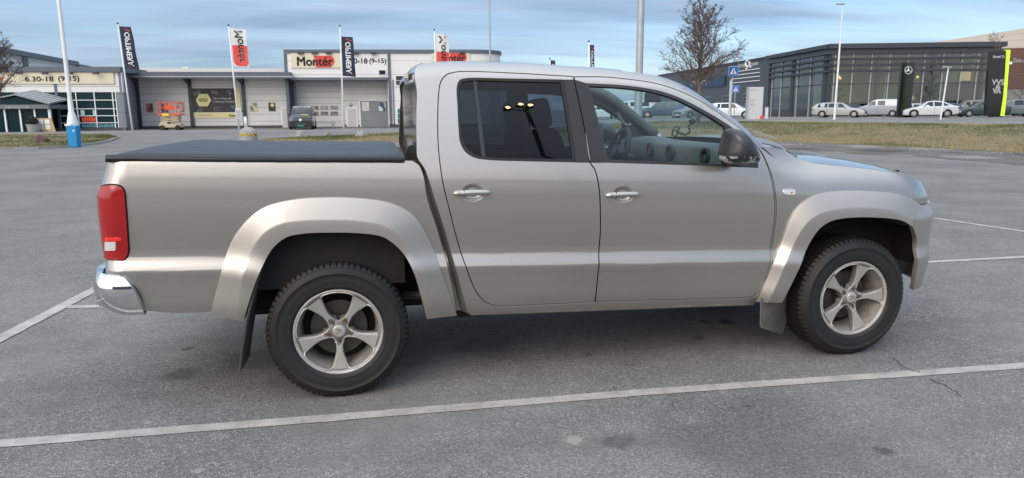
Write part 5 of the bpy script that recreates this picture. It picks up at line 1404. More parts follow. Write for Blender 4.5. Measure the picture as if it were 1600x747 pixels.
mb = MB(); S2.px(mb, 1427, 132, 1534, 181, -7.1, -7.0); S2.px(mb, 1358, 134, 1384, 151, -7.1, -7.0); S2.px(mb, 1290, 160, 1420, 181, -6.9, -6.8); S2.px(mb, 1420, 108, 1460, 122, -7.1, -7.0); S1.box(mb, 0, S1.len, ZG, 2.4, -6.7, -6.5); build_parts(mb, 'dark_panel', M_blackw, root=sh_)
M_lit = mat('lit_lamp', (.8, .5, .2), .5, emit=(1.0, .62, .25), es=.8)
mb = MB()
for x, y in ((1311, 120), (1313, 122), (1381, 118), (1434, 120)): s, z = S2.uv(x, y, -3); mb.box((s-.14, -3.1, z-.16), (s+.14, -3.0, z+.12), T=S2.T)
build_parts(mb, 'ceiling_lamp', M_lit, root=sh_)
mb = MB(); S2.px(mb, 1350, 135, 1353.5, 144, -6.9, -6.8); S2.px(mb, 1419, 150, 1428, 156, -5.9, -5.8); S2.px(mb, 1500, 112, 1517, 126, -6.9, -6.8); build_parts(mb, 'warm_display', mat('warm_display', (.55, .40, .22), .5, emit=(1, .7, .35), es=.22), root=sh_)
mb = MB(); S2.px(mb, 1347, 133, 1355.5, 150, -7.05, -6.95); part(mb, 'display_frame', M_blackw, sh_)
# workshop wing
zA = zrf-.25
mb = MB(); SA.box(mb, 0, SA.len, -.2, zA, -30, 0); part(mb, 'workshop_wall', M_dkclad, sh_)
mb = MB(); SA.box(mb, 0, SA.len+.1, zA+.003, zA+.25, -30, .2); part(mb, 'parapet', M_trimd, sh_)
mb = MB()
for y in (107, 113, 119, 125.5):
    pl = SA.uv(1142, y+9.0*(y-95)/30*0+5, .05); pr2 = SA.uv(1187, y, .05); SA.box(mb, pl[0], pr2[0], pr2[1]-.06, pr2[1]+.06, .01, .1)
build_parts(mb, 'pale_strip', M_plainwhite, root=sh_)
mb = MB(); SA.text(mb, 'Bertel', 1153.5, 98, 1164, 105.5, .05, bold=.03); SA.text(mb, 'Steen', 1173.5, 95.5, 1184.8, 102.5, .05, bold=.03); SA.text(mb, 'PEUGEOT', 1080, 126, 1105, 134, .3, bold=.02)
rgp = [SA.uv(1168.5+3.0*math.cos(a), 99.5+5*math.sin(a), .08) for a in np.linspace(0, 2*math.pi, 25)[:-1]]
mb.tube([SA.T((s, .08, z)) for s, z in rgp], .16, 6, closed=True)
s, z = SA.uv(1166.5, 107, .08); mb.box((s-.3, .03, z-.15), (s+.3, .15, z+.15), T=SA.T); s, z = SA.uv(1172.5, 104, .08); mb.box((s-.3, .03, z-.15), (s+.3, .15, z+.15), T=SA.T)
part(mb, 'lettering', M_plainwhite, sh_)
mb = MB(); SA.px(mb, 1068, 122, 1132, 137, .02, .25); part(mb, 'navy_sign_panel', mat('navy_panel', (.012, .03, .085), .4), sh_)
for x0, x1, y0, y1 in ((1127, 1142, 148, 166), (1159, 1166, 145, 168), (1100, 1113, 150, 170)):
    mb = MB(); SA.px(mb, x0, y0, x1, 182, .01, .06); g_ = part(mb, 'workshop_door', mat('workshop_door', (.09, .10, .115), .4) if x0 == 1127 else D.materials['workshop_door'], sh_)
    for k in range(3): y = y0+3+k*5; mb = MB(); SA.px(mb, x0+2, y, x1-1, y+3.4, .061, .08); sub(mb.build('pane', M_blackw), g_)
# brown and cream building beyond, at the far right
BR = Wall((70, 118), (110, 103)); br = empty('brown_building', frame(90, 112), 0, 'brown clad building with sloping cream roof at the far right behind the showroom', 'building')
mb = MB(); z1 = BR.uv(1590, 75)[1]; BR.box(mb, 4, BR.len, 4.5, z1, -25, 0); part(mb, 'wall', cladding('brown_cladding', (.11, .05, .036), step=.5), br)
mb = MB(); BR.box(mb, 4, BR.len, -.2, 4.49, -25, -.1); part(mb, 'base_wall', cladding('grey_base', (.20, .20, .20), step=.5), br)
mb = MB(); q0, q1, q2, q3 = BR.uv(1460, 66, -1), BR.uv(1640, 38, -1), BR.uv(1640, 78, -1), BR.uv(1460, 78, -1); mb.prism([q0, q1, q2, q3][::-1], 'y', -24, -1, T=BR.T); part(mb, 'upper_roof', cladding('cream_cladding', (.52, .47, .42), step=1.0), br)
mb = MB(); BR.text(mb, 'Steen', 1583, 91, 1606, 98, .1, bold=.02); part(mb, 'lettering', M_plainwhite, br); mb = MB(); s, z = BR.uv(1579.5, 98.5, .1); mb.box((s-.2, .02, z-.2), (s+.2, .12, z+.2), T=BR.T); part(mb, 'letter_dot', M_plainwhite, br)

# ---------------------------------------------------------------- pylons and signs
def gnd(px, py): 
    # first hit of the pixel ray with the terrain
    d = ray(px, py); t = 5.0
    while t < 200:
        p = CAMP+d*t
        if p[2] <= gz(p[0], p[1]): break
        t += .1
    return p
def lat_of(px, D_): return float((atD(px, 180, D_)-CAMP) @ HR)
def pylon(name, px0, px1, yt, yb, D_, depth, label, cat, m, turn=0.0):
    la = lat_of((px0+px1)/2, D_); z0 = hgt(la, D_); o = empty(name, (*frame(la, D_)[:2], z0), -YAW+turn, label, cat)
    wdt = (px1-px0)/FPX*D_; h = atD((px0+px1)/2, yt, D_)[2]-z0
    return o, wdt, h
def lbox(o, name, m, a, b, parent=None, bev=0): 
    mb = MB(); mb.box(a, b); x = mb.build(name, m, parent or o); 
    if bev: bevel(x, bev)
    return x
py, w_, h = pylon('star_pylon', 1401.5, 1420.5, 98, 181, 70, .4, 'tall black pylon with a silver three-pointed star in a ring, between the parked cars', 'sign', None)
lbox(py, 'panel', M_blackw, (-w_/2, -.2, 0), (w_/2, .2, h))
mb = MB(); zc_ = h-.72; R3 = .34
mb.tube([(R3*math.cos(a), -.23, zc_+R3*math.sin(a)) for a in np.linspace(0, 2*math.pi, 33)[:-1]], .035, 6, closed=True)
for k in range(3):
    a = math.pi/2+k*2*math.pi/3; mb.add([(R3*math.cos(a), -.23, zc_+R3*math.sin(a)), (.07*math.cos(a+1.05), -.225, zc_+.07*math.sin(a+1.05)), (0, -.27, zc_), (.07*math.cos(a-1.05), -.225, zc_+.07*math.sin(a-1.05))], [(0, 1, 2), (0, 2, 3)])
mb.build('star_emblem', mat('emblem_silver', (.75, .76, .78), .3, .4), py)
py, w_, h = pylon('wedge_pylon', 1538, 1577, 78, 181, 62, .4, 'broad black sign pylon with white letters and a lime green edge at far right', 'sign', None)
WP = Wall(LD(1538, 61.7), LD(1577, 61.7)); mb = MB()
WP.poly(mb, [(1540.5, 181), (1562.8, 181), (1567.5, 150), (1570.5, 110), (1572, 79), (1548, 80), (1545, 110), (1542.5, 150)], -.35, 0); part(mb, 'panel', M_blackw, py); mb = MB()
WP.poly(mb, [(1563.3, 181), (1569.5, 181), (1573, 150), (1575, 120), (1579, 78), (1572.5, 78), (1571.2, 110), (1568, 150)], -.30, -.03); part(mb, 'green_edge', mat('lime', (.50, .80, .02), .4, emit=(.55, .9, .05), es=.35), py); mb = MB()
WP.text(mb, 'VVS', 1549.5, 124, 1569, 133, .01, bold=.03); WP.text(mb, '&', 1555.5, 132.5, 1563, 138.5, .01, bold=.05); WP.text(mb, 'VA', 1551, 137.5, 1564, 146, .01, bold=.05); WP.text(mb, 'Bertel O.', 1551.5, 86.5, 1570, 90.5, .01, bold=.04)
part(mb, 'lettering', M_plainwhite, py)
py, w_, h = pylon('info_pylon', 1165, 1190, 136, 184, 62, .4, 'pale grey information pylon with small dark lines by the showroom entrance', 'sign', None, turn=.0)
lbox(py, 'panel', mat('pylon_grey', (.52, .52, .53), .5), (-w_*.36, -.12, 0), (w_/2, .12, h)); lbox(py, 'side_panel', M_gp, (-w_/2, -.14, 0), (-w_*.365, .14, h))
mb = MB()
for k, (zz_, l_) in enumerate([(.92, .7), (.87, .4), (.62, .1), (.59, .5), (.555, .3), (.49, .35), (.45, .45), (.42, .5), (.34, .3), (.29, .1)]): mb.box((-w_*.30, -.126, h*zz_), (-w_*.30+w_*.68*l_, -.121, h*zz_+.045))
mb.build('small_print', M_gp, py)
la = lat_of(1197.5, 64); o = empty('white_bollard', (*frame(la, 64)[:2], hgt(la, 64)), -YAW, 'short white post between the information pylon and the showroom glass', 'bollard')
lbox(o, 'post', M_wp, (-.13, -.1, 0), (.13, .1, 1.0), bev=.03); lbox(o, 'cap', M_gp, (-.135, -.105, 1.0), (.135, .105, 1.05))
la = lat_of(1189.5, 62); o = empty('red_barrier_foot', (*frame(la, 62)[:2], hgt(la, 62)), -YAW, 'small bright red foot with thin post beside the pale information pylon', 'barrier')
lbox(o, 'foot', mat('red_plastic', (.75, .06, .04), .5), (-.16, -.15, 0), (.16, .15, .32), bev=.05); lbox(o, 'post', M_gp, (-.02, -.02, .32), (.02, .02, 1.15))
def crossing(px, py_, D_, size, label, tilt=0):
    la = lat_of(px, D_); z0 = hgt(la, D_); c = atD(px, py_, D_); o = empty('crossing_sign', (*frame(la, D_)[:2], z0), -YAW, label, 'sign', 'pedestrian crossing signs'); zc_ = c[2]-z0; S = size/2
    mb = MB(); mb.tube([(-.02, .03, 0), (-.02, .03, zc_+S)], .03, 8); mb.build('post', M_gp, o, smooth=True)
    mb = MB(); mb.box((-S, -.015, zc_-S), (S, .0, zc_+S)); pl = bevel(mb.build('plate', M_plainwhite, o), .01)
    mb = MB(); mb.box((-S*.95, -.020, zc_-S*.95), (S*.95, -.016, zc_+S*.95)); mb.build('blue_field', M_signblue, pl)
    mb = MB(); mb.prism([(-S*.75, zc_-S*.62), (S*.75, zc_-S*.62), (0, zc_+S*.72)], 'y', -.025, -.021); mb.build('white_triangle', M_plainwhite, pl)
    mb = MB(); mb.lathe([(0, 0), (S*.09, 0)], 10, T=lambda v: (v[0]+.02*S, -.029, zc_+S*.30+v[1]))
    for P in ([(0, .2), (.02, -.1)], [(.02, -.1), (.22, -.5)], [(.02, -.1), (-.2, -.5)], [(0, .15), (.2, -.02)], [(0, .15), (-.18, -.02)]): mb.tube([(a*S, -.028, zc_+b*S) for a, b in P], S*.055, 5)
    for k in range(4): mb.box((-S*.6+k*S*.32, -.029, zc_-S*.6), (-S*.48+k*S*.32, -.026, zc_-S*.5))
    mb.build('walker_symbol', M_ink, pl)
crossing(1142.5, 111.5, 47, .62, 'blue pedestrian crossing sign standing higher and nearer, beside the bare tree')
crossing(1147.5, 139.5, 64, .60, 'smaller, lower blue pedestrian crossing sign just behind the near one')
la = lat_of(1139.5, 49); o = empty('thin_post', (*frame(la, 49)[:2], hgt(la, 49)), 0, 'thin pale steel post just left of the crossing signs', 'post'); lbox(o, 'shaft', M_wp, (-.05, -.05, 0), (.05, .05, 2.75)); lbox(o, 'cap', M_gp, (-.055, -.055, 2.75), (.055, .055, 2.8))

# ---------------------------------------------------------------- masts
def mast(name, pxb, D_, ztop_, r0, r1, m, label, cat='lamp post', z0=None, group=None, seg=12):
    la = lat_of(pxb, D_); z0 = hgt(la, D_) if z0 is None else z0; o = empty(name, (*frame(la, D_)[:2], z0), -YAW, label, cat, group)
    mb = MB(); mb.tube([(0, 0, z) for z in (0, ztop_*.33, ztop_*.66, ztop_)], [r0, r0*.67+r1*.33, r0*.33+r1*.67, r1], seg); mb.build('pole', m, o, smooth=True, angle=50); return o
M_galv = mat('galvanised', (.46, .48, .50), .5, .35, var=(3, .2, (.36, .38, .40)))
def pxx(px, D_): return lat_of(px, D_)
LPG = 'tall lamp posts round the car park'
def lamp_head(o, z, dx=-.5, n=1):
    for k in range(n):
        mb = MB(); mb.box((dx-.35, -.12, z-.06), (dx+.3, .12, z+.05)); bevel(mb.build('lamp_head', M_gp, o), .03); mb = MB(); mb.tube([(0, 0, z-.1), (dx+.2, 0, z)], .03, 6); mb.build('arm', M_galv, o, smooth=True)
o = mast('lamp_post', 766.5, 58, 12, .09, .06, M_galv, 'thin dark lamp post rising behind the truck roof beside the warehouse corner', group=LPG); lamp_head(o, 12)
o = mast('lamp_post', 997, 21, 9.5, .105, .095, M_galv, 'thick grey lamp post rising behind the truck roof left of the bare tree', group=LPG); lamp_head(o, 9.5)
mb = MB(); mb.tube([(0, 0, 0), (0, 0, 2.55)], .118, 14); mb.build('sleeve', M_galv, o, smooth=True, angle=40)
D4 = 58; o = mast('lamp_post', 1304, D4, atD(1314, 5, D4)[2]-.7, .09, .05, M_wp, 'slim white lamp post standing in front of the silver estate car', group=LPG); lamp_head(o, atD(1314, 5, D4)[2]-.72, -.15)
D5 = 55; o = mast('lamp_post', 1470, D5, atD(1483, 104, D5)[2]-.72, .06, .05, M_wp, 'short white lamp post leaning in front of the white hatchback', group=LPG); lamp_head(o, atD(1483, 104, D5)[2]-.72, -.1); o.rotation_euler = (0, .055, -YAW)
D6 = 31.8; o = mast('lamp_post', 112, D6, 11, .095, .075, M_wp, 'tall white lamp post with flared foot standing in the blue bin at left', group=LPG, z0=0.0)
lamp_head(o, 11); mb = MB(); mb.lathe([(.10, 2.05), (.115, 1.55), (.15, 1.42), (.21, 1.12), (.22, .95)], 24); mb.build('flared_foot', M_wp, o, smooth=True)
b_ = empty('blue_bin', (*frame(lat_of(112, 31.6), 31.6)[:2], 0), -YAW, 'bright blue square bin with white lid wrapped round the white lamp post foot', 'bin')
mb = MB(); mb.prism([(-.23, .95), (-.19, 0), (.19, 0), (.24, .95)], 'y', -.17, .16); bevel(mb.build('body', M_blue, b_), .03)
mb = MB(); mb.box((-.255, -.19, .93), (.0, .18, 1.02)); bevel(mb.build('lid', M_wp, b_), .02); mb = MB(); mb.box((.08, -.175, .68), (.13, -.17, .78)); mb.build('label_mark', M_plainwhite, b_)

# flag poles
def flag_surface(kind, w_, h_, seed, droop=.25, narrow=0.0):
    def f(u, v):       # u 0..1 away from the pole, v 0..1 down
        x = u*w_*(1-narrow*(1-v))+v*droop*w_*u*.3; y = .10*math.sin(u*6+seed+v*3)*u+.05*math.sin(v*9+seed)*u; z = -v*h_-droop*u*.35*w_*(1+.3*math.sin(v*4+seed))
        return np.array([x, y, z])
    return f
def flagpole(pxb, pyb, D_, top, fl0, fl1, hfl, kind, label, lean=0.0):
    la = lat_of(pxb, D_); z0 = 0 if la < 0 else hgt(la, D_); zt_ = atD(*top, D_)[2]-z0
    o = empty('flagpole', (*frame(la, D_)[:2], z0), -YAW, label, 'flagpole', 'flagpoles with advertising flags'); lt = float((atD(*top, D_)-CAMP) @ HR)
    dx = (lt-la)
    mb = MB(); mb.tube([(0, 0, 0), (dx*.5, 0, zt_*.5), (dx, 0, zt_)], [.075, .06, .045], 10); mb.build('pole', M_wp, o, smooth=True)
    mb = MB(); mb.lathe([(0, .16), (.05, .13), (.07, .07), (.05, 0)], 12, T=lambda v: (dx+v[0], v[1], zt_+v[2])); mb.build('finial', M_ink, o, smooth=True)
    a = atD(*fl0, D_); zf_ = a[2]-z0; wf = (fl1-fl0[0])/FPX*D_; hf = hfl/FPX*D_
    fs = flag_surface(kind, wf, hf, pxb*.7)
    xo = lambda z: dx*z/zt_+.08
    def T(u, v, off=0): p = fs(u, v); z = zf_+p[2]; return (xo(zf_-v*hf)+p[0], p[1]+off, z)
    nu, nv = 16, 40
    mfl = M_navy if kind == 'dark' else M_flagw
    mb = MB(); rows = [[T(i/nu, j/nv) for i in range(nu+1)] for j in range(nv+1)]
    mb.grid(rows); f_ = mb.build('flag', mfl, o, smooth=True)
    word = 'OPTIMERA' if kind == 'dark' else 'Montér'
    if kind != 'dark':
        mb = MB(); rows = []
        for j in range(24):
            v = .44+.54*j/23; e = 1-max(0, (v-.86)/.14)**2*.55 if v > .86 else 1
            c_ = .52; rows.append([T(c_+(i/12-.5)*.96*e, v, -.012) for i in range(13)])
        mb.grid(rows); mb.build('red_shape', M_sred, f_, smooth=True)
    L_, Hh = (.80, .46) if kind == 'dark' else (.84, .52)
    tv, tf = text_box(word, 1.0, 1.0, bold=.02, extr=.0)
    v0 = .53 if kind == 'dark' else .47
    mb = MB(); mb.add([T(.52-p[1]*Hh, v0+p[0]*L_, -.02) for p in tv], tf); mb.build('lettering', M_plainwhite if kind == 'dark' else M_ink, f_)
    if kind == 'dark':
        mb = MB()
        for v in (.035, .955): mb.add([T(u, v+dv+(.02 if v < .5 else -.02)*u*2, -.018) for u, dv in ((.35, 0), (.85, .02), (.85, .045), (.35, .015))], [(0, 1, 2, 3)])
        mb.build('red_stroke', M_sred, f_)
    return o
def cloth(name, col):
    m = mat(name, col, .8); b = m.node_tree.nodes['Principled BSDF']; return m
M_navy = cloth('navy_cloth', (.020, .028, .055)); M_flagw = cloth('white_cloth', (.62, .63, .62))
flagpole(205, 206, 57, (184, 38), (188, 41), 207, 62, 'dark', 'white flagpole with navy flag, leftmost, in front of the low store')
flagpole(372, 205, 56, (357, 41), (361, 44), 384, 56, 'white', 'white flagpole with red and white flag behind the concrete foot')
flagpole(536.5, 200, 60, (531, 42), (535, 57), 553, 58, 'dark', 'white flagpole with navy flag in front of the tall warehouse')
flagpole(684, 200, 60, (678.5, 48), (681, 52), 700, 60, 'white', 'white flagpole with red and white flag rising just behind the cab roof')
flagpole(862, 200, 72, (859, 93), (861, 94), 868, 40, 'dark', 'distant white flagpole whose flag tip just shows over the truck roof')
flagpole(923, 200, 55, (920, 66), (921, 70), 927, 62, 'dark', 'white flagpole with narrow folded dark flag behind the middle of the truck roof')

# concrete foot with hazard tape and the pole standing on it
Dc = 37.6; o = empty('concrete_foot', (*frame(lat_of(386, Dc), Dc)[:2], 0), -YAW, 'round grey concrete foot with yellow and black hazard tape beside the grass', 'bollard')
mb = MB(); mb.lathe([(0, .72), (.18, .71), (.38, .58), (.44, .50), (.45, 0)], 28); mb.build('block', M_concrete, o, smooth=True, angle=45)
M_haz = mat('hazard_tape', (.8, .6, .03), .5); q = NT(M_haz); sp = q.n('ShaderNodeSeparateXYZ'); tcn = q.n('ShaderNodeTexCoord'); q.l(tcn.outputs['Object'], sp.inputs[0])
q.l(q.mix(q.m('LESS_THAN', q.m('FRACT', q.m('MULTIPLY', q.m('ADD', sp.outputs[0], sp.outputs[2]), 7.0)), .45), (.8, .6, .03), (.02, .02, .02)), M_haz.node_tree.nodes['Principled BSDF'].inputs['Base Color'])
mb = MB(); mb.lathe([(.456, .40), (.456, .30)], 28); mb.build('hazard_tape', M_haz, o, smooth=True)
o = empty('stub_post', (*frame(lat_of(383.5, Dc), Dc)[:2], .71), -YAW, 'short white post with dark arm standing on the round concrete foot', 'post')
mb = MB(); mb.tube([(0, 0, 0), (-.03, 0, .55)], [.09, .07], 10); mb.build('shaft', M_wp, o, smooth=True); mb = MB(); mb.tube([(-.03, 0, .55), (-.05, 0, 1.0)], .045, 8); mb.box((-.16, -.06, .78), (-.05, .06, .92)); mb.build('bracket', M_trimd, o)
o = empty('pole_box', atD(373, 178, 55.8), -YAW, 'small white cabinet fixed to the flagpole foot near the outlet banner', 'cabinet'); lbox(o, 'housing', M_wp, (-.22, -.1, -.4), (.22, .1, .4), bev=.02); lbox(o, 'door_panel', M_gp, (-.18, -.105, -.35), (.18, -.1, .35))

# scissor lift
Dl = 61; o = empty('scissor_lift', (*frame(lat_of(267, Dl), Dl)[:2], 0), -YAW+.15, 'orange and beige scissor lift parked in front of the low store wall', 'lift')
kk = Dl/FPX
mb = MB(); mb.box((-.85, -.5, .22), (.85, .5, .52)); mb.box((-.80, -.45, .52), (-.2, .45, .68)); bevel(mb.build('chassis', M_beigem, o), .03)
for sx in (-.62, .62):
    for sy in (-.5, .5): mb = MB(); mb.lathe([(0, .08), (.2, .08), (.22, .05), (.22, -.05), (.2, -.08), (0, -.08)], 16, T=lambda v: (sx+v[0], sy+v[2], .22+v[1])); mb.build('wheel', M_tyre, o, smooth=True, angle=40)
for k in range(4):
    z = .72+.13*k
    for sy in (-.38, .38):
        mb = MB(); mb.tube([(-.72, sy, z-.05), (.72, sy, z+.09)], .045, 6); mb.tube([(-.72, sy*.9, z+.09), (.72, sy*.9, z-.05)], .045, 6); mb.build('scissor_arm', M_beigem, o)
mb = MB(); mb.box((-.92, -.5, 1.24), (.95, .5, 1.38)); mb.box((-.30, -.505, 1.7), (.45, -.49, 2.1)); bevel(mb.build('platform', M_orange, o), .01)
mb = MB(); mb.box((-.55, -.53, 1.18), (.0, -.51, 1.40)); mb.build('yellow_plate', M_yel, o)
for pts in [[(x, y, 1.38), (x, y, 2.3)] for x in (-.92, -.3, .35, .92) for y in (-.48, .48)]+[[(-.92, y, z), (.92, y, z)] for y in (-.48, .48) for z in (1.85, 2.3)]+[[(x, -.48, z), (x, .48, z)] for x in (-.92, .92) for z in (1.85, 2.3)]:
    mb = MB(); mb.tube(pts, .032, 6); mb.build('guard_rail', M_orange, o)
mb = MB(); mb.box((-.6, -.35, 1.85), (-.35, -.1, 2.2)); mb.build('control_box', M_trimd, o)

# things in front of the shop
Dp = 56; o = empty('planter', (*frame(lat_of(50, Dp), Dp)[:2], .03), -YAW, 'round beige planter with a clipped dark shrub by the shop entrance', 'planter')
mb = MB(); mb.lathe([(0, .42), (.46, .44), (.50, .60), (.47, .60), (.40, 0), (0, 0)], 20); mb.build('pot', M_concrete, o, smooth=True, angle=40)
def foliage_ball(name, r, n, m, parent, c=(0, 0, 0), size=.05, seed=1, squash=1.0):
    rnd = random.Random(seed); mb = MB()
    for k in range(n):
        d = Vector((rnd.gauss(0, 1), rnd.gauss(0, 1), rnd.gauss(0, 1))).normalized()*r*(.55+.5*rnd.random()); p = Vector(c)+Vector((d.x, d.y, d.z*squash)); a = Vector((rnd.gauss(0, 1), rnd.gauss(0, 1), rnd.gauss(0, 1))).normalized(); b = a.orthogonal().normalized(); s_ = size*(.6+.8*rnd.random())
        mb.add([p+a*s_, p+b*s_*.5, p-a*s_, p-b*s_*.5], [(0, 1, 2, 3)])
    return mb.build(name, m, parent)
foliage_ball('shrub', .34, 900, mat('shrub_leaf', (.035, .035, .022), .8), o, (0, 0, .85), .06)
o = empty('pallet_display', (*frame(lat_of(70, 56.5), 56.5)[:2], .03), -YAW, 'raw timber display board with four white posters by the entrance', 'sign stand')
kk = 56.5/FPX
mb = MB(); mb.prism([(-.62, 0), (.72, 0), (.50, 1.06), (-.72, 1.06)], 'y', -.05, .02); mb.build('board', M_wood, o)
for i in range(2):
    for j in range(2): mb = MB(); x = -.52+.5*i; z = .18+.42*j; mb.box((x, -.07, z), (x+.36, -.055, z+.34)); mb.build('poster_sheet', M_plainwhite, o)
mb = MB(); mb.box((-.6, .0, 0), (-.54, .5, .04)); mb.tube([(-.6, .02, 1.0), (-.6, .6, 0)], .03, 5); mb.build('strut', M_wood, o)

# boulders
def boulder(pxc, pyb, wpx, hpx, m, label, seed, D_=None):
    p = gnd(pxc, pyb) if D_ is None else atD(pxc, pyb, D_); dd = float((p-CAMP)@HF); W2 = wpx/FPX*dd/2; H2 = hpx/FPX*dd
    bm = bmesh.new(); bmesh.ops.create_icosphere(bm, subdivisions=4, radius=1)
    for v in bm.verts:
        n_ = noise.noise(v.co*1.3+Vector((seed, 0, 0)))*.35+noise.noise(v.co*3.2+Vector((seed, 4, 0)))*.14; v.co = v.co*(1+n_); v.co.z = max(v.co.z, -.35)
        v.co = Vector((v.co.x*W2, v.co.y*W2*.8, (v.co.z+.30)*H2/1.25))
    me = D.meshes.new('boulder'); bm.to_mesh(me); bm.free(); me.materials.append(m); ob = D.objects.new('boulder', me); COL.objects.link(ob); ob.location = (p[0], p[1], gz(p[0], p[1])-.04); ob.rotation_euler = (0, 0, -YAW)
    me.polygons.foreach_set('use_smooth', [True]*len(me.polygons)); tag(ob, label, 'boulder', 'boulders along the grass verge')
M_rockg = mat('pale_granite', (.36, .35, .33), .9, var=(3, .15, (.22, .21, .2)), bump=(8, .5, .05)); M_rockr = mat('red_rock', (.16, .085, .065), .9, var=(3, .2, (.10, .07, .06)), bump=(8, .5, .05)); M_rockb = mat('brown_granite', (.27, .24, .22), .9, var=(3, .15, (.17, .15, .15)), bump=(8, .5, .05))
boulder(62.5, 224, 24, 13, M_rockr, 'reddish brown boulder on the grass left of the blue bin', 1.0)
boulder(471, 215.5, 20, 13, M_rockg, 'largest pale grey boulder on the grass in front of the black van', 2.4)
boulder(511, 214, 13, 9, M_rockb, 'rounded brownish boulder, middle one of three on the grass strip', 3.9)
boulder(564, 214, 16, 9, M_rockg, 'low grey boulder, right-hand one of three, nearest the truck cab', 5.2)

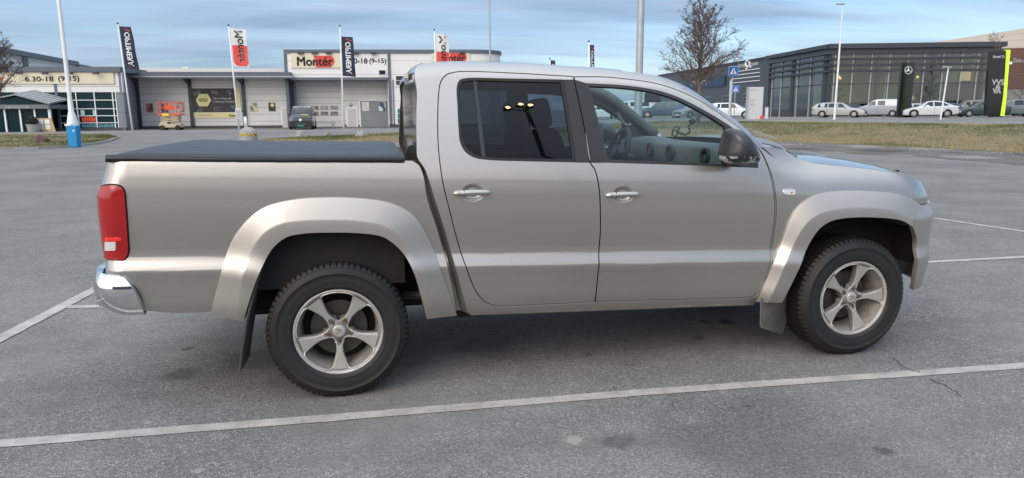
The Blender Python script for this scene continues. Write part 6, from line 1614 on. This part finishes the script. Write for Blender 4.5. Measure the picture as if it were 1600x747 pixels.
# ---------------------------------------------------------------- parked cars
def cartex(name, col, metal=.3): return mat(name, col, .35, metal, coat=1.0)
def make_car(name, label, cat, la, dep, ang, L, W, stn, wheels, side_win, front_glass, rear_glass, m, lamps='front', plate=None, group='cars parked by the showroom', z0=None, wr=.33, extras=None):
    """stn: (x from the nose 0..1, underside, shoulder, roof, half-width share, roof half-width share); local +x is forward"""
    z0 = hgt(la, dep) if z0 is None else z0
    o = empty(name, (*frame(la, dep)[:2], z0), ang-YAW, label, cat, group); X = lambda t: L*(.5-t)
    ts = []; 
    for a, b in zip(stn[:-1], stn[1:]):
        for k in range(4): f = k/4; ts.append([a[i]*(1-f)+b[i]*f for i in range(6)])
    ts.append(list(stn[-1])); rows = []
    for (t, zu, zs, zr, w_, rw) in ts:
        hw = W/2*w_; hr_ = W/2*rw; x = X(t); zm = zu+(zs-zu)*.55
        half = [(0, zu), (hw*.86, zu), (hw*.975, zu+.08), (hw, zm), (hw*.985, zs-.04), (hw*.94, zs), (hr_*1.02+ (0 if zr-zs > .15 else 0), zr-.05 if zr-zs > .15 else zs+(zr-zs)*.4), (hr_*.90, zr-.01), (hr_*.45, zr+.01), (0, zr+.015)]
        rows.append([(x, y, z) for y, z in half]+[(x, -y, z) for y, z in half[::-1]][1:])
    mb = MB(); mb.grid(rows, flip=False); n_ = len(rows[0])
    mb.add(rows[0], [tuple(range(n_))]); mb.add(rows[-1], [tuple(range(n_-1, -1, -1))]); body = mb.build('body', m, o, smooth=True, angle=35, recalc=True)
    def st(t):
        a = [np.interp(t, [s_[0] for s_ in stn], [s_[k] for s_ in stn]) for k in range(6)]; return a
    def gy(t, z, e=.012):
        _, zu, zs, zr, w_, rw = st(t); f = (z-zs)/max(.1, (zr-.05-zs)); return W/2*(w_*.94*(1-f)+rw*1.02*f)+e
    for s_ in (-1, 1):
        for poly in side_win:
            mb = MB(); P = [(X(t), s_*gy(t, z), z) for t, z in poly]; n2 = len(P); mb.add(P+[(p[0], p[1]-s_*.03, p[2]) for p in P], [tuple(range(n2)) if s_ < 0 else tuple(range(n2-1, -1, -1))]); mb.build('side_window', M_carglass, o)
        for t in wheels:
            mb = MB(); mb.lathe([(0, .0), (wr*1.18, .0), (wr*1.18, -.1), ], 24, T=lambda v: (X(t)+v[0], s_*(W/2*st(t)[4]+.004+v[2]), max(st(t)[1]*.9, wr+v[1]))); mb.build('wheel_arch', M_blackw, o)
            mb = MB(); mb.lathe([(wr*.62, .0), (wr*.66, .012), (wr*.95, .012), (wr, -.02), (wr, -.2), (0, -.2)], 24, T=lambda v: (X(t)+v[0], s_*(W/2*st(t)[4]+.01+v[2]), wr+v[1])); tw = mb.build('wheel', M_tyre, o, smooth=True, angle=40)
            mb = MB(); mb.lathe([(0, .012), (wr*.15, .012), (wr*.62, -.0)], 24, T=lambda v: (X(t)+v[0], s_*(W/2*st(t)[4]+.01+v[2]), wr+v[1])); mb2 = mb.build('rim', M_carrim, o, smooth=True); mb2.parent = tw
            mb = MB()
            for k in range(5):
                a = 2*math.pi*k/5; mb.add([(X(t)+r_*math.cos(a+d_), s_*(W/2*st(t)[4]+.027-.012*(r_/wr)), wr+r_*math.sin(a+d_)) for r_, d_ in ((wr*.25, 0), (wr*.55, -.38), (wr*.55, .38))], [(0, 1, 2)])
            x_ = mb.build('rim_gap', M_blackw, o); x_.parent = tw
    for tag_, g in (('windscreen', front_glass), ('rear_window', rear_glass)):
        if g:
            (t0, z0_), (t1, z1_) = g; e = .02 if tag_ == 'windscreen' else -.02; y0_, y1_ = gy(t0, z0_)*.90, gy(t1, z1_)*.86
            P = [(X(t0)+e, -y0_, z0_), (X(t0)+e, y0_, z0_), (X(t1)+e, y1_, z1_), (X(t1)+e, -y1_, z1_)]; mb = MB(); mb.add(P, [(0, 1, 2, 3)] if tag_ == 'windscreen' else [(3, 2, 1, 0)]); mb.build(tag_, M_carglass, o)
    for s_ in (-1, 1):
        hw = W/2
        mb = MB(); zl = st(.02)[2]-.10; mb.box((X(0.02)-.10, hw*.52, zl-.13), (X(0.02)+.035, hw*.93, zl)); 
        if s_ < 0: mb.v = [(a, -b, c) for a, b, c in mb.v]
        bevel(mb.build('headlamp', M_carlamp, o, recalc=True), .03)
        mb = MB(); zl = st(.97)[2]; hh_ = .5 if st(.97)[3]-zl > .3 else .16; mb.box((X(1)-.02, hw*.78, zl-.22), (X(1)+.10, hw*.965, zl-.22+hh_))
        if s_ < 0: mb.v = [(a, -b, c) for a, b, c in mb.v]
        bevel(mb.build('tail_lamp', M_redd if hh_ < .3 else M_red, o, recalc=True), .02)
        mb = MB(); tm = side_win[0][0][0]+.03; zz_ = st(tm)[2]+.06; mb.box((X(tm)-.06, hw*.95, zz_), (X(tm)+.06, hw*1.13, zz_+.14))
        if s_ < 0: mb.v = [(a, -b, c) for a, b, c in mb.v]
        bevel(mb.build('door_mirror', m, o, recalc=True), .03)
    mb = MB(); mb.box((X(0)-.05, -W*.24, st(.02)[1]+.18), (X(0)+.02, W*.24, st(.02)[1]+.36)); bevel(mb.build('grille', M_trimd, o), .01)
    for xx, nm in ((X(0)+.022, 'front'), (X(1)-.022, 'rear')):
        mb = MB(); zp_ = st(.02 if nm == 'front' else .98)[1]+(.06 if nm == 'front' else .30); mb.box((xx-.01, -.26, zp_), (xx+.01, .26, zp_+.11)); mb.build('number_plate', plate or M_plainwhite, o)
    mb = MB(); mb.box((X(.99), -W*.40, st(.5)[1]-.02), (X(.01), W*.40, st(.5)[1]+.05)); mb.build('underside', M_blackw, o)
    # door shut lines
    mb = MB()
    for t in [p[0] for poly in side_win[1:] for p in poly[:1]]:
        for s_ in (-1, 1): y_ = W/2*st(t)[4]+.003; mb.box((X(t)-.008, s_*y_-.003, st(t)[1]+.15), (X(t)+.008, s_*y_+.003, st(t)[2]-.06))
    if mb.v: mb.build('shut_line', M_blackw, o)
    return o
M_carglass = mat('car_glass', (.018, .028, .036), .06, spec=.5); M_carrim = mat('car_rim', (.45, .46, .47), .35, .7); M_carlamp = mat('car_headlamp', (.62, .64, .66), .1, coat=1)
EST = [(0, .22, .62, .64, .80, .60), (.03, .20, .72, .76, .93, .72), (.13, .20, .82, .90, 1, .80), (.27, .20, .90, .97, 1, .78), (.43, .20, .92, 1.42, 1, .66), (.55, .20, .93, 1.47, 1, .66), (.80, .20, .95, 1.46, 1, .66), (.93, .22, .96, 1.34, .97, .66), (1, .30, .94, 1.02, .88, .70)]
ESTW = [[(.33, .97), (.50, .98), (.50, 1.38), (.44, 1.36)], [(.52, .98), (.68, .99), (.68, 1.38), (.52, 1.38)], [(.70, .99), (.90, 1.0), (.87, 1.34), (.70, 1.38)]]
CPE = [(0, .22, .60, .62, .82, .62), (.04, .20, .74, .78, .95, .75), (.15, .20, .86, .92, 1, .80), (.27, .20, .94, 1.0, 1, .78), (.44, .20, .98, 1.50, 1, .64), (.56, .20, .99, 1.58, 1, .64), (.72, .20, 1.02, 1.50, 1, .64), (.90, .24, 1.05, 1.16, .97, .70), (1, .34, 1.02, 1.05, .88, .74)]
CPEW = [[(.34, 1.04), (.53, 1.05), (.53, 1.49), (.45, 1.44)], [(.55, 1.05), (.70, 1.08), (.70, 1.42), (.55, 1.49)], [(.72, 1.09), (.83, 1.13), (.72, 1.40)]]
VAN = [(0, .24, .70, .74, .86, .70), (.04, .22, .92, .98, .96, .80), (.14, .20, 1.05, 1.12, 1, .84), (.24, .20, 1.12, 1.25, 1, .80), (.36, .20, 1.14, 1.74, 1, .76), (.46, .20, 1.15, 1.84, 1, .78), (.9, .20, 1.15, 1.84, 1, .78), (.98, .24, 1.15, 1.78, .98, .78), (1, .34, 1.12, 1.70, .94, .76)]
VANW = [[(.27, 1.20), (.42, 1.21), (.42, 1.66), (.35, 1.60)], [(.47, 1.22), (.62, 1.22), (.62, 1.66), (.47, 1.66)]]
VANW3 = VANW+[[(.66, 1.22), (.88, 1.22), (.87, 1.64), (.66, 1.66)]]
SUV = [(0, .30, .74, .78, .86, .70), (.03, .26, .90, .96, .97, .80), (.14, .24, 1.0, 1.06, 1, .84), (.26, .24, 1.04, 1.12, 1, .80), (.38, .24, 1.06, 1.58, 1, .70), (.5, .24, 1.07, 1.68, 1, .72), (.85, .24, 1.08, 1.64, 1, .70), (.96, .28, 1.08, 1.40, .97, .70), (1, .36, 1.04, 1.14, .90, .74)]
SUVW = [[(.30, 1.12), (.46, 1.13), (.46, 1.58), (.38, 1.52)], [(.48, 1.13), (.65, 1.14), (.65, 1.59), (.48, 1.59)], [(.68, 1.14), (.86, 1.15), (.83, 1.52), (.68, 1.58)]]
MPV = [(0, .24, .70, .74, .90, .74), (.03, .20, .98, 1.04, .98, .84), (.09, .20, 1.10, 1.18, 1, .84), (.14, .20, 1.12, 1.30, 1, .80), (.27, .20, 1.14, 1.80, 1, .76), (.4, .20, 1.15, 1.90, 1, .78), (.9, .20, 1.15, 1.88, 1, .78), (.98, .24, 1.15, 1.80, .98, .78), (1, .34, 1.12, 1.70, .94, .76)]
MPVW = [[(.20, 1.22), (.36, 1.22), (.36, 1.74), (.27, 1.68)], [(.40, 1.22), (.62, 1.22), (.62, 1.76), (.40, 1.76)], [(.66, 1.22), (.92, 1.22), (.90, 1.74), (.66, 1.76)]]
C_ = lambda n, c, mt=.3: cartex(n, c, mt)
d2 = math.radians
def car(la_px, dep, deg, kind, name, label, cat, m, L=4.6, W=1.82, fg=((.285, .98), (.43, 1.40)), rg=((.985, 1.02), (.93, 1.32)), **k):
    stn, win_ = {'est': (EST, ESTW), 'cpe': (CPE, CPEW), 'van': (VAN, VANW), 'van3': (VAN, VANW3), 'suv': (SUV, SUVW), 'mpv': (MPV, MPVW)}[kind]
    if kind == 'cpe': fg, rg = ((.285, 1.02), (.44, 1.48)), ((.90, 1.18), (.73, 1.48))
    if kind in ('van', 'van3'): fg, rg = ((.25, 1.24), (.36, 1.70)), ((1.003, 1.20), (.995, 1.64))
    if kind == 'mpv': fg, rg = ((.10, 1.17), (.268, 1.76)), ((1.003, 1.20), (.995, 1.64))
    if kind == 'suv': fg, rg = ((.27, 1.13), (.38, 1.55)), ((.99, 1.15), (.955, 1.42))
    return make_car(name, label, cat, lat_of(la_px, dep), dep, d2(deg), L, W, stn, (.19, .79), win_, fg, rg, m, **k)
car(1311, 71.5, -36, 'est', 'parked_car', 'silver estate car facing right with chrome grille, behind the slim white lamp post', 'car', C_('silver_paint', (.40, .395, .38)), L=4.85)
car(1374, 76, 146, 'van', 'parked_van', 'silver-grey panel van showing its rear and tall red lamp, left of the star pylon', 'van', C_('van_silver', (.33, .35, .38)), L=4.5, rg=None)
car(1451, 69.5, 162, 'cpe', 'parked_car', 'white sloping-back hatchback with black rear bar, right of the star pylon', 'car', C_('white_paint', (.56, .57, .59), .05), L=4.7, wr=.36)
car(1515, 84, 170, 'van3', 'parked_van', 'beige-grey boxy van parked behind the dark green saloon', 'van', C_('taupe_paint', (.26, .24, .22)), L=4.6)
car(1532, 71.5, 172, 'cpe', 'parked_car', 'dark green car partly hidden by the broad black sign pylon', 'car', C_('green_paint', (.012, .045, .045)), L=4.7)
car(1581, 72, 160, 'suv', 'parked_car', 'blue-grey sport utility car just right of the lime green pylon edge', 'car', C_('bluegrey_paint', (.10, .13, .165)), L=4.5)
car(1577, 86, 175, 'van3', 'parked_van', 'pale van roof showing above the blue-grey car at far right', 'van', C_('palegrey_paint', (.42, .45, .48)), L=4.9)
car(1612, 79, 165, 'suv', 'parked_car', 'white car cut by the right edge of the photo', 'car', C_('white_paint_b', (.58, .59, .60), .05), L=4.6)
car(1420, 85, 175, 'est', 'parked_car', 'small white car roof showing between the star pylon and the white hatchback', 'car', C_('white_paint_c', (.70, .70, .70), .05), L=4.6)
car(1462, 80, 170, 'est', 'parked_car', 'dark blue car roof showing above the white hatchback', 'car', C_('navy_paint', (.02, .035, .09)), L=4.8)
car(1334, 84, -20, 'est', 'parked_car', 'black car in the gap between the silver estate and the grey van', 'car', C_('black_paint', (.015, .016, .018)), L=4.8)
car(1143, 69, -30, 'est', 'parked_car', 'white car with pale blue windscreen behind the crossing signs', 'car', C_('white_paint_d', (.66, .68, .70), .05), L=4.7)
car(1085, 74, -150, 'est', 'parked_car', 'grey car behind the bare tree, seen through the windscreen', 'car', C_('grey_paint', (.22, .24, .26)), L=4.7)
car(1035, 76, 160, 'suv', 'parked_car', 'dark blue car seen low through the front window of the truck', 'car', C_('blue_paint', (.03, .06, .12)), L=4.6)
car(985, 78, 178, 'van3', 'parked_van', 'white van seen through the rear part of the front window', 'van', C_('white_paint_e', (.62, .64, .66), .05), L=4.9)
car(938, 74, 175, 'est', 'parked_car', 'white car seen through the open far door window behind the steering wheel', 'car', C_('white_paint_f', (.64, .66, .68), .05), L=4.7)
bv = car(473, 62.5, -79, 'mpv', 'black_van', 'black people carrier with green number plate parked nose-out before the loading door', 'van', C_('van_black', (.018, .019, .022)), L=4.7, W=1.95, plate=mat('green_plate', (.01, .30, .17), .5), group='vans by the warehouse', wr=.36, z0=0)
del bv['group']
mb = MB(); mb.lathe([(0, .02), (.11, .015), (.12, 0)], 20, T=lambda v: (2.37+v[2], v[0], .80+v[1])); mb.build('badge', M_plainwhite, bv, smooth=True)
mb = MB(); mb.box((1.93, .05, 1.20), (1.95, .6, 1.27)); mb.build('windscreen_card', M_yel, bv)
mb = MB(); mb.box((-1.4, -.7, 1.86), (.6, .7, 1.93)); mb.build('roof_rack', M_wp, bv)

# ---------------------------------------------------------------- bare trees
M_bark = mat('bark', (.15, .12, .095), .9, bump=(20, .5, .02)); M_twig = mat('twig', (.12, .09, .08), .9)
def bare_tree(px, D_, zc_top, rad_, label, seed, trunk=.10, low=.28, name='bare_tree', dens=1.0, spread=1.0, nbud=2):
    rnd = random.Random(seed); la = lat_of(px, D_); z0 = hgt(la, D_) if la > 0 else 0.0; H_ = zc_top-z0
    o = empty(name, (*frame(la, D_)[:2], z0), rnd.random()*6, label, 'tree')
    tm = MB(); bm_ = MB(); tw = MB(); bd = MB()
    pts = [Vector((noise.noise((k*.7, seed, 0))*.10*k/3, noise.noise((k*.7, 0, seed))*.10*k/3, H_*k/14)) for k in range(15)]; rr = [trunk*(1-k/14.6)**1.05+.006 for k in range(15)]
    tm.tube(pts, rr, 8)
    def twigs(p, d, L_, n):
        for _ in range(n):
            dd = (d+Vector((rnd.gauss(0, .5), rnd.gauss(0, .5), rnd.gauss(.1, .4)))).normalized(); q_ = p+dd*L_*(.5+.6*rnd.random()); tw.tube([p, (p+q_)/2+Vector((rnd.gauss(0, .03), rnd.gauss(0, .03), rnd.gauss(0, .03))), q_], [.007, .005, .003], 3, cap=False)
            for _ in range(nbud):
                c = p.lerp(q_, .35+.65*rnd.random())+Vector((rnd.gauss(0, .03), rnd.gauss(0, .03), rnd.gauss(0, .03))); a = Vector((rnd.gauss(0, 1), rnd.gauss(0, 1), rnd.gauss(0, 1))).normalized(); b = a.orthogonal().normalized(); s_ = .022+.028*rnd.random()
                bd.add([c+a*s_, c+b*s_*.5, c-a*s_, c-b*s_*.5], [(0, 1, 2, 3)])
    nb = int(34*dens)
    for i in range(nb):
        t = low+(.96-low)*(i/nb)**1.15; kf = t*14; k = min(13, int(kf)); base = pts[k].lerp(pts[k+1], kf-k)
        az = i*2.4+rnd.gauss(0, .3); ln = rad_*spread*(1.14-(t-low)/(1-low))**.72*(.8+.4*rnd.random()); up = .45+.8*t+rnd.gauss(0, .1)
        d = Vector((math.cos(az), math.sin(az), up)).normalized(); bp = [base]; cur = base.copy(); dd = d.copy(); n = 6
        for s_ in range(n): dd = (dd+Vector((rnd.gauss(0, .10), rnd.gauss(0, .10), rnd.gauss(.02, .08)))).normalized(); cur = cur+dd*ln/n; bp.append(cur.copy())
        r0 = max(.014, trunk*.42*(1-t)+.012); bm_.tube(bp, [r0*(1-.8*j/n) for j in range(n+1)], 5, cap=False)
        for j in range(1, n+1):
            for _ in range(3 if ln > rad_*.55 else (2 if ln > rad_*.3 else 1)):
                sd_ = (dd+Vector((rnd.gauss(0, .7), rnd.gauss(0, .7), rnd.gauss(.2, .4)))).normalized(); L2 = ln*(.16+.22*rnd.random())*(1.1-.5*j/n); e = bp[j]+sd_*L2; mid = bp[j].lerp(e, .5)+Vector((rnd.gauss(0, .03), rnd.gauss(0, .03), rnd.gauss(0, .03)))
                bm_.tube([bp[j], mid, e], [.011, .008, .005], 4, cap=False); twigs(mid, sd_, L2*.6, 2 if ln > rad_*.5 else 1); twigs(e, sd_, L2*.6, 3 if ln > rad_*.5 else 2)
        twigs(cur, dd, ln*.2, 4)
    tm.build('trunk', M_bark, o, smooth=True); bm_.build('branches', M_twig, o); tw.build('twigs', M_twig, o); bd.build('buds', mat('bud_brown', (.15, .10, .09), .9) if 'bud_brown' not in D.materials else D.materials['bud_brown'], o)
bare_tree(1091, 44, atD(1091, 6, 44)[2], 2.5, 'leafless tree with reddish brown buds between the truck and the crossing signs', 11, trunk=.12, low=.28, dens=1.5)
bare_tree(-12, 33, 5.2, 1.9, 'leafless tree cut by the left edge in front of the shop', 5, trunk=.13, low=.34, dens=.8)
bare_tree(1545, 66, atD(1545, 50, 66)[2], 2.3, 'thin leafless tree just behind the left edge of the broad black pylon', 23, trunk=.05, low=.2, dens=.45, nbud=1)
bare_tree(1600, 76, atD(1600, 72, 76)[2], 1.9, 'thin leafless tree in front of the brown building at the right edge', 29, trunk=.06, low=.2, dens=.45, nbud=1)

# ---------------------------------------------------------------- verge, road behind it, kerbs
M_grass = mat('verge_turf', (.10, .095, .04), .95); q = NT(M_grass); b = M_grass.node_tree.nodes['Principled BSDF']; P = q.n('ShaderNodeNewGeometry').outputs['Position']
g1 = q.noise(P, .9, 6, .65); g2 = q.noise(P, 7, 5, .7)
c = q.ramp(g1, [(.32, (.06, .075, .022)), (.45, (.115, .105, .042)), (.58, (.19, .15, .08)), (.72, (.10, .07, .045))]); c = q.mix(q.m('MULTIPLY', g2, .4), c, (.26, .215, .12)); q.l(c, b.inputs['Base Color'])
bp = q.n('ShaderNodeBump'); bp.inputs['Strength'].default_value = .8; bp.inputs['Distance'].default_value = .06; q.l(g2, bp.inputs['Height']); q.l(bp.outputs[0], b.inputs['Normal'])
def terr(name, quadrows, m, dz, kind='structure'):
    mb = MB(); rows = []
    for (l0, d0, l1, d1, n) in quadrows:
        rows.append([(*frame(l0+(l1-l0)*k/n, d0+(d1-d0)*k/n)[:2], hgt(l0+(l1-l0)*k/n, d0+(d1-d0)*k/n)+(dz if k > 0 or dz < .03 else .010)) for k in range(n+1)])
    mb.grid(rows, flip=True); return tag(mb.build(name, m, smooth=True), kind=kind)
BACK = [(-60, 54), (-13.2, 38.5), (-12.6, 41), (-9.5, 48.5), (-3, 50.5), (5, 52), (9, 52), (14, 47), (18.5, 43), (24, 37.5), (32, 31), (45, 22), (58, 12), (70, 0)]
def back_dep(la):
    for a, b in zip(BACK[:-1], BACK[1:]):
        if a[0] <= la <= b[0]: return a[1]+(b[1]-a[1])*(la-a[0])/(b[0]-a[0])
    return 0
# the verge is a strip between its near edge and its far edge
NEAR = [(-13.2, 37.6), (-12.4, 36.2), (-7, 35.2), (0, 35), (5, 35.4), (9, 35), (13.2, 33.5), (15.2, 29.5), (17.6, 24.3), (20.5, 17), (24, 8), (27, 0)]
FARL = [(-13.0, 38.4), (-11.8, 43), (-7.5, 50), (0, 53), (5, 54), (10, 54), (15.5, 49), (20.0, 43.5), (25, 37), (33, 30), (44, 22), (56, 14)]
def resamp(P, n): return rs([np.array(p, float) for p in P], n)
NE, FA = [], []
for i in range(len(NEAR)-1):
    for k in range(8): t = k/8; NE.append(np.array(NEAR[i])*(1-t)+np.array(NEAR[i+1])*t); FA.append(np.array(FARL[i])*(1-t)+np.array(FARL[i+1])*t)
NE.append(np.array(NEAR[-1])); FA.append(np.array(FARL[-1]))
VROWS = [(a[0]+noise.noise((a[0]*.8, a[1]*.8, 0))*.25, a[1]+noise.noise((a[0]*.8, a[1]*.8, 3))*.25, f[0], f[1], 18) for a, f in zip(NE, FA)]
terr('grass_verge', VROWS, M_grass, .04)
# worn strip along the foot on the right
wr_rows = []
for k_, a in enumerate(NE[34:]):
    wd = .6+4.6*sstep(0, 22, k_)+1.1*noise.noise((a[0]*.6, a[1]*.6, 2)); tg_ = NE[min(34+k_+3, len(NE)-1)]-NE[34+k_-3]; tg_ = tg_/np.linalg.norm(tg_); nx_, ny_ = tg_[1], -tg_[0]; wr_rows.append((a[0]+nx_*wd, a[1]+ny_*wd, a[0]-nx_*.35, a[1]-ny_*.35, 10))
terr('worn_edge', wr_rows, M_gravel, .008)
# left island
isl = [(-48, 27.5, -48, 42, 12), (-30, 27.6, -30, 42.2, 12), (-24, 27.9, -24, 42, 12), (-21, 28.2, -21.8, 42, 12), (-19.2, 29.3, -21.2, 41.6, 12), (-17.9, 31.5, -20.6, 40.8, 12), (-18.3, 34, -20.5, 39.2, 12)]
def px_l(px, py_): p = atZ(px, py_); v = p-CAMP; return float(v@HR), float(v@HF)
I0 = [px_l(x, y) for x, y in [(-300, 238), (-100, 236), (0, 234.5), (60, 233), (110, 230.5), (150, 226), (172, 221), (184, 216.5)]]; I1 = [px_l(x, y) for x, y in [(-300, 212), (-100, 211.5), (0, 211), (60, 211), (110, 210.5), (150, 210.5), (172, 211.3), (184, 215)]]
terr('grass_island', [(a[0], a[1], c_[0], c_[1], 12) for a, c_ in zip(I0, I1)], M_grass, .05)
mb = MB()
def kerb(P, name='kerb', w_=.13, h_=.10, m=None):
    P = [np.array(p) for p in P]; mb = MB(); rows = []
    for i, p in enumerate(P):
        d = P[min(i+1, len(P)-1)]-P[max(i-1, 0)]; d = d/np.linalg.norm(d); n_ = np.array([-d[1], d[0]]); z = hgt(*p)
        rows.append([(*frame(*(p-n_*w_/2))[:2], z-.05), (*frame(*(p-n_*w_/2))[:2], z+h_), (*frame(*(p+n_*w_/2))[:2], z+h_), (*frame(*(p+n_*w_/2))[:2], z-.05)])
    mb.grid(rows, flip=True); return tag(mb.build(name, m or M_concrete), kind='structure')
kerb(I0+[I1[-1]]+I1[::-1][1:])
# the access road above the verge, lighter asphalt
RN = [(f[0]+.2, f[1]+.4) for f in FA[20:]]; 
mb = MB(); rows = []
for i, f in enumerate(FA[16:]):
    dirv = np.array([.55, .83]) if i > 20 else np.array([.2, .98]); a = np.array(f)+dirv*.35; e = np.array(f)+dirv*10.5
    rows.append([(*frame(*(a*(1-t)+e*t))[:2], hgt(*(a*(1-t)+e*t))+.02) for t in np.linspace(0, 1, 9)])
mb.grid(rows, flip=True); tag(mb.build('access_road', M_road, smooth=True), kind='structure')
kerb([np.array(f)+np.array([.1, .2]) for f in FA[24:]], h_=.08)
# forecourt pavement in front of the store
mb = MB(); mb.grid([[(*frame(la, dp)[:2], .012) for la in np.linspace(-62, -4, 8)] for dp in (52.5, 60.2)]) ; tag(mb.build('store_pavement', M_road), kind='structure')

# grass blades on verge and island
def blades(rows_n, n, seed, name, area, hmin=.04, hmax=.13):
    rnd = random.Random(seed); vs = []; fs = []; mi = []
    for k in range(n):
        la, dp, z, ac = area(rnd); p = frame(la, dp, z); h = hmin+(hmax-hmin)*rnd.random()**2; a = rnd.random()*math.pi; wd = .012+.014*rnd.random(); lx, ly = rnd.gauss(0, .4)*h, rnd.gauss(0, .4)*h
        b_ = len(vs); vs += [(p[0]-wd*math.cos(a), p[1]-wd*math.sin(a), z), (p[0]+wd*math.cos(a), p[1]+wd*math.sin(a), z), (p[0]+lx, p[1]+ly, z+h)]; fs.append((b_, b_+1, b_+2))
        t = noise.noise((p[0]*.35, p[1]*.35, 0))*1.1+rnd.gauss(0, .22)+(.60 if ac < .30 else (-.02 if ac < .8 else .12)); mi.append(0 if t < -.05 else (1 if t < .25 else 2))
    me = D.meshes.new(name); me.from_pydata(vs, [], fs)
    for m in (M_bl1, M_bl2, M_bl3): me.materials.append(m)
    me.polygons.foreach_set('material_index', mi); o = D.objects.new(name, me); COL.objects.link(o); return tag(o, kind='stuff')
M_bl1 = mat('blade_green', (.07, .105, .022), .8); M_bl2 = mat('blade_olive', (.14, .135, .045), .85); M_bl3 = mat('blade_straw', (.33, .265, .145), .9)
def ar(rnd):
    i = rnd.randrange(len(NE)-1); t = rnd.random(); a = NE[i]*(1-t)+NE[i+1]*t; f = FA[i]*(1-t)+FA[i+1]*t; s_ = rnd.random(); p = a*(1-s_)+f*s_; return p[0], p[1], hgt(*p)+.035, s_
blades(0, 90000, 1, 'grass', ar, .03, .085)
def ai(rnd):
    i = rnd.randrange(len(I0)-1); t = rnd.random(); a = np.array(I0[i])*(1-t)+np.array(I0[i+1])*t; f = np.array(I1[i])*(1-t)+np.array(I1[i+1])*t; s_ = rnd.random(); p = a*(1-s_)+f*s_; return p[0], p[1], .05, .5
blades(0, 14000, 2, 'grass', ai, .03, .09)
# litter and stones on the verge edge
mb = MB(); rnd = random.Random(9)
for k in range(700):
    i = rnd.randrange(40, len(NE)-1); a = NE[i]; la, dp = a[0]-rnd.random()*2.0, a[1]-rnd.random()*2.0; z = hgt(la, dp)+.008; p = frame(la, dp, z); r = .012+.03*rnd.random()**3
    q_ = [(p[0]+r*math.cos(t)*(.7+.6*rnd.random()), p[1]+r*math.sin(t)*(.7+.6*rnd.random()), z) for t in (0, 1.6, 3.1, 4.7)]; mb.add(q_+[(p[0], p[1], z+r*.8)], [(0, 1, 4), (1, 2, 4), (2, 3, 4), (3, 0, 4)])
tag(mb.build('gravel', M_concrete), kind='stuff')

# ---------------------------------------------------------------- behind the viewer: what the paint and windows mirror
bl = empty('slatted_shed', frame(2, -32), 0, 'long pale building with vertical cladding behind the photographer', 'building')
mb = MB(); WB = Wall((-26, -34), (30, -30)); mb.box((0, -.3, .0), (WB.len, 8, 4.6), T=lambda v: tuple(WB.O+WB.a*v[0]-WB.n*v[1]+np.array([0, 0, v[2]]))); part(mb, 'wall', cladding('shed_boards', (.15, .155, .165), step=40, vstep=.9, line=.12), bl)
mb = MB(); mb.box((-.3, -.6, 4.6), (WB.len+.3, 8.3, 4.9), T=lambda v: tuple(WB.O+WB.a*v[0]-WB.n*v[1]+np.array([0, 0, v[2]]))); part(mb, 'roof', M_trim, bl)

# lamp posts behind the viewer; the tinted rear window mirrors one of them
hit = SURF(*unproj(822, 170)); dv = ray(822, 170); dv = dv/np.linalg.norm(dv); e_ = 1e-3; u_, z_ = unproj(822, 170)
nv_ = np.cross(SURF(u_+e_, z_)-SURF(u_-e_, z_), SURF(u_, z_+e_)-SURF(u_, z_-e_)); nv_ /= np.linalg.norm(nv_); rv_ = dv-2*(dv@nv_)*nv_
head = hit+rv_*11.0
M_bulb = mat('lit_bulb', (1, .8, .5), .5, emit=(1.0, .78, .45), es=28.0)
for k, P in enumerate((head, head+np.array([16.0, -5.0, 0]))):
    o = empty('lamp_post', (P[0], P[1], 0), 0, ('black lamp post with lit heads behind the photographer, mirrored in the rear door window', 'second black lamp post with lit heads further along behind the photographer')[k], 'lamp post', LPG)
    mb = MB(); mb.tube([(0, 0, 0), (0, 0, P[2])], [.07, .05], 10); mb.build('pole', M_black, o, smooth=True)
    for dx, dy, dz in ((-.40, 0, -.02), (.10, .0, .13), (-.10, 0, .16)):
        mb = MB(); mb.tube([(0, 0, P[2]-.1), (dx, dy, P[2]+dz)], .025, 6); mb.build('arm', M_black, o)
        mb = MB(); mb.box((dx-.08, dy-.1, P[2]+dz-.02), (dx+.08, dy+.06, P[2]+dz+.05)); h_ = mb.build('lamp_head', M_black, o)
        mb = MB(); mb.lathe([(0, .06), (.035, .05), (.06, .02), (.055, -.02), (0, -.04)], 12, T=lambda v: (dx+v[0], dy+.09+v[2]*.6, P[2]+dz+v[1])); b_ = mb.build('bulb', M_bulb, o); b_.parent = h_
